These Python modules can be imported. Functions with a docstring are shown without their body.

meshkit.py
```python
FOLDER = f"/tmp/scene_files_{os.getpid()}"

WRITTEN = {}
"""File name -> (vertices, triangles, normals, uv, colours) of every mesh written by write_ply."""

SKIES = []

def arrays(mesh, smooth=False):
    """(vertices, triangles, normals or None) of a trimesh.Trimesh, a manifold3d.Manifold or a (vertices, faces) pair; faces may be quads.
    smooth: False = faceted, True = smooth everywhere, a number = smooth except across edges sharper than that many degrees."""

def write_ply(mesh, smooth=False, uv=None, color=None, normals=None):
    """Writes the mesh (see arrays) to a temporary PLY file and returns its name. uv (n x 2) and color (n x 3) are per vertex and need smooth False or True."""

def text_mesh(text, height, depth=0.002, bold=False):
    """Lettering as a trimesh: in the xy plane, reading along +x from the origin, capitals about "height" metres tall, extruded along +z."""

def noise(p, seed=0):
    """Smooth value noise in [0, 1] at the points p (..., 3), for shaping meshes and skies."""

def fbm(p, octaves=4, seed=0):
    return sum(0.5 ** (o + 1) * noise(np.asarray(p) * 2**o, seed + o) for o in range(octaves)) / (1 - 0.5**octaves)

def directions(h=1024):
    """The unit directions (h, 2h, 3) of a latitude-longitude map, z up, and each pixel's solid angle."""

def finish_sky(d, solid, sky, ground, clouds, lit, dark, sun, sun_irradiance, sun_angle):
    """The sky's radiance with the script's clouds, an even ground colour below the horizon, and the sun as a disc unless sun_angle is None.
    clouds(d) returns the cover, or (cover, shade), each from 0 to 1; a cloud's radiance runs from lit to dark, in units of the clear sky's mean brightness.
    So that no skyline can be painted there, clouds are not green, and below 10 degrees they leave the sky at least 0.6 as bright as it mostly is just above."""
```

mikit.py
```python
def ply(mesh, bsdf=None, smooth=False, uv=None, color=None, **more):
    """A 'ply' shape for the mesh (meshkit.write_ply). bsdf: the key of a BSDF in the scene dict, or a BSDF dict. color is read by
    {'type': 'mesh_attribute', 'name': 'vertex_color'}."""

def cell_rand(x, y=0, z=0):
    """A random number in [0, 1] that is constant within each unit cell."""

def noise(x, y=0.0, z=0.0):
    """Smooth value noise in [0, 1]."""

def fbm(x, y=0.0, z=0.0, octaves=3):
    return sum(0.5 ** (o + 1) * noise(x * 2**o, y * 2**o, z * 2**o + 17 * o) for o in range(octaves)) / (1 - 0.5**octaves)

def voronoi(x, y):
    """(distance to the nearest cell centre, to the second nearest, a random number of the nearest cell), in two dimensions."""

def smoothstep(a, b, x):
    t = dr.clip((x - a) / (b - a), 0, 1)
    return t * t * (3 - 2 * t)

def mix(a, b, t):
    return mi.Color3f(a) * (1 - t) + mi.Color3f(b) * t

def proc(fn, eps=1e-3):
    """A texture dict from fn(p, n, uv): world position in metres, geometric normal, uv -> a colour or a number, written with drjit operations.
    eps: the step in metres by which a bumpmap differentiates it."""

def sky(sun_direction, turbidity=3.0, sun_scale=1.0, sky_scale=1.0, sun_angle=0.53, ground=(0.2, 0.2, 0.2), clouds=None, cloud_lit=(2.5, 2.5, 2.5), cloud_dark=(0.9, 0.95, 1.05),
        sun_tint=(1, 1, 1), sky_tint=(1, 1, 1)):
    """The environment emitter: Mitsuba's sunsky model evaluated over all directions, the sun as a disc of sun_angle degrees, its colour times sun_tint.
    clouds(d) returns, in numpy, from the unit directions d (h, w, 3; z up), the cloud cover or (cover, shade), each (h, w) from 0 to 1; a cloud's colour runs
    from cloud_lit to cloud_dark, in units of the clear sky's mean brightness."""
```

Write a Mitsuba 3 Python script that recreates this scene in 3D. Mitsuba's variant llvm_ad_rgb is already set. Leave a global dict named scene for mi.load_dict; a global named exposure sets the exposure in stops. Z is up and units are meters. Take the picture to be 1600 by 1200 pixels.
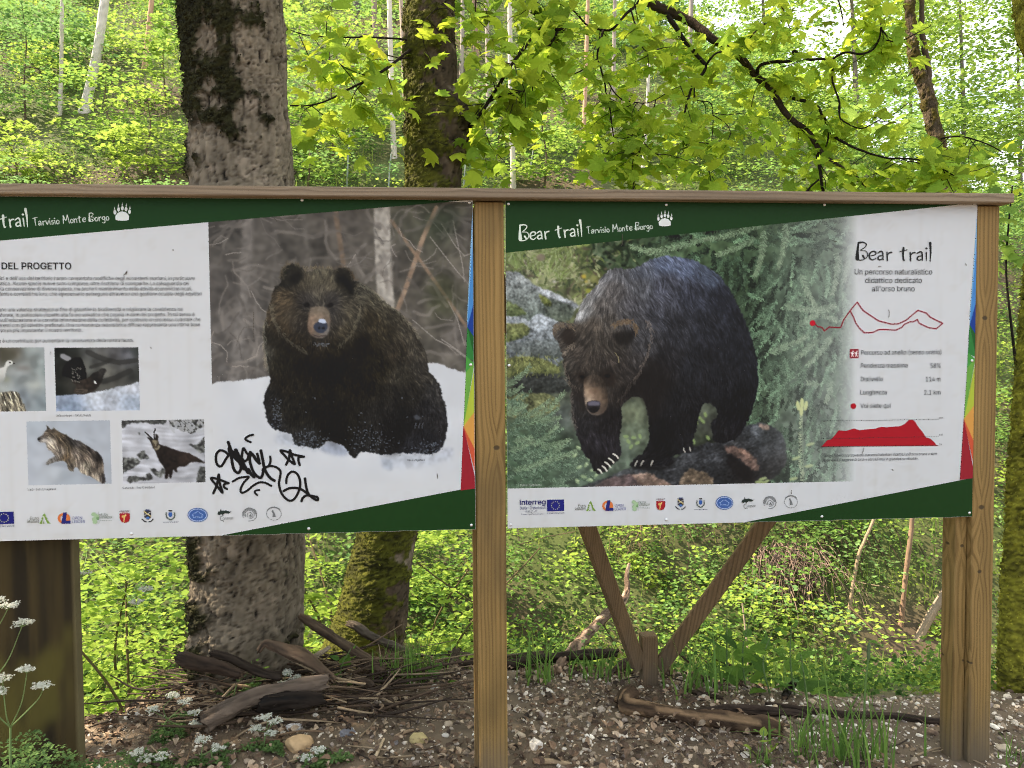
import math, random
import numpy as np, trimesh, shapely, shapely.geometry as sg
import drjit as dr
import mitsuba as mi
import mikit, meshkit
from scipy import ndimage
from scipy.spatial import cKDTree
from mikit import proc, noise, fbm, smoothstep, mix, voronoi

T = mi.ScalarTransform4f
rng = np.random.default_rng(7)
scene, labels = {}, {}

# ------------------------------------------------------------------ camera, sky, exposure
FOC = 1216.0                                             # focal length in pixels of the 1600 x 1200 photograph
YAW, PITCH, ROLL = math.radians(4.57), math.radians(-2.33), math.radians(-0.41)
PB = 0.80                                                # height of the panels' lower edge above the gravel
CAM = np.array([0.0, 0.0, 0.0])
def cam_basis():
    cy, sy, cp, sp = math.cos(YAW), math.sin(YAW), math.cos(PITCH), math.sin(PITCH)
    f = np.array([sy * cp, cy * cp, sp]); r = np.array([cy, -sy, 0.0]); u = np.cross(r, f)
    c, s = math.cos(ROLL), math.sin(ROLL)
    return c * r + s * u, -s * r + c * u, f
CR, CU, CF = cam_basis()
CAM = np.array([-0.173, -2.368, PB + 0.541])
scene['camera'] = {'type': 'perspective', 'fov': math.degrees(2 * math.atan(800 / FOC)), 'fov_axis': 'x', 'near_clip': 0.05, 'far_clip': 2000.0,
                   'to_world': T().look_at(origin=CAM.tolist(), target=(CAM + CF).tolist(), up=CU.tolist())}
SUN = np.array([-0.66, 0.10, 0.74]); SUN /= np.linalg.norm(SUN)
def cloud_cover(d):
    n = meshkit.fbm(d / (0.25 + np.abs(d[..., 2:3])) * 1.3, 5, 3)
    return np.clip((n - 0.33) * 3.2, 0.1, 0.92), np.clip((n - 0.55) * 1.2, 0, 0.5)
scene['sky'] = mikit.sky(SUN.tolist(), turbidity=3.0, clouds=cloud_cover, cloud_lit=(2.7, 2.65, 2.55), cloud_dark=(1.3, 1.3, 1.32), sky_tint=(1.04, 1.0, 0.93))
exposure = 3.25

# ------------------------------------------------------------------ helpers
def ray(x, y):
    d = CF + CR * ((x - 800) / FOC) - CU * ((y - 600) / FOC)
    return d
def at(x, y, Y):
    """the point of the vertical plane at world depth Y that the photograph shows at pixel (x, y)"""
    d = ray(x, y); t = (Y - CAM[1]) / d[1]
    return CAM + d * t

def S(c):
    """a colour as it looks in the picture (0-255, sRGB) -> linear"""
    c = np.asarray(c, float) / 255.0
    return np.where(c <= 0.04045, c / 12.92, ((c + 0.055) / 1.055) ** 2.4)

KP = 0.86                                                # how a thing looks in the picture's shade -> its base colour
def ink(c): return np.clip(S(c) * KP, 0.004, 0.80)
taken = {}
def key(name):
    n = taken.get(name, 0); taken[name] = n + 1
    return name if n == 0 else f'{name}_{n:03d}'
def thing(name, label, cat, group=None):
    k = key(name)
    labels[k] = {'label': label, 'category': cat}
    if group: labels[k]['group'] = group
    return k
def part(parent, name, shape, label=None, kind=None):
    k = key(parent + '__' + name)
    scene[k] = shape
    if label or kind:
        labels[k] = {}
        if label: labels[k]['label'] = label
        if kind: labels[k]['kind'] = kind
    return k
def solo(name, shape, label, cat, group=None):
    k = thing(name, label, cat, group); scene[k] = shape
    return k
def setting(name, shape):
    k = key(name); scene[k] = shape; labels[k] = {'kind': 'structure'}
    return k

def join(ms):
    """[(v, f, c)] -> one (v, f, c)"""
    ms = [m for m in ms if len(m[0])]
    off = np.cumsum([0] + [len(m[0]) for m in ms])
    return np.vstack([m[0] for m in ms]), np.vstack([m[1] + o for m, o in zip(ms, off)]), np.vstack([m[2] for m in ms])
def vc(m, bsdf='matte', smooth=False):
    """ply dict of a coloured mesh (v, f, c)"""
    return mikit.ply(trimesh.Trimesh(m[0], m[1], process=False), bsdf, smooth=smooth, color=m[2])

def frames(p):
    p = np.asarray(p, float)
    t = np.gradient(p, axis=0); t /= np.linalg.norm(t, axis=1, keepdims=True) + 1e-12
    a = np.cross(t[0], [0.31, 0.9, 0.2]); a /= np.linalg.norm(a)
    A = []
    for i in range(len(p)):
        a = a - t[i] * (a @ t[i]); a /= np.linalg.norm(a) + 1e-12
        A.append(a)
    A = np.array(A)
    return t, A, np.cross(t, A)
def spline(p, n):
    """Catmull-Rom through points, n samples per piece"""
    p = np.asarray(p, float)
    q = np.vstack([2 * p[0] - p[1], p, 2 * p[-1] - p[-2]])
    out = []
    t = np.linspace(0, 1, n, endpoint=False)[:, None]
    for i in range(len(p) - 1):
        a, b, c, d = q[i:i + 4]
        out.append(0.5 * (2 * b + (c - a) * t + (2 * a - 5 * b + 4 * c - d) * t**2 + (3 * b - a - 3 * c + d) * t**3))
    return np.vstack(out + [p[-1:]])
def tube(p, r, sides=8, color=(0.1, 0.08, 0.06), rough=0.0, seed=0, freq=9.0, cap=True, tint=0.25):
    """a tapering limb along points p with radii r, knobbly by rough"""
    p = np.asarray(p, float); r = np.broadcast_to(np.asarray(r, float), (len(p),))
    t, a, b = frames(p)
    ang = np.arange(sides) * 2 * np.pi / sides
    d = np.cos(ang)[None, :, None] * a[:, None] + np.sin(ang)[None, :, None] * b[:, None]
    v = p[:, None] + d * r[:, None, None]
    if rough:
        n = meshkit.fbm(v * freq, 3, seed) - 0.5
        v = v + d * (n * 2 * rough * r[:, None])[..., None]
    n_ = len(p)
    v = v.reshape(-1, 3)
    i, j = np.meshgrid(np.arange(n_ - 1), np.arange(sides), indexing='ij')
    q = np.stack([i * sides + j, i * sides + (j + 1) % sides, (i + 1) * sides + (j + 1) % sides, (i + 1) * sides + j], -1).reshape(-1, 4)
    f = np.vstack([q[:, [0, 1, 2]], q[:, [0, 2, 3]]])
    if cap:
        v = np.vstack([v, p[:1], p[-1:]]); k = len(v)
        j = np.arange(sides)
        f = np.vstack([f, np.stack([(j + 1) % sides, j, np.full(sides, k - 2)], 1),
                       np.stack([(n_ - 1) * sides + j, (n_ - 1) * sides + (j + 1) % sides, np.full(sides, k - 1)], 1)])
    w = 1 + tint * 2 * (meshkit.fbm(v * freq * 1.7, 3, seed + 5) - 0.5)
    return v, f, np.asarray(color, float)[None] * w[:, None]

def beam(p0, p1, w, h, up=(0, 0, 1), bevel=0.004, cuts=1):
    """a planed timber from p0 to p1, w wide, h high (along up), its long edges chamfered -> trimesh"""
    p0, p1 = np.asarray(p0, float), np.asarray(p1, float)
    z = p1 - p0; L = np.linalg.norm(z); z = z / L
    y = np.asarray(up, float); y = y - z * (y @ z); y /= np.linalg.norm(y); x = np.cross(y, z)
    b = bevel
    prof = np.array([(-w/2 + b, -h/2), (w/2 - b, -h/2), (w/2, -h/2 + b), (w/2, h/2 - b), (w/2 - b, h/2), (-w/2 + b, h/2), (-w/2, h/2 - b), (-w/2, -h/2 + b)])
    rows = [(0, 1 - 2 * b / min(w, h)), (b, 1)] + [(L * k / cuts, 1) for k in range(1, cuts)] + [(L - b, 1), (L, 1 - 2 * b / min(w, h))]
    v = np.vstack([p0 + z * s + (prof * k) @ np.array([x, y]) for s, k in rows])
    n = len(rows); i, j = np.meshgrid(np.arange(n - 1), np.arange(8), indexing='ij')
    q = np.stack([i * 8 + j, i * 8 + (j + 1) % 8, (i + 1) * 8 + (j + 1) % 8, (i + 1) * 8 + j], -1).reshape(-1, 4)
    f = np.vstack([q[:, [0, 1, 2]], q[:, [0, 2, 3]]])
    k = np.arange(1, 7)
    f = np.vstack([f, np.stack([0 * k, k + 1, k], 1), (n - 1) * 8 + np.stack([0 * k, k, k + 1], 1)])
    return trimesh.Trimesh(v, f, process=False)

# ------------------------------------------------------------------ materials
VC = {'type': 'mesh_attribute', 'name': 'vertex_color'}
def rgb(c): return {'type': 'rgb', 'value': [float(x) for x in c]}
scene['matte'] = {'type': 'twosided', 'b': {'type': 'principled', 'base_color': VC, 'roughness': 0.85, 'specular': 0.25}}
def bark_bump(p, n, uv):
    a = dr.abs(noise(p.x * 75, p.y * 75, p.z * 16) - 0.5); b = dr.abs(noise(p.x * 150 + 7, p.y * 150, p.z * 44) - 0.5)
    return 0.0035 * smoothstep(0.0, 0.16, a) + 0.0018 * smoothstep(0.0, 0.2, b) + 0.0022 * fbm(p.x * 260, p.y * 260, p.z * 150, octaves=2)
scene['bark'] = {'type': 'twosided', 'b': {'type': 'bumpmap', 'arbitrary': proc(bark_bump, eps=1.2e-3), 'scale': 1.0, 'b': {'type': 'principled', 'base_color': VC, 'roughness': 0.9, 'specular': 0.2}}}
def wood_bump(p, n, uv):
    return 0.0026 * fbm(p.x * 45, p.y * 190, p.z * 190, octaves=3) + 0.0016 * smoothstep(0.0, 0.15, dr.abs(noise(p.x * 22, p.y * 120, p.z * 120) - 0.5))
scene['dead_wood'] = {'type': 'twosided', 'b': {'type': 'bumpmap', 'arbitrary': proc(wood_bump, eps=1.2e-3), 'scale': 1.0, 'b': {'type': 'principled', 'base_color': VC, 'roughness': 0.85, 'specular': 0.25}}}
scene['leaf'] = {'type': 'principledthin', 'base_color': VC, 'roughness': 0.45, 'diff_trans': 1.05, 'spec_trans': 0.0, 'eta': 1.35}
scene['print'] = {'type': 'twosided', 'b': {'type': 'principled', 'base_color': VC, 'roughness': 0.5, 'specular': 0.14}}
scene['zinc'] = {'type': 'principled', 'base_color': rgb((0.62, 0.64, 0.66)), 'metallic': 0.9, 'roughness': 0.35}
scene['panel_core'] = {'type': 'principled', 'base_color': rgb((0.55, 0.56, 0.57)), 'roughness': 0.4}

def grain(axis, tone_a, tone_b, dirt, seed, knots):
    """sawn softwood: rings seen as long streaks along an axis, a few knots, weathering; knots = [(a, z)] in the face"""
    ka = np.array(knots, float)
    def coords(p):
        along = (p.x, p.y, p.z)[axis]
        across = p.x + 0.6 * p.y if axis == 2 else p.z + 0.6 * p.y
        return along, across
    def field(p):
        l, a = coords(p)
        w = 0.0
        kn = mi.Float(0)
        for (kx, kz, kr) in ka:
            dx, dz = (a - kx), (l - kz) * 0.45
            d2 = dx * dx + dz * dz
            e = dr.exp(-d2 / (2 * (kr * 2.2) ** 2))
            w = w + e * kr * 1.6 * dr.select(dx > 0, 1.0, -1.0)
            kn = dr.maximum(kn, 1 - smoothstep(kr * 0.55, kr * 1.0, dr.sqrt(dx * dx + (l - kz) * (l - kz) * 1.6)))
        aa = a + w + 0.010 * (noise(l * 1.7 + seed, a * 9) - 0.5) + 0.004 * noise(l * 7, a * 30 + seed)
        r = 0.5 + 0.5 * dr.sin(aa * 560 + 9 * noise(l * 0.6, aa * 25 + seed))
        fine = noise(l * 9, aa * 900, seed)
        return l, a, r, fine, kn
    def col(p, n, uv):
        l, a, r, fine, kn = field(p)
        c = mix(tone_a, tone_b, dr.clip(0.62 * r * r + 0.42 * fine + 0.45 * (fbm(l * 1.3, a * 14, seed) - 0.45), 0, 1))
        c = c * (0.80 + 0.34 * fbm(l * 3.5, a * 40, seed + 3.0))
        c = mix(c, dirt, 0.55 * smoothstep(0.52, 0.78, fbm(l * 2.2 + 5, a * 8, p.y * 8 + seed, octaves=4)))
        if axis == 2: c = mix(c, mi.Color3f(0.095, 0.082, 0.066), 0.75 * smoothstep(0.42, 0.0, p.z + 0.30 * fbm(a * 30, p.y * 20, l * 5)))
        return mix(c, mi.Color3f(dirt) * 0.45, kn * 0.85)
    def hgt(p, n, uv):
        l, a, r, fine, kn = field(p)
        return 0.00022 * r + 0.00022 * fine - 0.0006 * kn
    return {'type': 'bumpmap', 'arbitrary': proc(hgt, eps=6e-4), 'scale': 1.0,
            'b': {'type': 'principled', 'base_color': proc(col), 'roughness': 0.72, 'specular': 0.3}}
# ------------------------------------------------------------------ the wooden display frame
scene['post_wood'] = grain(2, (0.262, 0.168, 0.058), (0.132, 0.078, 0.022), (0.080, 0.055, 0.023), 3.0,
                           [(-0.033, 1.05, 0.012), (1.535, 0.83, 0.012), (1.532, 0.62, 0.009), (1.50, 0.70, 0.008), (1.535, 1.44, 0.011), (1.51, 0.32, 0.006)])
scene['rail_wood'] = grain(0, (0.245, 0.190, 0.130), (0.140, 0.103, 0.068), (0.10, 0.075, 0.055), 11.0,
                           [(1.815, -1.34, 0.007), (1.813, -1.25, 0.006), (1.815, -0.12, 0.006), (1.812, 1.51, 0.007), (1.813, 1.39, 0.006), (1.816, 0.33, 0.006), (1.813, -0.60, 0.007)])
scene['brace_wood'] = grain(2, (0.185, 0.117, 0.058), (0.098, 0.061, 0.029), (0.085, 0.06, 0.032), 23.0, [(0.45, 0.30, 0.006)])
PT = PB + 1.0                                            # upper edge of the panels
fr = thing('wooden_display_frame', 'brown timber frame of posts, top rail and rear braces carrying both printed panels', 'frame')
def bm(*a, **k): return mikit.ply(beam(*a, **k), 'post_wood')
UPY = (0, -1, 0)
part(fr, 'post', bm((-0.049, 0.0415, -0.12), (-0.049, 0.0415, PT - 0.004), 0.0875, 0.085, UPY, 0.0035))
part(fr, 'post', bm((1.5425, 0.0420, -0.12), (1.5425, 0.0420, PT - 0.004), 0.0750, 0.085, UPY, 0.0035))
part(fr, 'backing_post', bm((-0.0535, 0.115, -0.12), (-0.0535, 0.115, PT - 0.006), 0.1035, 0.055, UPY, 0.003))
bx_ = float((at(1493, 820, .022)[0] + 1.5035) / 2); bw_ = 2 * (1.5035 - bx_)
part(fr, 'backing_post', bm((bx_, 0.056, -0.12), (bx_, 0.056, PT - 0.006), bw_, 0.068, UPY, 0.003))
part(fr, 'backing_post', bm((-1.72, 0.056, -0.12), (-1.72, 0.056, PT - 0.006), 0.085, 0.068, UPY, 0.003))
part(fr, 'top_rail', mikit.ply(beam((-2.30, 0.012, PT + 0.0150), (float(at(1586, 306, -0.04)[0]), 0.012, PT + 0.0135), 0.104, 0.029, (0, 0, 1), 0.003), 'rail_wood'))
STK = at(1014, 1078, 0.70)
part(fr, 'stake', mikit.ply(beam((STK[0], 0.70, -0.15), (STK[0] - 0.004, 0.695, 0.195), 0.064, 0.062, UPY, 0.004), 'brace_wood'), 'short square stake driven into the gravel between the two braces')
part(fr, 'brace', mikit.ply(beam((STK[0] - 0.042, 0.695, 0.060), (-0.030, 0.165, PB + 0.80), 0.058, 0.040, (0.2, -1, 0.2), 0.003), 'brace_wood'))
part(fr, 'brace', mikit.ply(beam((STK[0] + 0.042, 0.695, 0.055), (1.49, 0.115, PB + 0.80), 0.058, 0.040, (-0.2, -1, 0.2), 0.003), 'brace_wood'))
# ------------------------------------------------------------------ the two printed panels
LAY = 0.00045                                            # thickness of one printed layer
PANELS = {'R': (0.0, 1.504), 'L': (-1.603, 1.504)}
def pp(pts):
    """pixels of the photograph -> points (x, z) on the panels' face"""
    pts = np.asarray(pts, float).reshape(-1, 2)
    d = CF[None] + CR[None] * ((pts[:, :1] - 800) / FOC) - CU[None] * ((pts[:, 1:] - 600) / FOC)
    t = (0 - CAM[1]) / d[:, 1:2]
    w = CAM + d * t
    return w[:, [0, 2]]
def flat(shape, layer, color, uvw=None):
    """a printed area: shapely shape in (x, z) on the panel face, layers above the plate -> (v, f, c)"""
    out = []
    for g in getattr(shape, 'geoms', [shape]):
        if g.is_empty or g.geom_type != 'Polygon' or g.area < 1e-8: continue
        try: v, f = trimesh.creation.triangulate_polygon(g, engine='earcut')
        except Exception: continue
        v = np.asarray(v); f = np.asarray(f)
        w = np.stack([v[:, 0], np.full(len(v), -LAY * layer), v[:, 1]], 1)
        out.append((w, f, np.tile(ink(color), (len(w), 1))))
    return join(out) if out else (np.zeros((0, 3)), np.zeros((0, 3), int), np.zeros((0, 3)))
def poly(pts): return sg.Polygon(pp(pts)).buffer(0)
def stroke(pts, width, smooth=6):
    """a marker stroke through pixels, width(s) in pixels"""
    p = pp(pts); w = np.broadcast_to(np.asarray(width, float), (len(p),)) * 0.00203
    if smooth: p = spline(np.column_stack([p, w]), smooth); p, w = p[:, :2], np.abs(p[:, 2])
    return shapely.union_all([sg.LineString([a, b]).buffer(max((u + v) / 4, 2e-4), 5) if np.hypot(*(b - a)) > 1e-7 else sg.Point(a).buffer(max(u / 2, 2e-4)) for a, b, u, v in zip(p[:-1], p[1:], w[:-1], w[1:])])

WHITE = (203, 207, 211)
GREEN = (20, 56, 18)

# -- lettering
def letters(text, x0, y0, x1, cap, color, layer=4, bold=False):
    """a line of print: its baseline starts at pixel (x0, y0), it ends at x1, capitals cap pixels tall"""
    m = meshkit.text_mesh(text, 1.0, depth=0.01, bold=bold)
    v = np.asarray(m.vertices); f = np.asarray(m.faces)
    keep = np.all(v[f][:, :, 2] > 0.005, axis=1)
    f = f[keep]; used, f = np.unique(f, return_inverse=True); f = f.reshape(-1, 3); v = v[used]
    a, b = pp([(x0, y0), (x1, y0)])
    s = (b[0] - a[0]) / np.ptp(v[:, 0]); h = cap * 0.00203
    w = np.stack([a[0] + (v[:, 0] - v[:, 0].min()) * s, np.full(len(v), -LAY * layer), a[1] + v[:, 1] * h], 1)
    return w, f, np.tile(ink(color), (len(w), 1))

# scratchy hand lettering, drawn stroke by stroke: units of a capital's height
GL = {
 'B': (0.62, [([(.10, .95), (.06, .5), (.05, .1)], [.10, .15, .24]), ([(.10, .97), (.34, 1.0), (.52, .90), (.46, .74), (.22, .56)], [.12, .08, .07, .06, .05]), ([(.22, .54), (.50, .50), (.60, .30), (.50, .10), (.28, .0), (.02, .03)], [.04, .05, .06, .05, .06, .10]), ([(.34, .26), (.42, .12)], [.12, .10])]),
 'e': (0.46, [([(.06, .24), (.36, .30), (.40, .44), (.28, .50), (.12, .42), (.06, .24), (.12, .08), (.26, .02), (.42, .12)], [.06, .06, .09, .08, .09, .10, .09, .07, .05])]),
 'a': (0.46, [([(.04, .40), (.22, .50), (.32, .40), (.34, .02)], [.06, .09, .09, .07]), ([(.32, .26), (.14, .24), (.06, .12), (.16, .02), (.32, .10)], [.06, .08, .10, .08, .06])]),
 'r': (0.40, [([(.08, .46), (.11, .0)], [.08, .10]), ([(.10, .26), (.20, .42), (.34, .45)], [.05, .08, .09])]),
 't': (0.50, [([(.22, .70), (.20, .3), (.24, .02), (.32, .04)], [.14, .11, .09, .04]), ([(.02, .50), (.42, .60)], [.06, .05])]),
 'i': (0.20, [([(.08, .46), (.10, .0)], [.09, .05]), ([(.08, .70), (.10, .69)], [.12, .12])]),
 'l': (0.24, [([(.08, 1.0), (.12, .5), (.10, -.04)], [.16, .10, .05])]),
 'T': (0.56, [([(.02, .86), (.56, .98)], [.08, .06]), ([(.28, .90), (.26, .4), (.30, .0)], [.10, .09, .06])]),
 'v': (0.40, [([(.04, .48), (.18, .04), (.36, .50)], [.09, .09, .05])]),
 's': (0.36, [([(.32, .44), (.14, .46), (.10, .32), (.28, .20), (.26, .04), (.06, .04)], [.06, .07, .08, .09, .08, .05])]),
 'o': (0.42, [([(.20, .48), (.06, .30), (.12, .04), (.32, .06), (.36, .32), (.20, .48)], [.06, .09, .09, .08, .07, .06])]),
 'M': (0.82, [([(.06, .0), (.14, .96)], [.08, .09]), ([(.14, .96), (.36, .36), (.60, .98)], [.09, .09, .07]), ([(.60, .98), (.74, .0)], [.10, .07])]),
 'n': (0.46, [([(.08, .48), (.10, .0)], [.08, .08]), ([(.10, .28), (.24, .46), (.34, .34), (.36, .0)], [.05, .08, .09, .06])]),
 'g': (0.44, [([(.32, .44), (.12, .44), (.06, .24), (.18, .10), (.32, .22)], [.07, .08, .09, .07, .06]), ([(.34, .46), (.34, -.14), (.18, -.28), (.04, -.18)], [.09, .08, .07, .05])]),
 ' ': (0.34, []),
}
def scrawl(text, x0, y0, x1, y1, cap, color, layer=4, fat=1.0):
    adv = sum(GL[c][0] for c in text); a, b = pp([(x0, y0), (x1, y1)])
    ex = (b - a) / adv; ey = np.array([-ex[1], ex[0]]); ey = ey / np.linalg.norm(ey) * cap * 0.00203
    k = np.linalg.norm(ey); pos, shapes = 0.0, []
    for c in text:
        w, ss = GL[c]
        for p, ws in ss:
            q = spline(np.column_stack([np.asarray(p, float), ws]), 5)
            xy = a + (pos + q[:, :1]) * ex + q[:, 1:2] * ey
            ww = np.abs(q[:, 2]) * k * fat
            shapes += [sg.LineString([u, v]).buffer((r + s) / 4, 4) for u, v, r, s in zip(xy[:-1], xy[1:], ww[:-1], ww[1:])]
        pos += w
    return flat(shapely.union_all(shapes).simplify(1e-4), layer, color)

def ell(cx, cy, rx, ry, n=28, a0=0.0, a1=360.0, rot=0.0):
    t = np.radians(np.linspace(a0, a1, n)); c, s = math.cos(math.radians(rot)), math.sin(math.radians(rot))
    x, y = rx * np.cos(t), ry * np.sin(t)
    return np.column_stack([cx + c * x - s * y, cy + s * x + c * y])
def paw(cx, cy, s):
    out = [poly(np.array([(-.95, .9), (-1.0, .35), (-.6, -.15), (0, -.35), (.6, -.15), (1.0, .3), (.98, .9), (.5, 1.0), (-.4, 1.02)]) * s * [11, 11] + [cx, cy])]
    for k, (dx, dy) in enumerate([(-1.05, -.2), (-.52, -.62), (.02, -.78), (.56, -.66), (1.06, -.28)]):
        out.append(poly(ell(cx + dx * 11 * s, cy + dy * 11 * s, 2.3 * s, 3.6 * s, 14)))
        x, y = cx + dx * 11.6 * s, cy + dy * 11 * s - 4.2 * s
        out.append(poly([(x - 1.1 * s, y), (x + 1.1 * s, y), (x + .2 * s, y - 5.6 * s)]))
    return shapely.union_all(out)

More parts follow.
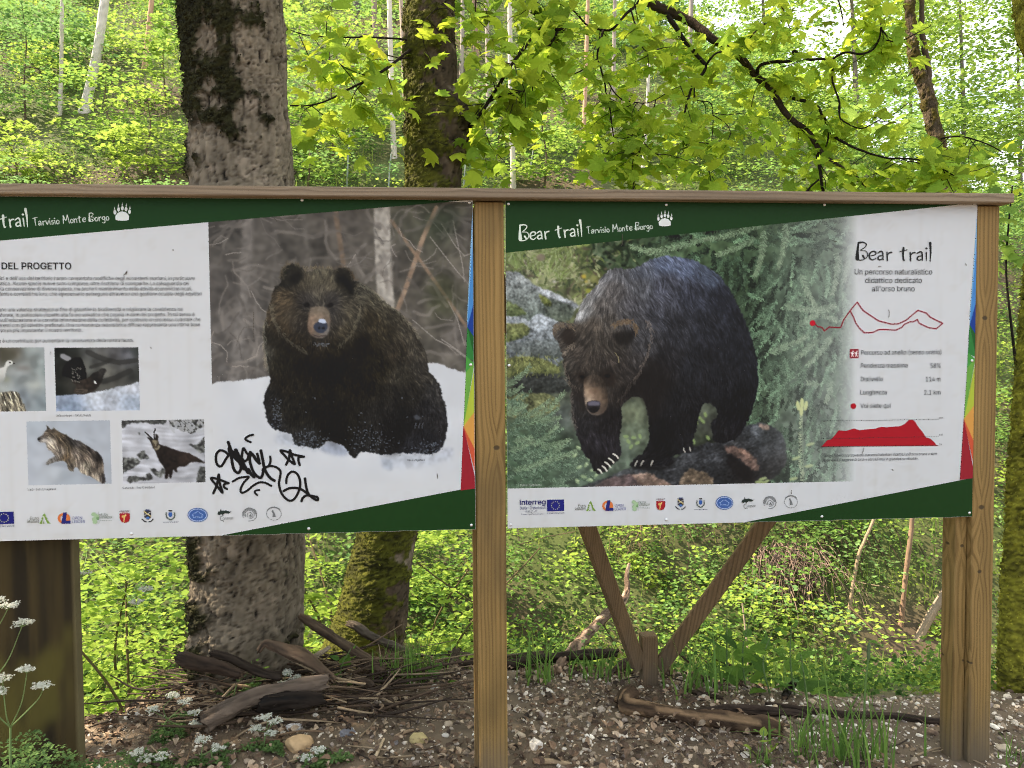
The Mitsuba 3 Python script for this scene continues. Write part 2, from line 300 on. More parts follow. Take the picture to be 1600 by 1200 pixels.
# -- the photographs on the panels, painted on a 2 mm grid of the plate itself
class Print:
    """a patch of the plate: (x, z) from its upper left corner, 1 unit = 2 mm, colours as printed (0-255)"""
    def __init__(self, box, res=1.0, seed=0):
        p = pp(box); x0, x1, z0, z1 = p[:, 0].min(), p[:, 0].max(), p[:, 1].min(), p[:, 1].max()
        self.x0, self.z1, self.u = x0, z1, 0.002 / res
        self.w, self.h = int((x1 - x0) / self.u) + 1, int((z1 - z0) / self.u) + 1
        self.k = res
        self.Y, self.X = np.mgrid[0:self.h, 0:self.w].astype(float)
        self.img = np.zeros((self.h, self.w, 3)); self.rng = np.random.default_rng(seed)
    def c(self, pts):
        p = pp(pts); return np.column_stack([(p[:, 0] - self.x0) / self.u, (self.z1 - p[:, 1]) / self.u])
    def mask(self, pts, soft=0.7, smooth=5, fuzz=0.0, raw=False):
        q = self.c(pts)
        if smooth and not raw:
            q = spline(np.vstack([q, q[:1]]), smooth)
        X, Y = self.X, self.Y
        if fuzz:
            X = X + fuzz * (self.noise(1.3) - .5) * 2; Y = Y + fuzz * (self.noise(1.3) - .5) * 2
        g = sg.Polygon(q).buffer(0); shapely.prepare(g)
        m = shapely.contains_xy(g, X.ravel(), Y.ravel()).reshape(self.h, self.w).astype(float)
        return ndimage.gaussian_filter(m, soft * self.k) if soft else m
    def noise(self, s, n=1):
        """smooth noise about 0..1 at feature size s"""
        a = ndimage.gaussian_filter(self.rng.standard_normal((self.h, self.w)), s * self.k, mode='wrap')
        a = a / (a.std() + 1e-9)
        return np.clip(0.5 + 0.25 * a, 0, 1)
    def field(self, pts, vals, soft=14.0, power=3.0):
        """values given at some pixels, carried smoothly over the whole patch"""
        q = self.c(pts); v = np.asarray(vals, float); st = 4
        yy, xx = np.mgrid[0:self.h + st:st, 0:self.w + st:st].astype(float)
        d2 = (xx[..., None] - q[:, 0]) ** 2 + (yy[..., None] - q[:, 1]) ** 2
        w = 1.0 / (d2 + (soft * self.k) ** 2) ** (power / 2)
        f = np.einsum('ijn,nk->ijk', w / w.sum(-1, keepdims=True), v)
        out = np.stack([ndimage.map_coordinates(f[..., k], [self.Y / st, self.X / st], order=1) for k in range(v.shape[1])], -1)
        return out
    def over(self, m, col):
        self.img += m[..., None] * (np.asarray(col, float) - self.img)
    def lic(self, vx, vy, length, src=None):
        """noise drawn out along a direction field: fur, bark, grass"""
        n = np.hypot(vx, vy) + 1e-9; vx, vy = vx / n, vy / n
        src = self.rng.standard_normal((self.h, self.w)) if src is None else src
        acc = src.copy(); wsum = 1.0
        for s in (1, -1):
            px, py = self.X.copy(), self.Y.copy()
            for i in range(int(length * self.k)):
                ax = ndimage.map_coordinates(vx, [py, px], order=0, mode='nearest'); ay = ndimage.map_coordinates(vy, [py, px], order=0, mode='nearest')
                px += s * ax; py += s * ay
                acc += ndimage.map_coordinates(src, [py, px], order=1, mode='reflect')
        return acc / acc.std()
    def lines(self, segs, cols, alpha=0.9, soft=0.0, width=1):
        """thin strokes: segs (n, k, 2) in patch units, cols (n, 3)"""
        segs = np.asarray(segs, float); n, k, _ = segs.shape
        L = np.linalg.norm(np.diff(segs, axis=1), axis=2).sum(1).max(); m = max(2, int(L * 1.6))
        t = np.linspace(0, k - 1 - 1e-6, m); i = t.astype(int); u = (t - i)[None, :, None]
        p = segs[:, i] * (1 - u) + segs[:, i + 1] * u
        lay = np.zeros((self.h, self.w, 4)); c = np.broadcast_to(np.asarray(cols, float)[:, None], (n, m, 3))
        for ox in range(width):
            for oy in range(width):
                x = (p[..., 0] + ox - (width - 1) / 2).round().astype(int); y = (p[..., 1] + oy - (width - 1) / 2).round().astype(int)
                ok = (x >= 0) & (y >= 0) & (x < self.w) & (y < self.h)
                lay[y[ok], x[ok], :3] = c[ok]; lay[y[ok], x[ok], 3] = 1
        if soft:
            a = ndimage.gaussian_filter(lay[..., 3], soft * self.k)
            rgb_ = np.stack([ndimage.gaussian_filter(lay[..., j] * lay[..., 3], soft * self.k) for j in range(3)], -1) / np.maximum(a, 1e-4)[..., None]
            lay = np.dstack([rgb_, np.clip(a * (1 + soft), 0, 1)])
        self.img += alpha * lay[..., 3:] * (lay[..., :3] - self.img)
    def shape(self, layer, clip=None):
        v = np.stack([self.x0 + self.X * self.u, np.full_like(self.X, -LAY * layer), self.z1 - self.Y * self.u], -1).reshape(-1, 3)
        i = np.arange(self.h * self.w).reshape(self.h, self.w)
        a, b, c, d = i[:-1, :-1], i[:-1, 1:], i[1:, 1:], i[1:, :-1]
        f = np.vstack([np.stack([a, d, c], -1).reshape(-1, 3), np.stack([a, c, b], -1).reshape(-1, 3)])
        if clip is not None:
            keep = shapely.contains_xy(clip, v[f[:, :3]][:, :, 0].mean(1), v[f][:, :, 2].mean(1)); f = f[keep]
            used, f = np.unique(f, return_inverse=True); f = f.reshape(-1, 3)
            return v[used], f, ink(self.img.reshape(-1, 3)[used])
        return v, f, ink(np.clip(self.img, 0, 255).reshape(-1, 3))

def fur(P, m, dirs, cols, length=7, amp=0.30, clump=0.22, soft=9.0, gloss=(150, 140, 128), hair=0.16):
    """fills the mask with hair: base colours at pixels, hair lying along the given directions"""
    base = P.field([c[:2] for c in cols], [c[2:] for c in cols], soft, 4.4)
    d = P.field([c[:2] for c in dirs], [c[2:] for c in dirs], 16.0)
    w1 = P.noise(6) - .5; a = w1 * 0.8
    vx, vy = d[..., 0] * np.cos(a) - d[..., 1] * np.sin(a), d[..., 0] * np.sin(a) + d[..., 1] * np.cos(a)
    f1 = P.lic(vx, vy, length); f2 = P.lic(vx, vy, length * 1.6, ndimage.gaussian_filter(P.rng.standard_normal((P.h, P.w)), 1.5 * P.k))
    n3 = P.noise(9) - .5
    k = np.exp(amp * f1 * 0.75 + clump * f2 + 0.26 * n3)
    col = base * k[..., None]
    tip = np.clip(f1 - 0.9, 0, 2) * hair * np.clip(base.mean(-1) / 55.0, 0.25, 1.5)
    col = col + tip[..., None] * (np.asarray(gloss, float) - col)
    P.over(m, np.clip(col, 3, 255))

# ---------- the right panel's picture: a bear stepping along a charred log
BOXR = [(789, 340), (1343, 340), (1343, 752.3), (793, 762.6)]
P = Print([(790.5, 318), (1340, 318), (1338, 752.5), (793, 760)], 1.02, 1)
W_, H_ = P.w, P.h
cols = [(800, 400, 96, 112, 62), (860, 390, 92, 104, 66), (905, 385, 110, 122, 72), (930, 400, 46, 62, 38), (960, 385, 40, 58, 38), (1000, 380, 52, 70, 48), (850, 425, 122, 128, 88), (900, 425, 126, 130, 88), (930, 440, 118, 120, 66),
        (830, 405, 106, 100, 82), (945, 400, 34, 44, 32), (1050, 380, 84, 108, 78), (1100, 380, 74, 96, 66), (1180, 390, 66, 88, 62), (1160, 440, 52, 70, 48), (1190, 500, 48, 64, 46), (1200, 560, 54, 72, 54), (1200, 620, 62, 82, 58), (1230, 450, 66, 88, 66), (1260, 520, 72, 92, 74), (1260, 600, 76, 92, 78),
        (1230, 680, 70, 84, 70), (1280, 680, 84, 100, 84), (1220, 740, 40, 52, 40), (1290, 740, 88, 106, 88), (800, 560, 84, 88, 70), (830, 570, 74, 78, 50), (850, 600, 44, 46, 44), (820, 600, 52, 54, 48), (870, 610, 70, 76, 62), (830, 640, 76, 86, 60), (880, 650, 84, 92, 88), (860, 690, 58, 76, 58), (810, 700, 70, 96, 72), (880, 720, 62, 80, 62), (830, 740, 66, 92, 68), (900, 740, 74, 92, 78),
        (985, 645, 92, 100, 76), (990, 680, 88, 100, 80), (975, 710, 84, 98, 84), (990, 625, 80, 88, 70), (1095, 650, 92, 100, 84), (1098, 690, 50, 56, 44), (1108, 665, 60, 62, 56)]
P.img[:] = P.field([c[:2] for c in cols], [c[2:] for c in cols], 9.0)
nz = 0.55 * P.noise(6) + 0.45 * P.noise(2.2)
P.img *= (0.62 + 0.78 * nz)[..., None]
# meadow tangle, upper left
def scatter_strokes(P, poly_px, n, length, ang, spread, cols, alpha=.8, soft=0.0, width=1, bend=0.3):
    q = sg.Polygon(P.c(poly_px)).buffer(0); bx = q.bounds
    p = np.column_stack([P.rng.uniform(bx[0], bx[2], 3 * n), P.rng.uniform(bx[1], bx[3], 3 * n)])
    p = p[shapely.contains_xy(q, p[:, 0], p[:, 1])][:n]; n = len(p)
    a = np.radians(ang) + P.rng.normal(0, np.radians(spread), n); L = length * P.k * P.rng.uniform(.5, 1.4, n)
    b = a + P.rng.normal(0, bend, n)
    s1 = p + np.stack([np.cos(a), -np.sin(a)], 1) * (L / 2)[:, None]; s2 = s1 + np.stack([np.cos(b), -np.sin(b)], 1) * (L / 2)[:, None]
    c = np.asarray(cols, float)[P.rng.integers(0, len(cols), n)] * P.rng.uniform(.8, 1.15, (n, 1))
    P.lines(np.stack([p, s1, s2], 1), c, alpha, soft, width)
mead = [(791, 398), (1010, 372), (960, 430), (905, 480), (860, 455), (820, 430), (791, 428)]
scatter_strokes(P, mead, 260, 14, 70, 70, [(150, 158, 110), (120, 136, 72), (82, 98, 52), (168, 166, 132), (96, 84, 70), (58, 70, 44)], .75, .8, 2)
scatter_strokes(P, [(791, 398), (900, 388), (880, 440), (800, 425)], 200, 18, 75, 30, [(132, 156, 78), (110, 134, 64), (160, 170, 120)], .6, .6)
scatter_strokes(P, [(920, 385), (1060, 372), (1000, 412), (950, 420)], 80, 18, 20, 50, [(70, 92, 62), (30, 44, 30), (90, 112, 84)], .7, 1.2, 3)
for (x, y, r, c) in [(912, 432, 4, (196, 168, 50)), (916, 440, 3, (170, 150, 60)), (905, 383, 5, (160, 180, 90)), (916, 380, 6, (146, 172, 84)), (866, 440, 3, (190, 186, 180)), (845, 402, 7, (128, 112, 98)), (920, 455, 5, (150, 152, 50))]:
    P.over(P.mask(ell(x, y, r, r * .8, 12), 1.2) * .85, c)
# rocks with moss
gx = P.noise(1.1) - .5; gl = P.noise(4) - .5
def rock(pts, top, low, seedy=0):
    m = P.mask(pts, 1.0, 4, 1.2)
    yy = P.c(pts)[:, 1]; t = np.clip((P.Y - yy.min()) / (np.ptp(yy)), 0, 1)[..., None]
    P.over(m, (np.array(top) * (1 - t) + np.array(low) * t) * (1 + .5 * gx + .55 * gl)[..., None])
rock([(788, 426), (806, 424), (822, 434), (850, 456), (880, 470), (896, 480), (880, 500), (858, 502), (788, 496)], (132, 138, 142), (84, 94, 88))
rock([(826, 444), (852, 452), (900, 474), (902, 482), (884, 484)], (158, 164, 172), (136, 142, 150))
rock([(846, 462), (884, 474), (898, 486), (886, 502), (856, 500)], (92, 100, 96), (70, 78, 66))
rock([(788, 492), (804, 492), (826, 500), (842, 490), (866, 500), (880, 512), (876, 540), (880, 560), (850, 580), (788, 575)], (142, 150, 160), (92, 100, 106))
for pts, a, b in [([(842, 458), (858, 468), (862, 478), (848, 474)], (128, 134, 66), (84, 94, 44)), ([(788, 505), (820, 506), (828, 520), (810, 530), (788, 532)], (120, 124, 72), (84, 94, 50)), ([(788, 470), (806, 476), (822, 490), (800, 494), (788, 490)], (96, 108, 66), (74, 86, 50)),
                  ([(786, 560), (830, 556), (860, 566), (876, 580), (856, 586), (826, 582), (800, 590), (786, 580)], (118, 122, 68), (84, 92, 50)), ([(788, 622), (830, 612), (866, 620), (872, 640), (830, 652), (788, 650)], (112, 116, 72), (96, 100, 66))]:
    rock(pts, a, b)
rock([(800, 590), (850, 584), (888, 592), (890, 612), (860, 614), (810, 612)], (56, 58, 58), (44, 46, 44))
rock([(792, 545), (800, 536), (870, 530), (884, 548), (872, 560), (820, 556)], (112, 120, 124), (70, 76, 74))
scatter_strokes(P, [(788, 555), (880, 560), (878, 590), (788, 590)], 160, 6, 80, 40, [(146, 150, 76), (112, 118, 60), (62, 70, 38)], .6, .4)
# young spruce, lower left: twigs set with needles
def twig(P, a, b, wid, col, tip, needle=6.0, n=90, spread=48, dark=0.55):
    q = P.c([a, b]); A, B = q; d = B - A; L = np.hypot(*d); d = d / L
    nn = int(n * L / 60) + 14
    t = np.sort(P.rng.uniform(0, 1, nn)); side = P.rng.choice([-1, 1], nn)
    bend = 0.08 * L * np.sin(t * np.pi) * (1 if b[0] > a[0] else -1)
    p = A + d * (t * L)[:, None] + np.array([-d[1], d[0]]) * bend[:, None] * .5
    an = np.arctan2(d[1], d[0]) + side * np.radians(P.rng.normal(spread, 12, nn)); l = needle * P.k * P.rng.uniform(.7, 1.15, nn) * (1 - .45 * t)
    e = p + np.stack([np.cos(an), np.sin(an)], 1) * l[:, None]
    c = (np.asarray(col, float) * (1 - t[:, None] * .5) + np.asarray(tip, float) * t[:, None] * .5) * P.rng.uniform(dark, 1.2, (nn, 1))
    P.lines(np.stack([p, (p + e) / 2, e], 1), c, .85)
    P.lines(np.array([[A, (A + B) / 2, B]]), [np.asarray(col) * .9], .5, .4, max(1, int(wid)))
r_ = P.rng
for i in range(150):
    x, y = r_.uniform(786, 905), r_.uniform(610, 768)
    if (x - 790) / 130 + (730 - y) / 150 > 0.85: continue
    L = r_.uniform(18, 46); an = math.radians(r_.uniform(-15, 60) if r_.random() < .8 else r_.uniform(110, 170))
    g = r_.uniform(.75, 1.15)
    twig(P, (x, y), (x + L * math.cos(an), y - L * math.sin(an)), 1, (88 * g, 116 * g, 92 * g), (138, 162, 130), 5.0, 70)
for a, b in [((791, 604), (828, 572)), ((824, 664), (882, 613)), ((815, 655), (858, 626)), ((840, 695), (872, 662)), ((845, 700), (890, 686)), ((826, 680), (838, 696)), ((790, 616), (815, 604)), ((792, 640), (820, 634)), ((850, 720), (900, 705)), ((795, 706), (830, 690)), ((858, 712), (880, 694)), ((800, 736), (860, 716)), ((790, 650), (822, 632)), ((800, 690), (826, 684)), ((830, 657), (875, 652))]:
    twig(P, a, b, 1, (104, 130, 98), (150, 172, 134), 7.5, 120, 40, .65)
for x, y in [(904, 700), (905, 730), (916, 726), (926, 735), (912, 745), (922, 750), (902, 752), (932, 742), (898, 712), (920, 716)]:
    P.over(P.mask(ell(x, y, 5, 2.6, 12, rot=r_.uniform(-60, 60)), .7) * .8, (142, 168, 118)); P.over(P.mask(ell(x + 1, y - 1, 3, 1.2, 10, rot=r_.uniform(-60, 60)), .5) * .8, (176, 196, 150))
for x, y in [(982, 690), (990, 684), (996, 692), (978, 682), (986, 698), (1000, 682), (1092, 652), (1098, 658), (1088, 660), (1102, 648), (1084, 690), (1106, 684)]:
    P.over(P.mask(ell(x, y, 4.5, 2.5, 10, rot=r_.uniform(-80, 80)), .8) * .8, (136, 164, 92))
# hanging spruce on the right: curtains of drooping twigs over dark gaps
for lay in range(3):
    for i in range(300):
        x = r_.uniform(1030, 1345); y = r_.uniform(312, 760)
        if x < 1165 and y > 372 + (x - 1030) * .55: continue
        L = r_.uniform(26, 60); an = math.radians(r_.normal(-62 - (x - 1180) * .10 if lay else -75, 22))
        if y < 390: an = math.radians(r_.normal(-25, 22)) + (math.pi if r_.random() < .6 else 0) * 1.0
        g = (0.40, 0.80, 1.22)[lay] * r_.uniform(.7, 1.2)
        sgn = -1 if r_.random() < .7 else 1
        twig(P, (x, y), (x + sgn * L * abs(math.cos(an)), y - L * math.sin(an)), 1, (76 * g, 104 * g, 78 * g), (112 * g, 142 * g, 106 * g), 5.5, 62, 42, .6)
for a, b in [((1250, 428), (1278, 484)), ((1225, 476), (1284, 484)), ((1248, 510), (1284, 482)), ((1280, 484), (1304, 478)), ((1282, 488), (1306, 500)), ((1050, 400), (985, 384)), ((1100, 372), (1010, 392)), ((1190, 350), (1100, 374)), ((1180, 372), (1120, 398)), ((1200, 552), (1262, 524)), ((1280, 530), (1240, 560)), ((1300, 525), (1262, 570)), ((1330, 380), (1318, 440)), ((1310, 395), (1300, 460)), ((1280, 600), (1262, 598)), ((1300, 596), (1290, 628)), ((1230, 350), (1215, 420)), ((1195, 360), (1180, 430))]:
    twig(P, a, b, 1, (112, 138, 106), (150, 172, 134), 8.5, 120, 40, .65)
# log
log_px = [(908, 760), (930, 752), (955, 743), (985, 730), (1052, 716), (1086, 697), (1118, 690), (1146, 684), (1164, 666), (1186, 661), (1208, 667), (1224, 684), (1229, 716), (1218, 740), (1196, 756), (1196, 775), (908, 775)]
m = P.mask(log_px, .8, 4, 1.4)
dl = P.field([(930, 750), (1060, 720), (1150, 700), (1200, 680), (1200, 730)], [(1, -.35), (1, -.35), (1, -.45), (1, -.3), (.9, -.6)], 30)
lg = P.field([(930, 755), (1000, 735), (1060, 722), (1110, 715), (1150, 700), (1180, 680), (1210, 690), (1215, 730), (1170, 740), (1100, 745), (1040, 745)], [(62, 64, 68), (66, 68, 74), (72, 74, 80), (66, 68, 74), (62, 62, 66), (74, 78, 86), (62, 64, 70), (38, 36, 38), (34, 30, 32), (44, 44, 48), (50, 50, 56)], 14)
b1 = .6 * P.lic(dl[..., 0], dl[..., 1], 3, ndimage.gaussian_filter(P.rng.standard_normal((H_, W_)), .7)) + .7 * (P.noise(1.2) - .5) * 4
P.over(m, np.clip(.86 * lg * np.exp(.15 * b1 + 0.55 * (P.noise(6) - .5))[..., None], 8, 150))
for pts, c in [([(925, 762), (945, 750), (975, 742), (988, 742), (1010, 757), (1010, 768), (925, 768)], (112, 86, 88)), ([(985, 742), (1012, 739), (1030, 748), (1048, 757), (1050, 766), (1012, 766)], (164, 128, 110)), ([(1064, 748), (1078, 733), (1100, 738), (1112, 746), (1114, 754), (1110, 768), (1062, 768)], (140, 116, 92)),
               ([(1132, 698), (1150, 698), (1172, 708), (1186, 728), (1178, 736), (1156, 718), (1138, 708)], (120, 92, 82)), ([(1184, 661), (1200, 664), (1202, 670), (1190, 670)], (160, 128, 112)), ([(1150, 700), (1164, 704), (1176, 718), (1166, 716)], (158, 120, 104))]:
    P.over(P.mask(pts, 1.0, 4, 1.8) * .80, .88 * np.asarray(c, float) * np.exp(.12 * b1 + .5 * (P.noise(3) - .5))[..., None])
P.over(P.mask([(1140, 706), (1160, 722), (1180, 745), (1160, 750), (1136, 728)], 2.0, 4, 2) * .8, (26, 22, 24))
# small upright shoot in front
twig(P, (1256, 762), (1253, 640), 2, (140, 158, 120), (176, 196, 130), 4.5, 60, 60, .8)
for x, y, rr in [(1247, 634, 80), (1253, 630, 90), (1259, 634, 100), (1252, 642, 90)]: P.over(P.mask(ell(x, y, 8, 3, 12, rot=rr), .6), (186, 196, 112))
for x, y in [(1266, 694), (1244, 716), (1264, 728), (1240, 748), (1186, 753), (1196, 753), (1192, 748)]: P.over(P.mask(ell(x, y, 7, 2.4, 12, rot=r_.uniform(-30, 20)), .7) * .85, (158, 176, 108))
P.img = 102 + ((P.img * .76 + P.img.mean(-1, keepdims=True) * .24) - 106) * 1.2
# soft veil towards the white side
veil = smooth = None
xe = P.c([(1170, 500), (1338, 500)])[:, 0]
vt = np.clip((P.X - xe[0]) / (xe[1] - xe[0]), 0, 1)
veil = np.clip(0.52 * vt ** 1.1 + 0.48 * np.clip((vt - .80) / .20, 0, 1) ** 1.2, 0, 1)
P.over(np.clip(veil, 0, 1), WHITE)
hazy = P.field([(985, 640), (860, 690), (900, 740), (1100, 660), (1240, 640), (1060, 400)], [(.16,), (.10,), (.16,), (.05,), (.12,), (0,)], 25)[..., 0]
P.over(hazy, (176, 190, 176))
# the bear
B2 = [(863, 516), (867, 506), (880, 503), (895, 506), (897, 501), (900, 494), (911, 469), (930, 447), (949, 424), (964, 418), (983, 420), (999, 415), (1017, 405), (1039, 400), (1061, 401), (1086, 408), (1108, 419), (1127, 434), (1142, 456), (1155, 481), (1167, 509), (1177, 537), (1182, 559), (1184, 585), (1183, 613), (1175, 641), (1166, 663), (1155, 680), (1142, 690), (1118, 691), (1113, 679), (1111, 663), (1121, 648), (1115, 634), (1101, 629), (1092, 650), (1088, 669), (1083, 688), (1084, 704), (1070, 708), (1052, 713), (1049, 725), (1024, 729), (986, 729), (989, 719), (1005, 706), (1013, 688), (1014, 663), (1011, 641), (1005, 624), (996, 619), (980, 625), (972, 636), (971, 660), (968, 685), (971, 706), (967, 716), (955, 729), (939, 740), (930, 738), (924, 725), (914, 710), (905, 691), (897, 663), (892, 632), (892, 607), (886, 594), (881, 572), (877, 550), (874, 538), (866, 528)]
mb = P.mask(B2, .6, 4, 1.5)
dirs = [(880, 515, -.5, .3), (930, 520, 0, 1), (905, 560, -.9, .35), (955, 555, .8, .4), (928, 560, 0, 1), (928, 580, 0, .9), (1000, 510, .6, .7), (1000, 560, .3, 1), (950, 450, -.5, .9), (1000, 440, .2, 1), (1050, 420, .6, .8), (1100, 440, .6, .9), (1060, 500, .5, .9), (1120, 500, .4, 1), (1160, 540, .2, 1), (1050, 580, .1, 1), (1100, 600, .2, 1), (1150, 620, -.1, 1), (1040, 660, .05, 1), (930, 680, .2, 1), (910, 650, -.15, 1), (955, 660, .25, 1), (945, 720, .5, .8), (1020, 715, -.6, .5), (915, 480, -.5, .8), (975, 600, .5, .9), (880, 580, -.6, .7)]
cols2 = [(950, 424, 104, 100, 98), (925, 455, 128, 122, 116), (910, 480, 138, 132, 124), (905, 492, 150, 144, 136), (970, 425, 92, 88, 86), (1000, 422, 98, 96, 98), (1040, 406, 104, 106, 116), (1075, 410, 92, 94, 104), (1110, 428, 72, 74, 80), (1000, 450, 92, 87, 84), (960, 455, 96, 88, 82), (940, 480, 88, 80, 73), (985, 480, 86, 80, 78), (1040, 450, 76, 72, 74), (1085, 460, 58, 56, 60), (1130, 470, 42, 41, 45), (1030, 490, 66, 62, 62), (1060, 520, 50, 47, 47), (1100, 510, 46, 44, 46), (1145, 520, 34, 33, 35), (1165, 560, 30, 29, 31),
         (1040, 560, 38, 34, 33), (1090, 570, 38, 36, 37), (1130, 590, 30, 28, 29), (1160, 620, 22, 21, 22), (1150, 660, 20, 18, 19), (1130, 680, 24, 22, 22), (1020, 600, 28, 24, 22), (1060, 630, 27, 25, 25), (1080, 660, 24, 22, 22), (1040, 680, 20, 18, 18), (1050, 700, 24, 22, 22), (1010, 715, 24, 22, 22), (1000, 590, 28, 23, 21), (985, 610, 24, 20, 19), (960, 650, 24, 21, 21), (940, 665, 28, 25, 25), (905, 640, 44, 40, 37), (915, 665, 36, 33, 33), (930, 690, 40, 36, 38), (950, 700, 38, 34, 36), (945, 725, 24, 22, 22),
         (925, 510, 74, 64, 54), (905, 515, 72, 62, 52), (955, 505, 74, 66, 58), (975, 490, 84, 78, 74), (1000, 520, 80, 74, 70), (1012, 545, 72, 66, 62), (1000, 570, 66, 58, 52), (930, 535, 78, 68, 58), (905, 550, 72, 62, 53), (955, 545, 70, 61, 52), (890, 570, 66, 58, 50), (925, 565, 62, 53, 45), (960, 570, 62, 53, 46), (985, 590, 56, 48, 42), (905, 588, 52, 44, 37), (950, 588, 44, 37, 31), (975, 605, 46, 39, 33), (895, 600, 46, 40, 35), (960, 620, 58, 50, 43)]
fur(P, mb, dirs, cols2, 3.2, .19, .12, 5.0, (140, 132, 126), .09)
body = np.clip((P.X - P.c([(960, 500)])[0, 0]) / (60 * P.k), 0, 1)[..., None] * mb[..., None]
P.img = P.img * (1 - body * np.array([.12, .09, .04])); P.img = P.img * (1 - mb[..., None] * np.array([.13, .08, .02]))
lit = P.mask([(905, 492), (925, 455), (950, 424), (985, 424), (1017, 408), (1060, 404), (1105, 422), (1090, 452), (1040, 470), (1000, 478), (960, 478), (925, 500)], 9, 4) * mb
P.img = P.img * (1 + .12 * lit[..., None])
def dark(P, pts, c, a, soft=3.0): P.over(P.mask(pts, soft, 4) * a, c)
dark(P, [(1010, 560), (1000, 600), (985, 618), (1004, 622), (1020, 660), (1050, 600), (1030, 560)], (24, 20, 19), .55, 6)
dark(P, [(1100, 625), (1098, 590), (1110, 560), (1104, 600), (1114, 634)], (14, 13, 13), .6, 3)
# face of the second bear
def tuft(P, line, col, n, length, ang, spread, alpha=.7, jit=1.5):
    q = spline(P.c(line), 10); i = P.rng.integers(0, len(q), n); p = q[i] + P.rng.normal(0, jit, (n, 2)); a = np.radians(ang) + P.rng.normal(0, np.radians(spread), n)
    L = length * P.k * P.rng.uniform(.5, 1.2, n)
    e = p + np.stack([np.cos(a), -np.sin(a)], 1) * L[:, None]
    P.lines(np.stack([p, (p + e) / 2, e], 1), np.asarray(col, float)[None] * P.rng.uniform(.75, 1.2, (n, 1)), alpha, .25)
dark(P, [(882, 512), (892, 512), (900, 530), (892, 540), (882, 536), (876, 526)], (34, 28, 24), .85, 2)
dark(P, [(956, 524), (968, 518), (982, 517), (992, 518), (990, 530), (976, 540), (962, 534)], (22, 19, 17), .88, 2.4)
tuft(P, [(864, 516), (870, 508), (882, 505), (894, 508)], (110, 96, 80), 70, 7, -60, 30); tuft(P, [(960, 506), (974, 500), (990, 504), (996, 516)], (112, 92, 68), 90, 7, -110, 30)
tuft(P, [(898, 536), (890, 544), (882, 552)], (128, 118, 106), 30, 5, -130, 30)
tuft(P, [(1012, 500), (1018, 520), (1014, 545), (1006, 568), (994, 590), (980, 608), (966, 624)], (138, 126, 116), 130, 5, -100, 18, .5)
tuft(P, [(882, 566), (884, 585), (892, 600), (904, 608)], (128, 118, 106), 50, 5, -80, 16, .5)
tuft(P, [(893, 612), (894, 640), (900, 668)], (96, 90, 84), 60, 6, -100, 20, .6)
dark(P, [(902, 586), (909, 582), (916, 588), (914, 600), (906, 597)], (30, 24, 20), .9, 1.8); dark(P, [(936, 584), (948, 580), (960, 586), (960, 604), (950, 602), (942, 594)], (34, 27, 23), .85, 2.6); dark(P, [(905, 588), (910, 586), (914, 590), (909, 592)], (14, 11, 10), .95, .7); dark(P, [(943, 587), (950, 584), (954, 588), (948, 591)], (14, 11, 10), .95, .7)
dark(P, [(952, 612), (975, 600), (1000, 585), (1014, 560), (1022, 580), (1006, 612), (985, 620), (960, 640), (950, 652), (930, 652), (952, 634)], (20, 17, 16), .55, 3.5); dark(P, [(894, 604), (905, 606), (914, 622), (916, 640), (904, 640)], (30, 26, 24), .6, 2.5)
muz = [(912, 602), (915, 592), (926, 586), (938, 590), (945, 602), (949, 618), (949, 634), (944, 644), (934, 649), (923, 646), (916, 636), (913, 620)]
mc = P.field([(918, 600), (930, 598), (945, 602), (922, 615), (932, 620), (948, 622), (920, 628), (940, 638), (934, 645), (948, 640)], [(132, 112, 94), (104, 86, 70), (74, 60, 48), (156, 136, 116), (128, 108, 90), (78, 64, 52), (164, 148, 132), (88, 74, 64), (88, 78, 70), (70, 60, 52)], 5)
P.over(np.minimum(P.mask(muz, 1.0, 4), .25 + .75 * P.mask([(906, 612), (914, 600), (930, 603), (944, 612), (950, 626), (948, 660), (900, 660)], 5.0, 4)), mc * (0.82 + .36 * P.noise(1.6))[..., None])
dark(P, [(922, 608), (932, 606), (938, 612), (930, 616), (920, 614)], (104, 84, 68), .55, 1.6)
P.over(P.mask([(917, 628), (925, 626), (936, 627), (938, 634), (934, 642), (926, 645), (919, 641), (916, 634)], .7, 4), (40, 38, 40)); P.over(P.mask([(919, 628), (926, 627), (936, 628), (936, 633), (926, 634), (919, 633)], .9, 4) * .9, (104, 102, 118))
dark(P, [(919, 638), (926, 636), (936, 637), (932, 644), (924, 645)], (16, 14, 15), .8, 1.0)
P.lines([P.c([(917, 640), (924, 647), (936, 648)])], [(100, 94, 88)], .6, .4)
for a, b in [((934, 733), (940, 739)), ((941, 728), (948, 736)), ((945, 722), (954, 730)), ((951, 716), (959, 723)), ((958, 709), (966, 716))]:
    P.lines([P.c([a, ((a[0] + b[0]) / 2 + .8, (a[1] + b[1]) / 2 - .8), b])], [(216, 212, 202)], .95, .45, 2)
for a, b in [((992, 728), (996, 720)), ((1001, 728), (1005, 720)), ((1017, 728), (1020, 720)), ((1070, 706), (1068, 700)), ((1079, 704), (1078, 699))]:
    P.lines([P.c([a, ((a[0] + b[0]) / 2 - .6, (a[1] + b[1]) / 2), b])], [(176, 174, 166)], .9, .25, 2)
dark(P, [(986, 731), (1000, 727), (1040, 728), (1052, 718), (1054, 722), (1040, 733), (1000, 734)], (18, 17, 18), .8, 1.5)
P.lines([P.c([(961, 551), (966, 558), (967, 566)])], [(170, 160, 120)], .8, .3)
printR = P

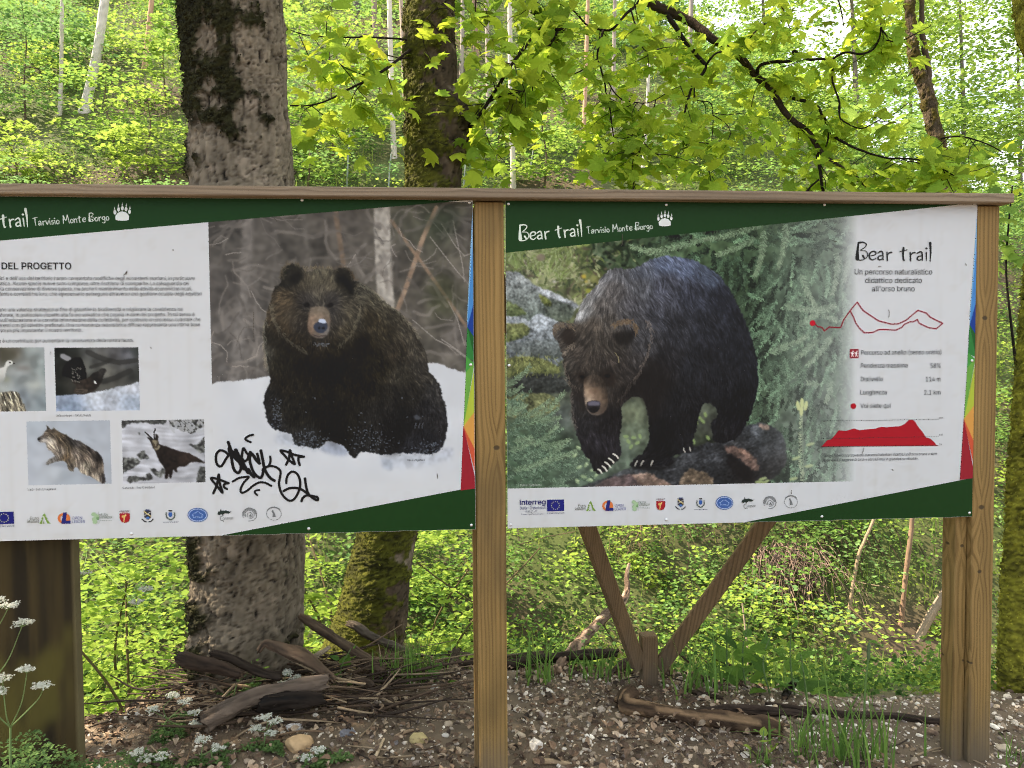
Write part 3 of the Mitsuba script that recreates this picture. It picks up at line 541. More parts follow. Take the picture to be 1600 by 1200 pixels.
# ---------- the left panel's picture: a bear sitting in the snow before a winter wood
P = Print([(328.5, 316), (739, 316), (735, 765), (335, 765)], 1.04, 2)
W_, H_ = P.w, P.h
cols = [(345, 370, 72, 70, 66), (400, 360, 78, 75, 71), (460, 350, 80, 77, 72), (520, 345, 78, 74, 69), (560, 380, 88, 84, 78), (640, 350, 70, 70, 60), (690, 350, 60, 64, 50), (725, 360, 84, 80, 74), (345, 450, 84, 81, 78), (380, 520, 90, 87, 84), (350, 560, 86, 84, 82), (640, 430, 86, 82, 76), (700, 440, 82, 80, 66), (690, 470, 66, 68, 52), (720, 520, 92, 88, 84), (650, 490, 84, 80, 74), (600, 400, 90, 86, 80), (720, 430, 92, 88, 82)]
P.img[:] = P.field([c[:2] for c in cols], [c[2:] for c in cols], 12.0)
P.img *= (0.66 + 0.68 * (.5 * P.noise(9) + .5 * P.noise(3.5)))[..., None]
r_ = P.rng
def band(pts, w, c, a, soft): # a soft trunk
    q = spline(P.c(pts), 8); g = sg.LineString(q).buffer(w * P.k / 2); shapely.prepare(g)
    m = shapely.contains_xy(g, P.X.ravel(), P.Y.ravel()).reshape(H_, W_).astype(float)
    P.over(ndimage.gaussian_filter(m, soft * P.k) * a, np.asarray(c, float) * (0.82 + .36 * P.noise(2.5))[..., None])
for pts, w, c, a, s in [([(388, 345), (384, 400), (378, 480), (370, 560), (364, 600)], 16, (132, 128, 124), .62, 2.6), ([(428, 345), (430, 400), (424, 470)], 8, (112, 108, 104), .4, 2.4), ([(475, 340), (478, 380), (482, 420)], 8, (116, 112, 106), .4, 2), ([(524, 330), (530, 370), (537, 415)], 7, (134, 112, 92), .6, 1.2), ([(597, 324), (598, 380), (600, 430), (604, 476)], 24, (170, 166, 158), .9, 1.4), ([(682, 325), (662, 370), (648, 410), (634, 450), (621, 484)], 7, (150, 128, 108), .85, .9), ([(612, 345), (640, 385), (655, 405), (680, 440), (708, 480), (735, 520)], 5, (142, 120, 100), .75, .9), ([(404, 520), (402, 590)], 4, (122, 118, 112), .5, 1), ([(384, 560), (386, 594)], 4, (122, 118, 112), .5, 1)]:
    band(pts, w, c, a, s)
for x, y in [(592, 350), (600, 372), (606, 392), (594, 410), (603, 440), (598, 425), (608, 356), (590, 385)]: P.over(P.mask(ell(x, y, 4, 2.4, 10, rot=r_.uniform(-40, 40)), 1.4) * .5, (96, 90, 84))
segs, cc = [], []
for i in range(300):
    x, y = r_.uniform(325, 740), r_.uniform(320, 595); a = r_.uniform(0, 6.28); L = r_.uniform(12, 34); p = [(x, y)]
    for k in range(4):
        a += r_.normal(0, .45); p.append((p[-1][0] + L * math.cos(a) * .5, p[-1][1] + L * math.sin(a) * .5))
    segs.append(P.c(p)); cc.append(np.array([136, 130, 124]) * r_.uniform(.55, 1.12))
segs, cc = np.array(segs), np.array(cc)
P.lines(segs[:160], cc[:160], .50, 1.5, 2); P.lines(segs[160:260], cc[160:260], .5, .9, 1); P.lines(segs[260:], cc[260:] * 1.1, .65, .5, 1)
P.lines([P.c(p) for p in ([(672, 370), (695, 400), (715, 425), (738, 450)], [(690, 350), (712, 385), (726, 400), (738, 395)], [(645, 500), (680, 530), (710, 545), (735, 565)], [(690, 530), (712, 545), (725, 555), (735, 560)], [(708, 345), (715, 380), (722, 410), (726, 440)], [(700, 470), (715, 500), (722, 525), (726, 540)])], [(158, 152, 146)] * 6, .7, .6, 1)
dark(P, [(660, 340), (712, 326), (716, 350), (700, 372), (672, 360)], (46, 54, 40), .55, 7); dark(P, [(668, 440), (705, 430), (708, 470), (680, 480)], (58, 62, 42), .5, 7)
# snow
snow = [(320, 604), (345, 596), (370, 595), (400, 591), (425, 588), (500, 600), (600, 600), (660, 575), (670, 567), (690, 569), (700, 574), (727, 582), (745, 586), (745, 800), (320, 800)]
sn = 0.5 + .5 * (P.noise(8) - .5)
msn = P.mask(snow, .7, 3, 1.0)
P.over(msn, np.array([201, 206, 212]) * (1 + .05 * (P.noise(14) - .5))[..., None])
for pts, c, a, s in [([(440, 672), (480, 690), (500, 705), (470, 700), (430, 690)], (168, 176, 188), .75, 3), ([(498, 700), (512, 690), (535, 694), (545, 708), (530, 712), (505, 706)], (150, 160, 178), .85, 2.5), ([(590, 712), (620, 708), (690, 706), (705, 716), (650, 730), (610, 728)], (176, 184, 196), .7, 4), ([(595, 715), (612, 720), (612, 735), (598, 730)], (160, 170, 184), .7, 2), ([(690, 700), (708, 700), (706, 712), (690, 712)], (180, 186, 198), .7, 2)]:
    P.over(P.mask(pts, s, 4) * a, np.asarray(c, float) * (.9 + .2 * P.noise(2))[..., None])
# the bear
B1 = [(430, 445), (438, 443), (441, 424), (448, 416), (460, 412), (470, 416), (478, 425), (496, 420), (512, 420), (520, 423), (529, 418), (543, 420), (551, 433), (553, 440), (562, 441), (584, 455), (603, 473), (620, 485), (636, 501), (650, 521), (661, 540), (668, 559), (669, 578), (678, 588), (686, 600), (691, 617), (695, 632), (699, 658), (697, 681), (689, 702), (675, 709), (636, 708), (600, 710), (567, 706), (556, 714), (546, 711), (540, 698), (534, 695), (512, 689), (499, 700), (474, 697), (460, 695), (457, 680), (448, 676), (435, 673), (422, 664), (415, 645), (412, 623), (415, 609), (422, 598), (419, 578), (414, 545), (412, 518), (416, 496), (421, 474)]
mb = P.mask(B1, .6, 4, 1.5)
dirs = [(460, 430, -.3, -1), (535, 430, .3, -1), (495, 440, 0, -1), (450, 480, -.8, .5), (548, 480, .8, .5), (465, 520, -.5, .9), (540, 520, .5, .9), (500, 540, 0, 1), (480, 460, -.4, -.6), (515, 460, .4, -.6), (430, 560, -.1, 1), (500, 600, 0, 1), (450, 640, -.1, 1), (560, 560, .1, 1), (600, 520, .6, .8), (640, 550, .5, .9), (620, 620, .2, 1), (680, 640, .2, 1), (560, 660, 0, 1), (590, 470, .7, .6), (420, 630, -.5, .7), (670, 600, .6, .7)]
cols1 = [(497, 430, 84, 74, 58), (475, 440, 66, 56, 43), (520, 440, 78, 68, 53), (460, 425, 42, 36, 27), (535, 430, 36, 31, 24), (447, 436, 30, 26, 20), (548, 445, 28, 24, 18), (497, 460, 74, 65, 54), (478, 470, 58, 50, 42), (515, 468, 58, 51, 44), (445, 470, 70, 56, 40), (432, 490, 72, 58, 42), (440, 515, 56, 44, 30), (455, 490, 56, 47, 37), (465, 505, 52, 44, 36), (530, 495, 56, 49, 42), (545, 480, 62, 54, 43), (555, 500, 68, 59, 46), (545, 520, 56, 47, 34), (460, 535, 46, 36, 24), (485, 548, 36, 28, 18), (520, 548, 30, 24, 15), (500, 530, 50, 42, 33),
         (570, 450, 84, 75, 60), (590, 470, 76, 67, 52), (610, 490, 66, 57, 43), (640, 520, 66, 57, 45), (655, 550, 60, 52, 42), (660, 575, 48, 42, 35), (600, 520, 46, 38, 26), (620, 550, 46, 38, 28), (630, 590, 46, 40, 31), (640, 620, 38, 33, 27), (580, 500, 48, 39, 26), (565, 540, 27, 21, 11), (590, 570, 27, 22, 13), (560, 600, 20, 16, 10), (520, 580, 17, 14, 8), (480, 575, 24, 19, 11), (440, 560, 40, 34, 23), (425, 530, 46, 39, 28), (417, 550, 62, 56, 46), (450, 600, 27, 22, 15), (440, 640, 27, 24, 19), (420, 630, 24, 22, 20), (425, 660, 30, 28, 27), (470, 650, 24, 21, 16), (500, 640, 18, 15, 10), (520, 680, 16, 13, 8), (550, 650, 22, 19, 14), (580, 660, 28, 25, 22), (570, 695, 28, 26, 24), (610, 670, 17, 15, 14), (640, 660, 22, 20, 20), (670, 640, 26, 24, 24), (685, 620, 44, 40, 37), (690, 660, 34, 31, 31), (665, 690, 26, 25, 27), (640, 700, 26, 25, 27), (480, 685, 34, 32, 30)]
fur(P, mb, dirs, cols1, 2.8, .22, .12, 5.0, (128, 116, 92), .16)
dark(P, [(606, 600), (618, 630), (612, 690), (600, 708), (624, 708), (640, 660), (634, 610)], (12, 11, 10), .6, 5)
dark(P, [(505, 650), (512, 690), (530, 694), (540, 660), (520, 620)], (13, 11, 7), .5, 5)
tuft(P, [(562, 442), (584, 456), (603, 474), (622, 487), (640, 506), (654, 528)], (146, 134, 110), 120, 5, -45, 16, .45)
tuft(P, [(424, 474), (424, 490), (430, 506), (440, 522), (458, 538), (478, 550)], (128, 116, 94), 130, 5, -60, 18, .5)
tuft(P, [(414, 500), (413, 530), (415, 560), (420, 578)], (132, 124, 106), 90, 5, -95, 12, .6)
tuft(P, [(556, 452), (562, 474), (560, 496), (550, 520), (530, 540)], (124, 110, 86), 120, 5, -110, 20, .5)
tuft(P, [(474, 421), (496, 420), (518, 422)], (120, 108, 84), 50, 4, 90, 30, .6)
ear = .8 + .4 * P.noise(1.2)
P.over(np.maximum(P.mask(ell(455, 430, 16.5, 15.5, 20), 1.2, 3, 1.5), 0) * .96, np.array([38, 33, 25]) * ear[..., None]); P.over(P.mask(ell(538, 435, 15.5, 16, 20), 1.2, 3, 1.5) * .96, np.array([36, 31, 23]) * ear[..., None])
dark(P, [(450, 440), (458, 428), (470, 426), (474, 432), (462, 444)], (17, 14, 10), .85, 2.2); dark(P, [(524, 436), (532, 428), (544, 434), (552, 452), (552, 464), (538, 448)], (15, 13, 9), .9, 2.2)
dark(P, [(424, 500), (440, 524), (462, 542), (490, 556), (520, 552), (548, 530), (562, 506), (580, 540), (560, 580), (500, 596), (450, 580), (426, 540)], (14, 11, 7), .5, 6)
P.over(P.mask([(478, 428), (497, 424), (518, 428), (524, 446), (512, 462), (497, 468), (484, 462), (472, 446)], 6, 4) * .30, (120, 104, 80)); P.over(P.mask([(436, 474), (452, 466), (464, 490), (460, 512), (446, 516), (434, 498)], 6, 4) * .30, (112, 90, 64)); P.over(P.mask([(532, 476), (548, 470), (556, 490), (546, 512), (532, 512)], 6, 4) * .28, (108, 92, 68))
tuft(P, [(441, 436), (444, 420), (456, 413), (470, 417)], (92, 80, 60), 60, 4, 110, 40, .6); tuft(P, [(524, 423), (536, 419), (549, 428), (553, 440)], (78, 66, 50), 50, 4, 70, 40, .6)
dark(P, [(470, 462), (486, 456), (494, 470), (488, 484), (474, 484)], (52, 46, 42), .55, 4); dark(P, [(508, 462), (522, 458), (534, 474), (524, 490), (512, 484)], (52, 46, 43), .55, 4)
dark(P, [(474, 475), (480, 472), (485, 477), (481, 480), (475, 479)], (18, 15, 14), .95, .8); dark(P, [(511, 476), (517, 473), (521, 476), (518, 480), (512, 480)], (20, 16, 14), .95, .8)
muz = [(485, 481), (494, 479), (503, 479), (510, 481), (515, 490), (516, 504), (514, 518), (508, 526), (499, 529), (490, 526), (483, 520), (481, 505)]
mc = P.field([(488, 484), (500, 482), (510, 486), (487, 500), (500, 495), (512, 500), (484, 515), (496, 522), (512, 518), (503, 527)], [(128, 108, 88), (146, 126, 104), (116, 98, 80), (164, 130, 104), (150, 122, 98), (124, 102, 84), (140, 108, 84), (120, 100, 84), (128, 116, 106), (112, 96, 84)], 5)
P.over(P.mask(muz, 1.1, 4), mc * (0.88 + .24 * P.noise(1.5))[..., None])
P.over(P.mask([(490, 508), (496, 503), (505, 502), (511, 506), (511, 514), (505, 520), (497, 520), (491, 514)], .7, 4), (58, 60, 70)); dark(P, [(497, 512), (500, 510), (500, 514), (497, 514)], (18, 18, 20), .9, .7); dark(P, [(503, 511), (507, 511), (507, 514), (503, 514)], (18, 18, 20), .9, .7)
P.over(P.mask([(497, 502), (500, 498), (507, 499), (510, 504), (505, 505), (500, 504)], .6, 4), (214, 212, 220))
P.lines([P.c([(489, 523), (498, 526), (509, 524)])], [(64, 50, 46)], .85, .5, 1)
dots = np.column_stack([r_.normal(503, 5, 26), r_.normal(538, 1.8, 26)]); dots = np.vstack([dots, np.column_stack([r_.normal(520, 90, 40), r_.uniform(620, 706, 40)]), np.column_stack([r_.normal(672, 16, 120), r_.normal(702, 7, 120)]), np.column_stack([r_.normal(480, 16, 150), r_.normal(690, 8, 150)]), np.column_stack([r_.normal(580, 18, 110), r_.normal(690, 15, 110)]), np.column_stack([r_.uniform(424, 440, 70), r_.normal(650, 14, 70)])])
dc = P.c(dots); ok = sg.Polygon(P.c(B1)).buffer(3); dc = dc[shapely.contains_xy(ok, dc[:, 0], dc[:, 1])]
P.lines(np.stack([dc, dc + r_.normal(0, .7, dc.shape), dc + r_.normal(0, .8, dc.shape)], 1), np.tile([(188, 190, 198)], (len(dc), 1)) * r_.uniform(.4, 1.0, (len(dc), 1)), .48, .35)
P.over(P.mask([(646, 650), (652, 648), (658, 654), (650, 656)], 1, 4) * .7, (96, 94, 96))
for x in (650, 656, 661): P.lines([P.c([(x, 661), (x - 1, 665), (x - 1, 669)])], [(112, 110, 112)], .7, .4)
P.img = np.where(mb[..., None] > .5, P.img * np.array([.88, .95, 1.02]), P.img)
# fades into the white of the plate below and at the left
yb = P.c([(500, 735), (500, 762)])[:, 1]; xb = P.c([(333, 650), (352, 650)])[:, 0]
fade = np.clip((P.Y - yb[0]) / (yb[1] - yb[0]), 0, 1)
fade = np.maximum(fade, np.clip((xb[1] - P.X) / (xb[1] - xb[0]), 0, 1) * msn)
P.over(fade, WHITE)
printL = P

# ---------- the four small wildlife pictures of the left panel
small = []
def zoomed(x0, y0, k): return lambda pts: [(x0 + px / k, y0 + py / k) for px, py in pts]
# grouse on a stump (cut by the left edge of the photograph)
P = Print([(-60, 543.5), (70, 543.5), (71, 643), (-60, 643)], 1.1, 3); z = zoomed(0, 540, 11.43)
P.img[:] = P.field(z([(0, 100), (300, 100), (500, 100), (800, 60), (800, 400), (400, 500), (600, 700), (800, 1000), (0, 700), (400, 900)]), [(84, 82, 70), (96, 92, 82), (146, 156, 156), (138, 146, 148), (140, 152, 152), (146, 154, 156), (170, 178, 176), (128, 140, 146), (150, 156, 154), (132, 142, 150)], 8) * (.85 + .3 * P.noise(4))[..., None]
for pts, c, a in [([(270, 400), (380, 360), (540, 390), (530, 440), (300, 430)], (112, 106, 100), .8), ([(0, 60), (250, 80), (290, 200), (180, 270), (0, 290)], (62, 60, 48), .7), ([(460, 700), (600, 660), (740, 700), (600, 760)], (184, 190, 184), .8), ([(200, 640), (300, 620), (420, 600), (640, 580), (640, 610), (300, 660)], (116, 124, 124), .6), ([(60, 560), (170, 580), (160, 640), (60, 640)], (142, 146, 120), .7)]:
    P.over(P.mask(z(pts), 3, 4) * a, c)
P.over(P.mask(z([(-700, 1240), (-600, 900), (-300, 840), (0, 830), (120, 820), (250, 815), (330, 850), (380, 960), (430, 1060), (480, 1180), (480, 1240)]), .7, 4, 1), np.array([112, 108, 94]) * np.exp(.35 * P.lic(np.full_like(P.X, .35), np.ones_like(P.X), 5))[..., None])
P.over(P.mask(z([(-500, 700), (-500, 500), (-200, 420), (0, 400), (80, 370), (105, 300), (150, 262), (200, 268), (235, 300), (225, 330), (165, 355), (130, 400), (100, 500), (90, 580), (30, 660), (-40, 690), (-200, 760)]), .6, 4), P.field(z([(150, 300), (60, 420), (20, 640), (0, 500), (-200, 600)]), [(214, 216, 212), (204, 206, 202), (150, 154, 150), (196, 198, 194), (190, 192, 188)], 6))
P.over(P.mask(z(ell(182, 300, 18, 15, 12)), .4), (20, 18, 16)); P.over(P.mask(z([(228, 318), (250, 305), (275, 320), (250, 332)]), .4, 3), (26, 24, 22))
small.append((P, 'grouse_photograph', 'small printed photograph of a white bird standing on a stump'))
# displaying cock on a snowy slope
P = Print([(86, 543.4), (217, 543.4), (217.8, 642), (88, 642)], 1.1, 4); z = zoomed(80, 540, 11.27)
P.img[:] = P.field(z([(100, 100), (100, 500), (120, 800), (400, 150), (700, 100), (900, 200), (1100, 150), (1350, 150), (1500, 100), (1500, 500), (1000, 450), (1200, 600), (700, 420), (1000, 700), (300, 700)]), [(18, 22, 20), (22, 24, 20), (20, 24, 20), (32, 34, 30), (96, 98, 98), (86, 86, 84), (84, 84, 86), (110, 112, 120), (34, 38, 36), (44, 46, 44), (96, 96, 90), (66, 66, 62), (80, 82, 78), (70, 70, 66), (40, 40, 36)], 8) * (.75 + .5 * P.noise(3.5))[..., None]
for line, w in [([(640, 110), (800, 190), (960, 250), (1200, 300), (1500, 260)], 5), ([(700, 380), (900, 320), (1050, 250)], 3), ([(900, 640), (1150, 560), (1400, 440)], 5)]:
    P.lines([P.c(z(line))], [(40, 40, 38)], .7, 1.4, w)
P.lines([P.c(z([(200, 180), (250, 210), (310, 240)]))], [(150, 152, 158)], .9, 1, 5)
P.over(P.mask(z([(0, 890), (200, 870), (400, 850), (700, 830), (900, 790), (1100, 740), (1350, 700), (1600, 680), (1600, 1300), (0, 1300)]), .7, 3, 1.2), P.field(z([(200, 900), (800, 840), (1400, 720), (1000, 1000), (300, 1100), (1400, 1000)]), [(150, 164, 186), (190, 198, 208), (192, 198, 208), (178, 186, 198), (140, 158, 182), (160, 174, 192)], 9) * (.78 + .44 * (.5 * P.noise(1.6) + .5 * P.noise(5)))[..., None])
P.over(P.mask(z([(190, 540), (200, 420), (260, 310), (400, 215), (520, 210), (570, 300), (610, 420), (625, 560), (620, 640), (480, 640), (380, 600), (330, 570)]), .5, 4), (12, 11, 8))
P.over(P.mask(z([(380, 600), (480, 620), (620, 580), (700, 520), (760, 470), (830, 450), (870, 410), (930, 395), (975, 430), (960, 470), (930, 520), (900, 620), (850, 700), (780, 780), (680, 830), (560, 860), (420, 850), (400, 780), (440, 720), (370, 640)]), .5, 4), P.field(z([(700, 480), (900, 450), (650, 650), (750, 700), (500, 800), (850, 600)]), [(24, 22, 20), (52, 50, 48), (46, 38, 32), (38, 32, 28), (52, 46, 40), (20, 19, 18)], 6) * (.75 + .5 * P.noise(1.3))[..., None])
q = P.c(z(np.column_stack([P.rng.uniform(330, 520, 26), P.rng.uniform(370, 660, 26)]))); P.lines(np.stack([q, q + .6, q + 1], 1), np.tile([(150, 148, 140)], (26, 1)), .8, .25)
P.lines([P.c(z([(765, 630), (775, 650), (785, 668)]))], [(220, 220, 222)], .95, .3, 2); P.lines([P.c(z([(440, 850 - 40 * k), (540, 830 - 30 * k), (640, 800 - 10 * k)])) for k in range(3)], [(96, 88, 78)] * 3, .6, .3)
small.append((P, 'cock_photograph', 'small printed photograph of a dark displaying bird on a snowy slope'))
# wolf climbing through snow
P = Print([(42.3, 658.5), (172.6, 657.6), (174.4, 756), (44.5, 757.2)], 1.1, 5); z = zoomed(38, 652, 11.11)
P.img[:] = P.field(z([(100, 100), (1400, 100), (100, 900), (1400, 1100), (700, 1100), (300, 600), (1300, 500), (500, 1000)]), [(168, 178, 188), (164, 172, 182), (172, 180, 190), (160, 168, 178), (162, 172, 182), (176, 184, 194), (170, 178, 188), (182, 190, 198)], 10) * (.96 + .08 * P.noise(5))[..., None]
for pts, c, a, s in [([(420, 830), (560, 770), (680, 760), (740, 800), (760, 880), (600, 850)], (140, 148, 158), .7, 2), ([(860, 930), (1000, 990), (1160, 1040), (1340, 1140), (1100, 1060)], (134, 142, 152), .6, 2), ([(1060, 330), (1240, 410), (1230, 430), (1080, 360)], (140, 148, 158), .7, 2), ([(300, 830), (420, 760), (440, 830)], (146, 150, 158), .7, 2)]:
    P.over(P.mask(z(pts), s, 4) * a, c)
WF = [(228, 380), (260, 345), (320, 320), (345, 270), (395, 210), (392, 150), (400, 143), (440, 190), (480, 205), (520, 188), (545, 220), (620, 260), (740, 310), (830, 375), (960, 410), (1100, 500), (1250, 590), (1340, 680), (1375, 760), (1380, 900), (1400, 1020), (1410, 1110), (1380, 1155), (1345, 1150), (1260, 1090), (1150, 1030), (1040, 1000), (980, 960), (930, 890), (860, 870), (858, 940), (780, 910), (745, 810), (700, 760), (620, 755), (500, 790), (400, 830), (380, 790), (440, 730), (530, 680), (480, 600), (410, 560), (385, 480), (350, 430), (270, 435)]
wm = P.mask(z(WF), .6, 4, .8)
fur(P, wm, [(c[0] / 11.11 + 38, c[1] / 11.11 + 652, c[2], c[3]) for c in [(300, 350, .8, -.3), (600, 400, .7, .7), (900, 550, .6, .8), (1250, 750, .4, 1), (700, 700, .1, 1), (1300, 1000, .3, 1)]],
    [(c[0] / 11.11 + 38, c[1] / 11.11 + 652, *c[2:]) for c in [(250, 370, 60, 58, 58), (330, 300, 92, 84, 76), (420, 230, 92, 82, 70), (330, 400, 158, 154, 148), (450, 420, 150, 144, 134), (480, 300, 104, 94, 80), (620, 320, 96, 84, 66), (500, 520, 134, 126, 114), (650, 450, 84, 74, 62), (720, 380, 62, 56, 48), (850, 420, 56, 54, 52), (960, 440, 96, 92, 90), (760, 520, 74, 66, 54), (620, 600, 128, 120, 110), (900, 620, 106, 98, 90), (1000, 560, 74, 68, 60), (1150, 540, 44, 40, 38), (1300, 680, 38, 35, 34), (1050, 700, 104, 94, 84), (1200, 680, 70, 64, 58), (800, 750, 112, 102, 88), (950, 850, 122, 114, 104), (1080, 850, 132, 126, 112), (1250, 850, 84, 76, 68), (1300, 950, 104, 96, 86), (1380, 1050, 40, 38, 38), (1250, 1030, 128, 120, 108), (480, 740, 112, 110, 106), (740, 700, 92, 78, 60), (800, 870, 118, 110, 98)]], 4, .26, .2, 3.0)
P.over(P.mask(z([(224, 375), (250, 358), (270, 372), (262, 400), (240, 395)]), .5, 3), (28, 26, 28)); P.lines([P.c(z([(250, 410), (280, 425), (320, 420)])), P.c(z([(362, 322), (378, 325), (390, 330)]))], [(40, 36, 34)] * 2, .8, .3)
P.over(P.mask(z([(470, 240), (490, 220), (520, 240), (510, 270), (480, 265)]), .5, 3) * .7, (52, 46, 40)); P.over(P.mask(z([(392, 160), (410, 160), (440, 200), (400, 205)]), .5, 3) * .8, (46, 42, 38))
small.append((P, 'wolf_photograph', 'small printed photograph of a grey wolf climbing through snow'))
# chamois among snowy rocks
P = Print([(190.4, 657, ), (319.5, 656), (320.7, 753.5), (192.6, 755)], 1.1, 6); z = zoomed(185, 652, 11.27)
P.img[:] = np.array([186, 190, 198]) * (.84 + .24 * P.noise(6))[..., None]
sw = P.lic(np.ones_like(P.X), .15 * np.sin(P.X / 30), 14, ndimage.gaussian_filter(P.rng.standard_normal((P.h, P.w)), 1.6)); P.img *= np.exp(.055 * sw)[..., None]
rk = np.exp(.65 * (P.noise(1.3) - .5) * 2 + .3 * (P.noise(3) - .5))[..., None]
for pts in ([(40, 40), (300, 40), (780, 40), (860, 70), (760, 120), (500, 100), (320, 100), (200, 120), (40, 190)], [(900, 40), (1540, 30), (1540, 170), (1400, 210), (1310, 280), (1150, 240), (1000, 180), (900, 130)], [(1540, 340), (1480, 380), (1350, 480), (1240, 470), (1360, 560), (1460, 630), (1540, 570)], [(60, 710), (140, 700), (300, 720), (380, 770), (300, 860), (120, 960), (60, 1000)], [(330, 650), (400, 605), (480, 620), (525, 720), (450, 745), (370, 740)], [(150, 1150), (180, 1050), (350, 1040), (480, 1060), (500, 990), (600, 1020), (590, 1090), (400, 1120)], [(550, 910), (640, 900), (700, 960), (800, 900), (830, 980), (730, 1050), (640, 1000)], [(1380, 1140), (1390, 1020), (1430, 880), (1540, 900), (1540, 1150)], [(340, 285), (365, 275), (390, 310), (370, 320)]):
    P.over(P.mask(z(pts), .7, 3, 1.4) * .93, np.array([62, 64, 62]) * rk)
q = P.c(z(np.column_stack([P.rng.uniform(900, 1530, 90), P.rng.uniform(40, 250, 90)]))); P.lines(np.stack([q, q + 1, q + 2], 1), np.tile([(176, 180, 184)], (90, 1)), .8, .5, 2)
CH = [(600, 520), (560, 430), (515, 360), (530, 350), (600, 385), (640, 380), (655, 300), (670, 290), (700, 330), (705, 410), (740, 480), (860, 520), (1050, 590), (1250, 635), (1400, 720), (1530, 805), (1440, 790), (1290, 790), (1180, 860), (1050, 880), (1030, 960), (990, 960), (960, 930), (940, 1055), (905, 1055), (885, 990), (868, 1065), (828, 1065), (822, 920), (740, 800), (690, 710), (650, 600)]
P.over(P.mask(z(CH), .6, 4, .6), P.field(z([(700, 560), (900, 620), (1200, 700), (1000, 800), (760, 720), (860, 1000), (1400, 760)]), [(30, 25, 22), (34, 27, 24), (48, 38, 33), (28, 23, 20), (24, 20, 18), (28, 23, 21), (40, 34, 30)], 6) * (.75 + .5 * P.noise(1.4))[..., None])
P.lines([P.c(z([(470, 262), (540, 325), (600, 385)])), P.c(z([(655, 205), (632, 260), (632, 385)]))], [(22, 20, 20)] * 2, .98, .3, 2)
P.over(P.mask(z([(590, 400), (640, 395), (690, 420), (700, 480), (735, 500), (720, 550), (670, 580), (630, 540), (610, 480)]), .6, 4) * .9, (140, 132, 112)); P.over(P.mask(z([(600, 440), (625, 450), (655, 520), (640, 540), (610, 490)]), .5, 3) * .8, (50, 42, 34)); P.over(P.mask(z([(680, 430), (700, 470), (690, 530), (660, 540)]), .5, 3) * .8, (44, 36, 30))
small.append((P, 'chamois_photograph', 'small printed photograph of a dark horned chamois among snowy rocks'))

# ---------- assembling the panels
def plate(x0):
    b = trimesh.creation.box((1.504, 0.003, 1.0)); b.apply_translation((x0 + .752, 0.0015 + 0.0002, PB + .5)); return b
def white_sheet(x0):
    # the white laminate, with faint dust, drip streaks and a grubby lower edge
    X, Z = np.meshgrid(np.linspace(x0 + .0005, x0 + 1.5035, 130), np.linspace(PB + .0005, PB + .9995, 90))
    v = np.stack([X, np.full_like(X, -LAY * .4), Z], -1).reshape(-1, 3)
    n1 = meshkit.fbm(v * [3, 1, 2], 3, 4) - .5; n2 = meshkit.fbm(v * [60, 1, 2.2], 3, 5); n3 = meshkit.fbm(v * 26, 3, 6)
    d = .07 * n1 + .04 * sstep_(.58, .8, n2) + .05 * sstep_(.62, .8, n3) + .05 * np.exp(-(v[:, 2] - PB) / .05)
    c = ink(WHITE)[None] * (1 - d[:, None] * np.array([.8, 1.0, 1.35]))
    i = np.arange(len(v)).reshape(X.shape); a, b, e, f = i[:-1, :-1].ravel(), i[:-1, 1:].ravel(), i[1:, 1:].ravel(), i[1:, :-1].ravel()
    return v, np.vstack([np.stack([a, b, e], 1), np.stack([a, e, f], 1)]), c
def sstep_(a, b, x):
    t = np.clip((x - a) / (b - a), 0, 1); return t * t * (3 - 2 * t)
bodies = {}
pr = thing('information_panel', 'right-hand printed panel, dark bear walking on a log, red route map', 'information panel')
pl = thing('information_panel', 'left-hand printed panel, brown bear sitting in snow, black marker graffiti', 'information panel')
ends = {}
for k, x0 in ((pr, 0.0), (pl, -1.603)):
    part(k, 'plate', mikit.ply(plate(x0), 'panel_core'))
    part(k, 'printed_sheet', vc(white_sheet(x0), 'print', True))
rect = {pr: sg.box(0.0008, PB + .0008, 1.5032, PB + .9992), pl: sg.box(-1.6022, PB + .0008, -0.0998, PB + .9992)}
bandR = poly([(770, 397.2), (1527.5, 316.6), (1560, 280), (770, 280)]).intersection(rect[pr])
bandL = poly([(-200, 394), (0, 376), (327.5, 347), (640, 320.6), (700, 315.6), (760, 310), (760, 250), (-200, 250)]).intersection(rect[pl])
footR = poly([(1163, 816), (1520, 746.5), (1560, 738), (1560, 860), (1100, 830)]).intersection(rect[pr])
footL = poly([(349, 836), (719, 765), (760, 757), (760, 870), (300, 846)]).intersection(rect[pl])
part(pr, 'bear_photograph', vc(printR.shape(1, rect[pr].difference(bandR.buffer(-.003))), 'print'), 'printed photograph of a dark bear walking on a log')
part(pl, 'bear_photograph', vc(printL.shape(1, rect[pl].difference(bandL.buffer(-.003))), 'print'), 'printed photograph of a brown bear sitting in snow')
for P, nm, lb in small: part(pl, nm, vc(P.shape(1, rect[pl]), 'print'), lb)
for k, b, f_ in ((pr, bandR, footR), (pl, bandL, footL)):
    part(k, 'green_header', vc(flat(b, 2, GREEN), 'print')); part(k, 'green_footer', vc(flat(f_, 2, GREEN), 'print'))
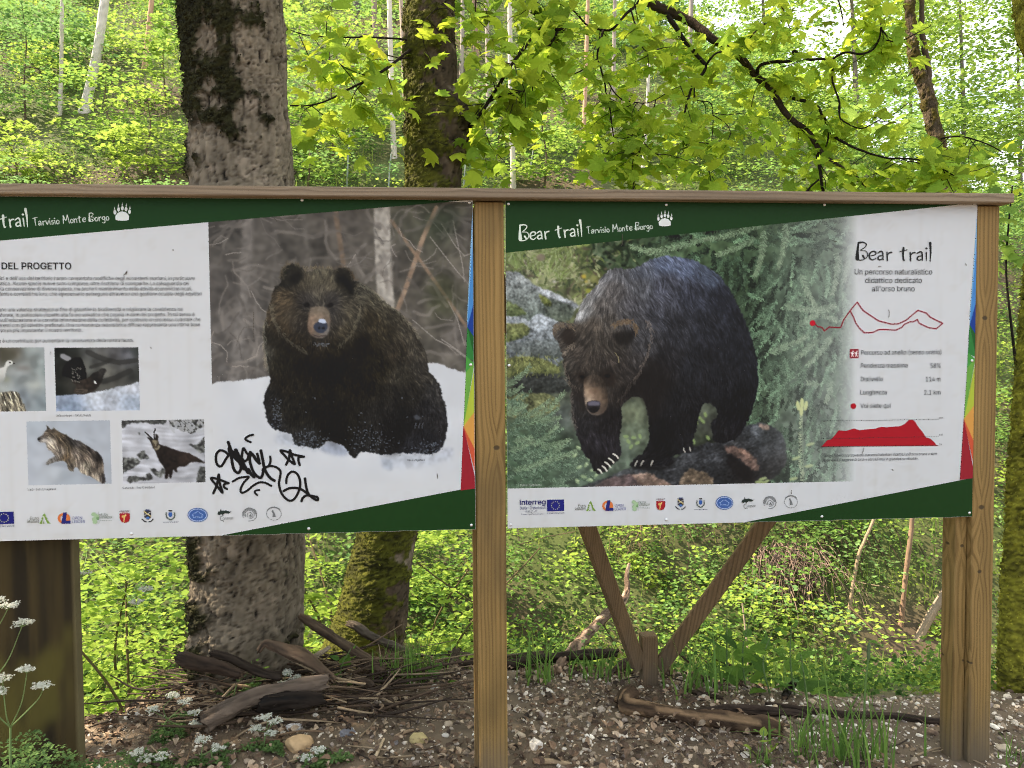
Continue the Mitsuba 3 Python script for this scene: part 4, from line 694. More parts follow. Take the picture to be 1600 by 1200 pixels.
def strip(k, off, col):
    ts = [([(1526.6, 335), (1526.6, 330), (1526.4, 400), (1517, 500), (1514.6, 500)], (120, 168, 206)), ([(1526.6, 372), (1526.4, 470), (1515, 508), (1516.4, 490), (1522.5, 420)], (70, 132, 196)), ([(1525.4, 470), (1524.6, 524), (1514.8, 509)], (24, 60, 140)), ([(1515, 508), (1524.6, 524), (1524, 560), (1513, 530)], (30, 88, 40)), ([(1515, 508), (1524.2, 558), (1512.2, 552)], (46, 120, 56)), ([(1512.2, 551), (1524.4, 562), (1511, 575)], (70, 148, 64)), ([(1511.2, 575), (1523.6, 560), (1506, 655)], (104, 160, 66)), ([(1523.8, 566), (1523, 634), (1506, 655)], (170, 186, 62)), ([(1523, 632), (1522, 696), (1505.6, 655)], (206, 150, 74)), ([(1505.6, 655), (1522, 692), (1521.4, 728)], (196, 84, 56)), ([(1505.6, 655), (1520.8, 735), (1520.6, 746.6), (1499.6, 749.5)], (146, 32, 44))]
    out = []
    for p, c in ts:
        q = pp(p); q[:, 0] += off
        out.append(flat(sg.Polygon(q).buffer(0.0004).intersection(rect[k]), 2 + .12 * len(out), c))
    part(k, 'colour_stripe', vc(join(out), 'print'), 'narrow stripe of coloured triangles along the right edge')
strip(pr, 0.0, None); strip(pl, -1.603, None)

INK = (34, 38, 40); INK2 = (56, 60, 64)
title = [scrawl('Bear trail', 812, 376.5, 912, 368.5, 23.5, (214, 226, 214)), scrawl('Tarvisio Monte Borgo', 916.5, 365.6, 1020, 357.6, 11.5, (206, 220, 208), fat=1.1), flat(paw(1038.5, 344, 0.86), 4, (222, 228, 226))]
part(pr, 'header_lettering', vc(join(title), 'print'), 'white hand-drawn lettering and a paw print on the green header')
title = [scrawl('Bear trail', -56, 359.6, 47, 353.2, 24, (206, 218, 208)), scrawl('Tarvisio Monte Borgo', 52.5, 353, 171.5, 344.2, 12, (204, 216, 206), fat=1.1), flat(paw(191.3, 334, 0.98), 4, (216, 224, 222))]
part(pl, 'header_lettering', vc(join(title), 'print'), 'white hand-drawn lettering and a paw print on the green header')

# text of the left panel
L = [letters('DEL PROGETTO', 3, 420.6, 112, 9.2, INK, bold=True)]
for t, x0, y, x1 in [("tici e dell'uso del territorio hanno comportato modifiche degli ecosistemi montani, in particolare", -2, 437.6, 304.5), ("vatica. Alcune specie nuove sono comparse, altre rischiano di scomparire. La salvaguardia dei", -3, 445.7, 295.5), ("la conservazione di diverse specie, ma anche il mantenimento delle attività economiche locali,", 1.5, 454, 300.5), ("rtanti e correlati tra loro, che è necessario perseguire attraverso una gestione oculata degli equilibri", -2, 462, 315),
                     ("ano una valenza strategica al fine di garantire la biodiversità e migliorare la coesistenza tra", -1, 486.6, 285.5), ("aturale, in particolare rispetto alla fauna selvatica che popola le aree del progetto. In tal senso è", -1, 494.8, 304.3), ("sull'educazione e la corretta informazione della collettività, per costruire un processo culturale che", 1, 503, 313.5), ("erenti con gli obiettivi prefissati. Una conoscenza naturalistica diffusa rappresenta una ottima base", -1, 511, 313), ("sorsa più importante: il nostro territorio.", 1, 519, 129), ("lo è un contributo per aumentare la conoscenza della nostra fauna.", -3, 535.4, 209)]:
    L.append(letters(t, x0, y, x1, 5.3, (66, 70, 72)))
for t, x0, y, x1 in [('Gallo cedrone - foto E. Furlani', 88, 651, 142.5), ('Lupo - foto J. Vogeltanz', 44, 766.3, 88), ('Camoscio - foto R. Pontarini', 192, 763.8, 242), ('foto J. Vogeltanz', 636, 720.3, 664)]:
    L.append(letters(t, x0, y, x1, 3.2, (70, 74, 76)))
for m in L: part(pl, 'text_line', vc(m, 'print'))
# text of the right panel
R_ = [scrawl('Bear trail', 1337.5, 406.5, 1457, 407.5, 27.5, (26, 30, 30), fat=.95)]
for t, x0, y, x1, h, c in [('Un percorso naturalistico', 1335, 428.8, 1456, 8.4, INK), ('didattico dedicato', 1351.4, 442.2, 1440, 8.4, INK), ("all'orso bruno", 1362, 455.2, 1428.6, 8.4, INK), ('Percorso ad anello (senso orario)', 1345, 554.4, 1470.4, 7.3, INK), ('Pendenza massima', 1344.6, 574.8, 1417.5, 7.3, INK), ('58%', 1453.5, 575, 1469.2, 7.3, INK), ('Dislivello', 1344.6, 595.8, 1379, 7.3, INK), ('114 m', 1446, 596, 1469, 7.3, INK), ('Lunghezza', 1344, 616.6, 1385, 7.3, INK), ('2.1 km', 1443.5, 616.8, 1469, 7.3, INK), ('Voi siete qui', 1344, 637.6, 1391, 7.3, INK),
                           ('Lungo il percorso troverete numerosi tabelloni didattici sull’orso bruno e altre', 1287, 714, 1463.6, 4.4, (60, 64, 66)), ('specie e 16 sagome di orso e altri animali in grandezza naturale.', 1286.5, 721, 1434, 4.4, (60, 64, 66)), ('866', 1467, 654.2, 1472.6, 2.8, INK), ('820', 1467, 680.6, 1472.4, 2.8, INK), ('780', 1467, 696, 1472.2, 2.8, INK), ('foto J. Vogeltanz', 813, 759.4, 846, 3.0, (170, 180, 170))]:
    R_.append(letters(t, x0, y, x1, h, c))
for m in R_: part(pr, 'text_line', vc(m, 'print'))
zz = zoomed(1240, 300, 4.444)
RED = (142, 26, 46)
M = [flat(stroke(zz([(150, 918), (165, 935), (190, 938), (200, 945), (212, 965), (245, 938), (320, 942), (328, 935), (345, 890), (390, 825), (440, 765), (480, 822), (535, 860), (590, 895), (680, 918), (725, 915), (780, 890), (860, 822), (920, 840), (945, 868), (1033, 912), (987, 950), (930, 940), (868, 910), (858, 885), (825, 903), (808, 900), (765, 920), (750, 940), (705, 960), (640, 955), (590, 955), (548, 975), (490, 978), (455, 945), (430, 910), (415, 870), (390, 825)]), 1.7, 0), 4, RED), flat(poly(zz(ell(130, 910, 20, 20))), 4.3, (184, 24, 44))]
part(pr, 'route_line', vc(join(M), 'print'), 'dark red route outline starting at a red dot')
zz = zoomed(1240, 540, 4.139)
prof = [(178, 652), (200, 630), (215, 612), (240, 607), (265, 580), (290, 547), (335, 552), (390, 535), (425, 547), (480, 540), (520, 538), (565, 525), (600, 528), (690, 520), (715, 508), (745, 480), (770, 480), (785, 492), (800, 520), (830, 555), (855, 595), (880, 600), (910, 625), (918, 640), (930, 645), (925, 648)]
M = [flat(poly(zz(prof)), 4, (164, 18, 34)), flat(stroke(zz([(178, 487), (933, 477)]), .5, 0), 4.4, INK), flat(stroke(zz([(178, 602), (933, 588)]), .5, 0), 4.4, INK), flat(stroke(zz([(178, 653), (933, 645)]), .8, 0), 4.4, (70, 20, 30)), flat(poly(zz(ell(385, 391, 18, 18))), 4, (170, 20, 36))]
part(pr, 'height_profile', vc(join(M), 'print'), 'solid red height profile with thin level lines and a red dot')
hk = [flat(poly(zz([(362, 23), (419, 22), (419, 80), (362, 81)])), 4, (136, 26, 40))]
for ox in (0, 25):
    for p, w in [([(380 + ox, 46), (378 + ox, 60)], 2.0), ([(378 + ox, 60), (372 + ox, 72)], 1.0), ([(379 + ox, 60), (386 + ox, 72)], 1.0), ([(380 + ox, 48), (390 + ox, 54)], .8), ([(370 + ox, 44), (374 + ox, 54)], 1.6)]: hk.append(flat(stroke(zz(p), w, 0), 5, (230, 222, 222)))
    hk.append(flat(poly(zz(ell(382 + ox, 37, 4.6, 4.6, 10))), 5, (230, 222, 222)))
part(pr, 'walkers_symbol', vc(join(hk), 'print'), 'dark red square symbol with two white walkers')
# logos, printed on both panels
def logos(layer=4):
    all_, o = [], []; F = lambda s, c, l=layer: o.append(flat(s, l, c)); za = zoomed(780, 560, 3.2); zb = zoomed(1010, 765, 6.4); zc = zoomed(800, 765, 7.273)
    def tx(t, x0, y, x1, h, c, b=False): o.append(letters(t, x0, y, x1, h, c, layer, b))
    def nxt(): all_.append(join(o)); o.clear()
    tx('interreg', 812, 788.6, 852.6, 7.4, (34, 36, 96), True); tx('Italia-Österreich', 812, 796, 852.6, 4.6, (60, 64, 110)); tx('HUB_IT_AT', 821, 800.6, 839.5, 3, (70, 74, 100)); tx('European Regional Development Fund', 815, 804.4, 849.4, 1.8, (80, 84, 110))
    nxt()
    F(poly([(854.6, 780.8), (881, 780.2), (881.2, 798), (854.8, 798.8)]), (26, 30, 110))
    for k in range(12):
        t = math.radians(30 * k); F(poly(ell(867.8 + 6.3 * math.cos(t), 789.4 + 6.3 * math.sin(t), .85, .85, 6)), (214, 214, 170), layer + 1)
    tx('EUROPEAN UNION', 854.6, 803, 881.6, 2.2, (50, 54, 100))
    nxt()
    tx('Euro', 903, 792.6, 915, 4.9, (92, 92, 76)); tx('leader', 899, 797, 915.4, 4.9, (92, 92, 76))
    OL = (120, 152, 70)
    F(poly(zc([(840, 242), (868, 190), (858, 186), (880, 160), (872, 154), (892, 128), (910, 154), (904, 160), (924, 186), (916, 192), (952, 240), (918, 238), (902, 190), (898, 176), (886, 178), (876, 190), (866, 242)])), OL); F(poly(zc([(878, 242), (884, 212), (892, 242)])), OL); F(poly(zc(ell(886, 168, 9, 9, 12))), (214, 218, 206), layer + 1)
    nxt()
    ring = sg.Polygon(pp(zc(ell(1086, 184, 62, 58, 40)))).difference(sg.Polygon(pp(zc(ell(1080, 184, 30, 34, 30))))); F(ring, (206, 116, 66)); F(poly(zc([(1082, 120), (1116, 118), (1104, 208), (1152, 206), (1150, 240), (1058, 240)])), (34, 38, 110), layer + 1)
    tx('OPEN', 960.6, 792, 974, 4.2, (84, 92, 150)); tx('LEADER', 960.4, 797.2, 977.6, 4.4, (84, 92, 150))
    nxt()
    for cx, cy in ((1382, 140), (1410, 160), (1386, 192), (1392, 222)): F(poly(zc(ell(cx, cy, 25, 22, 16))), (158, 186, 148), layer + .2 * ((cx + cy) % 4))
    F(poly(zc([(1408, 176), (1430, 166), (1430, 200), (1412, 200)])), (112, 152, 104), layer + 1); F(stroke(zc([(1432, 110), (1432, 240)]), .5, 0), (150, 170, 150))
    tx('REGION', 998, 787, 1009, 3.6, (104, 118, 104)); tx('HERMAGOR', 998, 790.8, 1015, 3.6, (104, 118, 104)); F(stroke(zc([(1442, 206), (1560, 208)]), .5, 0), (130, 140, 130))
    nxt()
    F(poly(zb([(97, 114), (186, 114), (186, 165), (172, 195), (142, 206), (112, 195), (97, 165)])), (158, 34, 40)); F(stroke(zb([(150, 130), (140, 150), (132, 196)]), [2.4, 2.0, 1.2]), (214, 178, 110), layer + 1); F(poly(zb(ell(128, 145, 14, 14, 12))), (200, 160, 96), layer + 1); F(stroke(zb([(98, 94), (186, 92)]), 1.1, 0), (120, 110, 120)); F(stroke(zb([(118, 104), (168, 103)]), .9, 0), (170, 90, 90))
    nxt()
    F(poly(zb([(310, 88), (370, 88), (372, 150), (342, 178), (312, 150)])), (52, 52, 60)); F(poly(zb([(322, 78), (362, 78), (358, 90), (326, 90)])), (60, 70, 110)); F(stroke(zb([(314, 100), (366, 140)]), 1.4, 0), (204, 190, 130), layer + 1); F(stroke(zb([(366, 104), (316, 136)]), .9, 0), (190, 190, 190), layer + 1); F(poly(zb(ell(342, 158, 16, 12, 12))), (70, 110, 170), layer + 1)
    F(stroke(zb([(292, 170), (312, 190), (328, 196)]), 1.5), (40, 44, 50)); F(stroke(zb([(388, 170), (370, 190), (350, 196)]), 1.5), (40, 44, 50))
    nxt()
    F(poly(zb([(524, 106), (556, 106), (556, 140), (540, 152), (524, 140)])), (56, 92, 160), layer + 1); F(stroke(zb([(504, 112), (506, 150), (540, 176), (574, 150), (576, 112)]), 2.0), (96, 104, 100)); F(poly(zb([(524, 84), (558, 84), (554, 98), (528, 98)])), (60, 60, 66)); F(stroke(zb([(476, 199), (606, 197)]), .7, 0), (96, 100, 120))
    nxt()
    F(poly(zb(ell(778, 132, 88, 68, 40))), (60, 92, 156)); F(sg.Polygon(pp(zb(ell(778, 132, 80, 60, 40)))).difference(sg.Polygon(pp(zb(ell(778, 132, 74, 54, 40))))), (180, 196, 220), layer + 1)
    F(stroke(zb([(730, 132), (778, 98), (826, 132)]), .7, 0), (160, 184, 220), layer + 1); F(stroke(zb([(738, 132), (738, 160)]), .7, 0), (150, 176, 214), layer + 1); F(stroke(zb([(816, 132), (816, 160)]), .7, 0), (150, 176, 214), layer + 1); F(stroke(zb([(744, 152), (780, 150), (812, 154)]), .9, 0), (150, 176, 214), layer + 1)
    nxt()
    F(poly(zb([(948, 124), (962, 96), (974, 98), (980, 72), (990, 94), (1024, 88), (1060, 100), (1076, 98), (1050, 120), (1016, 116), (1002, 128), (996, 136), (984, 122), (966, 134)])), (36, 48, 44)); F(stroke(zb([(1000, 140), (976, 150), (978, 180), (1006, 190)]), .7), (60, 66, 64)); tx('CARABINIERI', 1165.6, 792.6, 1180, 3.4, (100, 106, 104))
    nxt()
    for R1, w in ((62, .8), (40, .6)): F(stroke(zb(ell(1232, 128, R1, R1, 26, 150, 460)), w, 0), (84, 88, 90))
    F(stroke(zb(ell(1232, 128, 52, 52, 26, 170, 350)), 2.0, 0), (128, 132, 134)); F(stroke(zb([(1212, 150), (1214, 120), (1236, 108), (1256, 124), (1250, 150), (1226, 154)]), .8), (90, 94, 96)); F(poly(zb([(1226, 146), (1238, 120), (1250, 146)])), (110, 114, 116))
    nxt()
    F(stroke(zb(ell(1444, 122, 64, 60, 40)), .6, 0), (92, 96, 98)); F(stroke(zb(ell(1444, 122, 66, 62, 20, 215, 320)), 2.0, 0), (120, 124, 126)); F(poly(zb([(1424, 96), (1434, 84), (1444, 100), (1456, 126), (1462, 150), (1430, 154), (1434, 120)])), (110, 114, 116))
    nxt(); return all_
lg = logos()
xa = pp([(881, 789), (1235, 789)])[:, 0]; xb = pp([(21.8, 805), (427.5, 803)])[:, 0]
for m in lg:
    part(pr, 'logo', vc(m, 'print'))
    v = m[0].copy(); v[:, 0] = xb[0] + (v[:, 0] - xa[0]) * (xb[1] - xb[0]) / (xa[1] - xa[0]); v[:, 2] += pp([(309.5, 804.5)])[0, 1] - pp([(1131.5, 785.6)])[0, 1]
    part(pl, 'logo', vc((v, m[1], m[2]), 'print'))
# marker graffiti on the left panel
zg = zoomed(320, 670, 8.421); G = []
for p, w in [([(320, 350), (270, 300), (200, 283), (155, 335), (150, 420), (175, 480), (215, 492), (250, 450), (285, 390), (330, 330)], 3.6), ([(310, 175), (335, 250), (350, 340), (362, 440), (390, 540), (440, 578), (472, 540), (478, 470), (440, 390), (400, 330), (345, 280)], 4.2), ([(330, 260), (350, 330), (400, 370), (450, 420)], 6.5), ([(410, 278), (440, 340), (490, 430), (540, 520), (572, 572)], 5.2), ([(488, 370), (510, 255), (555, 320), (600, 360)], 3.6), ([(500, 395), (522, 428), (568, 392), (580, 330)], 3.6), ([(450, 400), (480, 470), (520, 520)], 6), ([(600, 305), (592, 400), (612, 490), (645, 570), (700, 630), (742, 640), (766, 590), (768, 530)], 4.0), ([(600, 310), (640, 350), (680, 410), (722, 452)], 4.6), ([(692, 330), (712, 400), (722, 452)], 3.8), ([(578, 535), (600, 580), (650, 632)], 4.8), ([(740, 286), (760, 380), (782, 500), (820, 590), (870, 652), (918, 680)], 4.2),
             ([(863, 365), (866, 430), (838, 490), (800, 505), (870, 488), (950, 508), (998, 560), (990, 640), (978, 720), (1000, 820), (1050, 900), (1120, 945), (1180, 920), (1230, 840), (1256, 750), (1250, 660), (1210, 585), (1150, 562), (1100, 600), (1076, 660), (1074, 712)], 3.4), ([(1040, 816), (1110, 782), (1200, 776), (1280, 800), (1350, 850), (1430, 915), (1485, 938), (1482, 900), (1420, 884), (1340, 875), (1290, 910), (1275, 950)], 3.6), ([(1320, 652), (1330, 730), (1350, 820), (1372, 862)], 3.6), ([(635, 78), (580, 92), (535, 130), (565, 158), (606, 174)], 3.2), ([(1072, 470), (1112, 380), (1122, 280), (1150, 370), (1185, 462), (1120, 420), (1060, 360), (1000, 285), (1080, 300), (1180, 340), (1304, 366)], 3.6), ([(1300, 366), (1240, 372), (1234, 420), (1250, 474)], 3.6), ([(115, 845), (160, 740), (186, 600), (200, 720), (236, 838), (170, 760), (85, 650), (180, 662), (314, 714)], 3.5), ([(312, 714), (256, 730), (260, 770), (294, 790)], 3.2), ([(372, 692), (450, 646), (520, 634), (582, 634), (520, 700), (474, 790), (490, 840), (560, 812), (640, 746), (720, 704), (800, 710), (876, 750)], 3.2), ([(720, 804), (672, 810), (660, 838), (692, 872)], 2.8)]:
    G.append(stroke(zg(p), w))
part(pl, 'marker_graffiti', vc(flat(shapely.union_all(G).simplify(1.5e-4), 5, (14, 14, 16)), 'print'), 'black marker graffiti tag with small stars')
# scuffs and stuck needles
for k, ls in ((pr, [([(1388, 484), (1389, 490), (1388, 496)], .8), ([(1349, 700), (1347, 708)], .9), ([(1372, 417), (1376, 416)], 1), ([(972, 366), (973, 376), (971, 384)], .9), ([(1508, 412), (1509, 415)], 1.2), ([(1393, 733), (1395, 735)], 1), ([(851, 628), (853, 638)], .9), ([(1236, 772), (1236, 766)], .8), ([(1300, 376), (1306, 378)], .8)]), (pl, [([(194, 430), (199, 424)], 1), ([(197, 429), (199, 425)], 1), ([(97, 458), (98, 464)], .9), ([(428, 341), (433, 346)], 1), ([(270, 391), (272, 391)], 1.2), ([(683, 740), (684, 747)], 1), ([(235, 543), (237, 544)], 1.2), ([(397, 488), (396, 528)], .6), ([(80, 550), (79, 553)], .8)])):
    part(k, 'scuff_mark', vc(flat(shapely.union_all([stroke(p, w, 0) for p, w in ls]), 6, (74, 70, 60)), 'print'), kind='stuff')
# screws
def screw(x, y):
    p = pp([(x, y)])[0]; m = trimesh.creation.icosphere(2, 0.0048); m.apply_scale((1, .55, 1)); m.apply_translation((p[0], -LAY * 2, p[1]))
    s = trimesh.creation.cylinder(0.0016, 0.0012, sections=6); s.apply_transform(trimesh.transformations.rotation_matrix(math.pi / 2, (1, 0, 0))); s.apply_translation((p[0], -LAY * 2 - .0026, p[1]))
    return trimesh.util.concatenate([m, s])
for k, ss in ((pr, [(794.5, 318.6), (1041, 320), (1288, 320), (1522, 319), (795.5, 571), (1518.5, 563.5), (798, 820), (1041, 812), (1284, 807), (1514.5, 801.5)]), (pl, [(192.5, 306), (472, 312.6), (733.5, 316.5), (735.5, 570), (736.5, 820.5), (482.5, 826), (205.5, 834)])):
    for s in ss: part(k, 'screw', mikit.ply(screw(*s), 'zinc', smooth=40))
# ------------------------------------------------------------------ terrain
def sstep(a, b, x):
    t = np.clip((x - a) / (b - a), 0, 1); return t * t * (3 - 2 * t)
CRX = np.array([-3.0, -1.6, -1.0, -0.2, 0.3, 0.8, 1.4, 2.4, 4.0]); CRY = np.array([0.28, 0.45, 0.92, 0.90, 0.82, 0.66, 0.42, 0.40, 0.5])
def land(x, y):
    """height of the ground: a gravel shelf, a gully behind it, then the wooded slope, lower towards the right"""
    x = np.asarray(x, float); y = np.asarray(y, float)
    yc = np.interp(x, CRX, CRY)
    p = np.stack([x, y, 0 * x], -1)
    n1 = meshkit.fbm(p * 0.55, 4, 3) - .5; n2 = meshkit.fbm(p * 2.3, 3, 8) - .5; n3 = meshkit.fbm(p * 0.09, 3, 21) - .5
    d = y - yc
    drop = -2.6 * sstep(-0.05, 5.2, d) - 0.22 * np.clip(d, 0, 1.2)
    rise = np.clip(y - 5.6, 0, None); rise = rise * rise / (rise + 1.2)
    side = 1 - 0.60 * sstep(7.0, 27.0, x) * sstep(4, 20, y)
    hill = 0.84 * rise * side
    hill = 75 * (1 - np.exp(-hill / 75))
    w = sstep(0.0, 1.5, d)
    near = 0.016 * n2 - 0.012
    wall = 40 * sstep(60, 400, np.hypot(x, y))
    return drop + hill + w * (0.55 * n1 + 0.10 * n2 + 1.8 * n3 * sstep(6, 20, y)) + near * (1 - w) + 0.0 * wall
def ground_at(px, py, y0=-0.5, y1=70.0):
    """where the line of sight through a pixel meets the ground"""
    d = ray(px, py); t = np.linspace((y0 - CAM[1]) / d[1], (y1 - CAM[1]) / d[1], 6000)
    p = CAM + d * t[:, None]; under = p[:, 2] < land(p[:, 0], p[:, 1])
    i = int(np.argmax(under)) if under.any() else -1
    return p[i]
def axis(parts):
    out = []
    for a, b, s in parts: out.append(np.arange(a, b, s))
    return np.unique(np.concatenate(out + [[parts[-1][1]]]))
gx_ = axis([(-600, -120, 40), (-120, -40, 6), (-40, -14, 1.0), (-14, -4, .4), (-4, -2.4, .12), (-2.4, 3.2, .045), (3.2, 5, .12), (5, 16, .4), (16, 44, 1.0), (44, 120, 6), (120, 600, 40)])
gy_ = axis([(-300, -60, 20), (-60, -10, 4), (-10, -2, .6), (-2, -0.2, .08), (-0.2, 1.4, .03), (1.4, 7, .1), (7, 16, .25), (16, 40, .6), (40, 100, 4), (100, 600, 30)])
GX, GY = np.meshgrid(gx_, gy_)
GZ = land(GX, GY)
gv = np.stack([GX, GY, GZ], -1).reshape(-1, 3)
i_ = np.arange(len(gv)).reshape(GX.shape)
gf = np.vstack([np.stack([i_[:-1, :-1], i_[:-1, 1:], i_[1:, 1:]], -1).reshape(-1, 3), np.stack([i_[:-1, :-1], i_[1:, 1:], i_[1:, :-1]], -1).reshape(-1, 3)])
sh = sstep(0.0, 1.0, gv[:, 1] - np.interp(gv[:, 0], CRX, CRY))[:, None]
nA = meshkit.fbm(gv * 1.1, 4, 5)[:, None]; nB = meshkit.fbm(gv * [18, 18, 18], 3, 6)[:, None]; nC = meshkit.fbm(gv * 0.35, 3, 9)[:, None]
soil = np.array([0.128, 0.098, 0.068]) * (0.5 + nB) ; soil = soil * (0.75 + .5 * nA)
litter = np.array([0.080, 0.060, 0.040]) * (0.5 + nA); grassy = np.array([0.060, 0.078, 0.024]) * (0.6 + .8 * nA)
slope_c = litter + (grassy - litter) * sstep(.30, .52, nC)
gc = soil * (1 - sh) + slope_c * sh
setting('ground', vc((gv, gf, gc), 'matte', True))

# ------------------------------------------------------------------ leaves by the thousand
def basis(n, spin):
    """per-leaf frames from normals (n,3) and spins"""
    n = n / (np.linalg.norm(n, axis=1, keepdims=True) + 1e-9)
    a = np.cross(n, np.where(np.abs(n[:, 2:]) < .9, [[0, 0, 1.0]], [[1.0, 0, 0]])); a /= np.linalg.norm(a, axis=1, keepdims=True)
    b = np.cross(n, a); c, s = np.cos(spin)[:, None], np.sin(spin)[:, None]
    return a * c + b * s, -a * s + b * c, n
RHOMB = (np.array([(0, 0, 0), (.42, .45, .06), (0, 1, -.05), (-.42, .45, .06)]), np.array([(0, 1, 2), (0, 2, 3)]))
LOBED = (np.array([(0, 0, 0), (.30, .06, .0), (.52, .30, -.05), (.30, .42, .03), (.40, .72, -.04), (.14, .64, .03), (0, 1.0, -.10), (-.14, .64, .03), (-.40, .72, -.04), (-.30, .42, .03), (-.52, .30, -.05), (-.30, .06, 0), (0, .40, .07)]),
         np.array([(12, i, i + 1) for i in range(0, 11)] + [(12, 11, 0)]))
OVATE = (np.array([(0, 0, 0), (.22, .12, .03), (.30, .36, .05), (.20, .66, .03), (0, 1.0, -.08), (-.20, .66, .03), (-.30, .36, .05), (-.22, .12, .03), (0, .4, -.01)]),
         np.array([(8, i, i + 1) for i in range(7)] + [(8, 7, 0)]))
def leaves(pos, size, normal, spin, color, tpl=RHOMB, wide=1.0):
    n = len(pos); A, B, N = basis(np.asarray(normal, float), np.asarray(spin, float))
    tv, tf = tpl
    v = pos[:, None] + size[:, None, None] * (A[:, None] * (tv[None, :, :1] * wide) + B[:, None] * tv[None, :, 1:2] + N[:, None] * tv[None, :, 2:3])
    f = (tf[None] + (np.arange(n) * len(tv))[:, None, None]).reshape(-1, 3)
    return v.reshape(-1, 3), f, np.repeat(color, len(tv), axis=0)
def up_normals(n, tilt, r=None):
    """normals mostly up, leaning at random"""
    r = r or rng
    v = r.normal(0, tilt, (n, 3)); v[:, 2] = 1.0; return v
# leaf colours (both faces and light passing through share them)
YG = np.array([0.350, 0.470, 0.085]); MG = np.array([0.215, 0.370, 0.080]); DG = np.array([0.070, 0.140, 0.040]); BG = np.array([0.205, 0.350, 0.135])
def leaf_tones(n, a, b, r=None, spread=0.18):
    r = r or rng
    t = r.random((n, 1)); return np.clip((a * (1 - t) + b * t) * r.normal(1, spread, (n, 1)), .01, .8)
def in_view(p, margin=0.22):
    d = p - CAM; z = d @ CF; x = (d @ CR) / np.maximum(z, .01) * FOC / 800; y = (d @ CU) / np.maximum(z, .01) * FOC / 600
    return (z > .3) & (np.abs(x) < 1 + margin) & (np.abs(y) < 1 + margin)

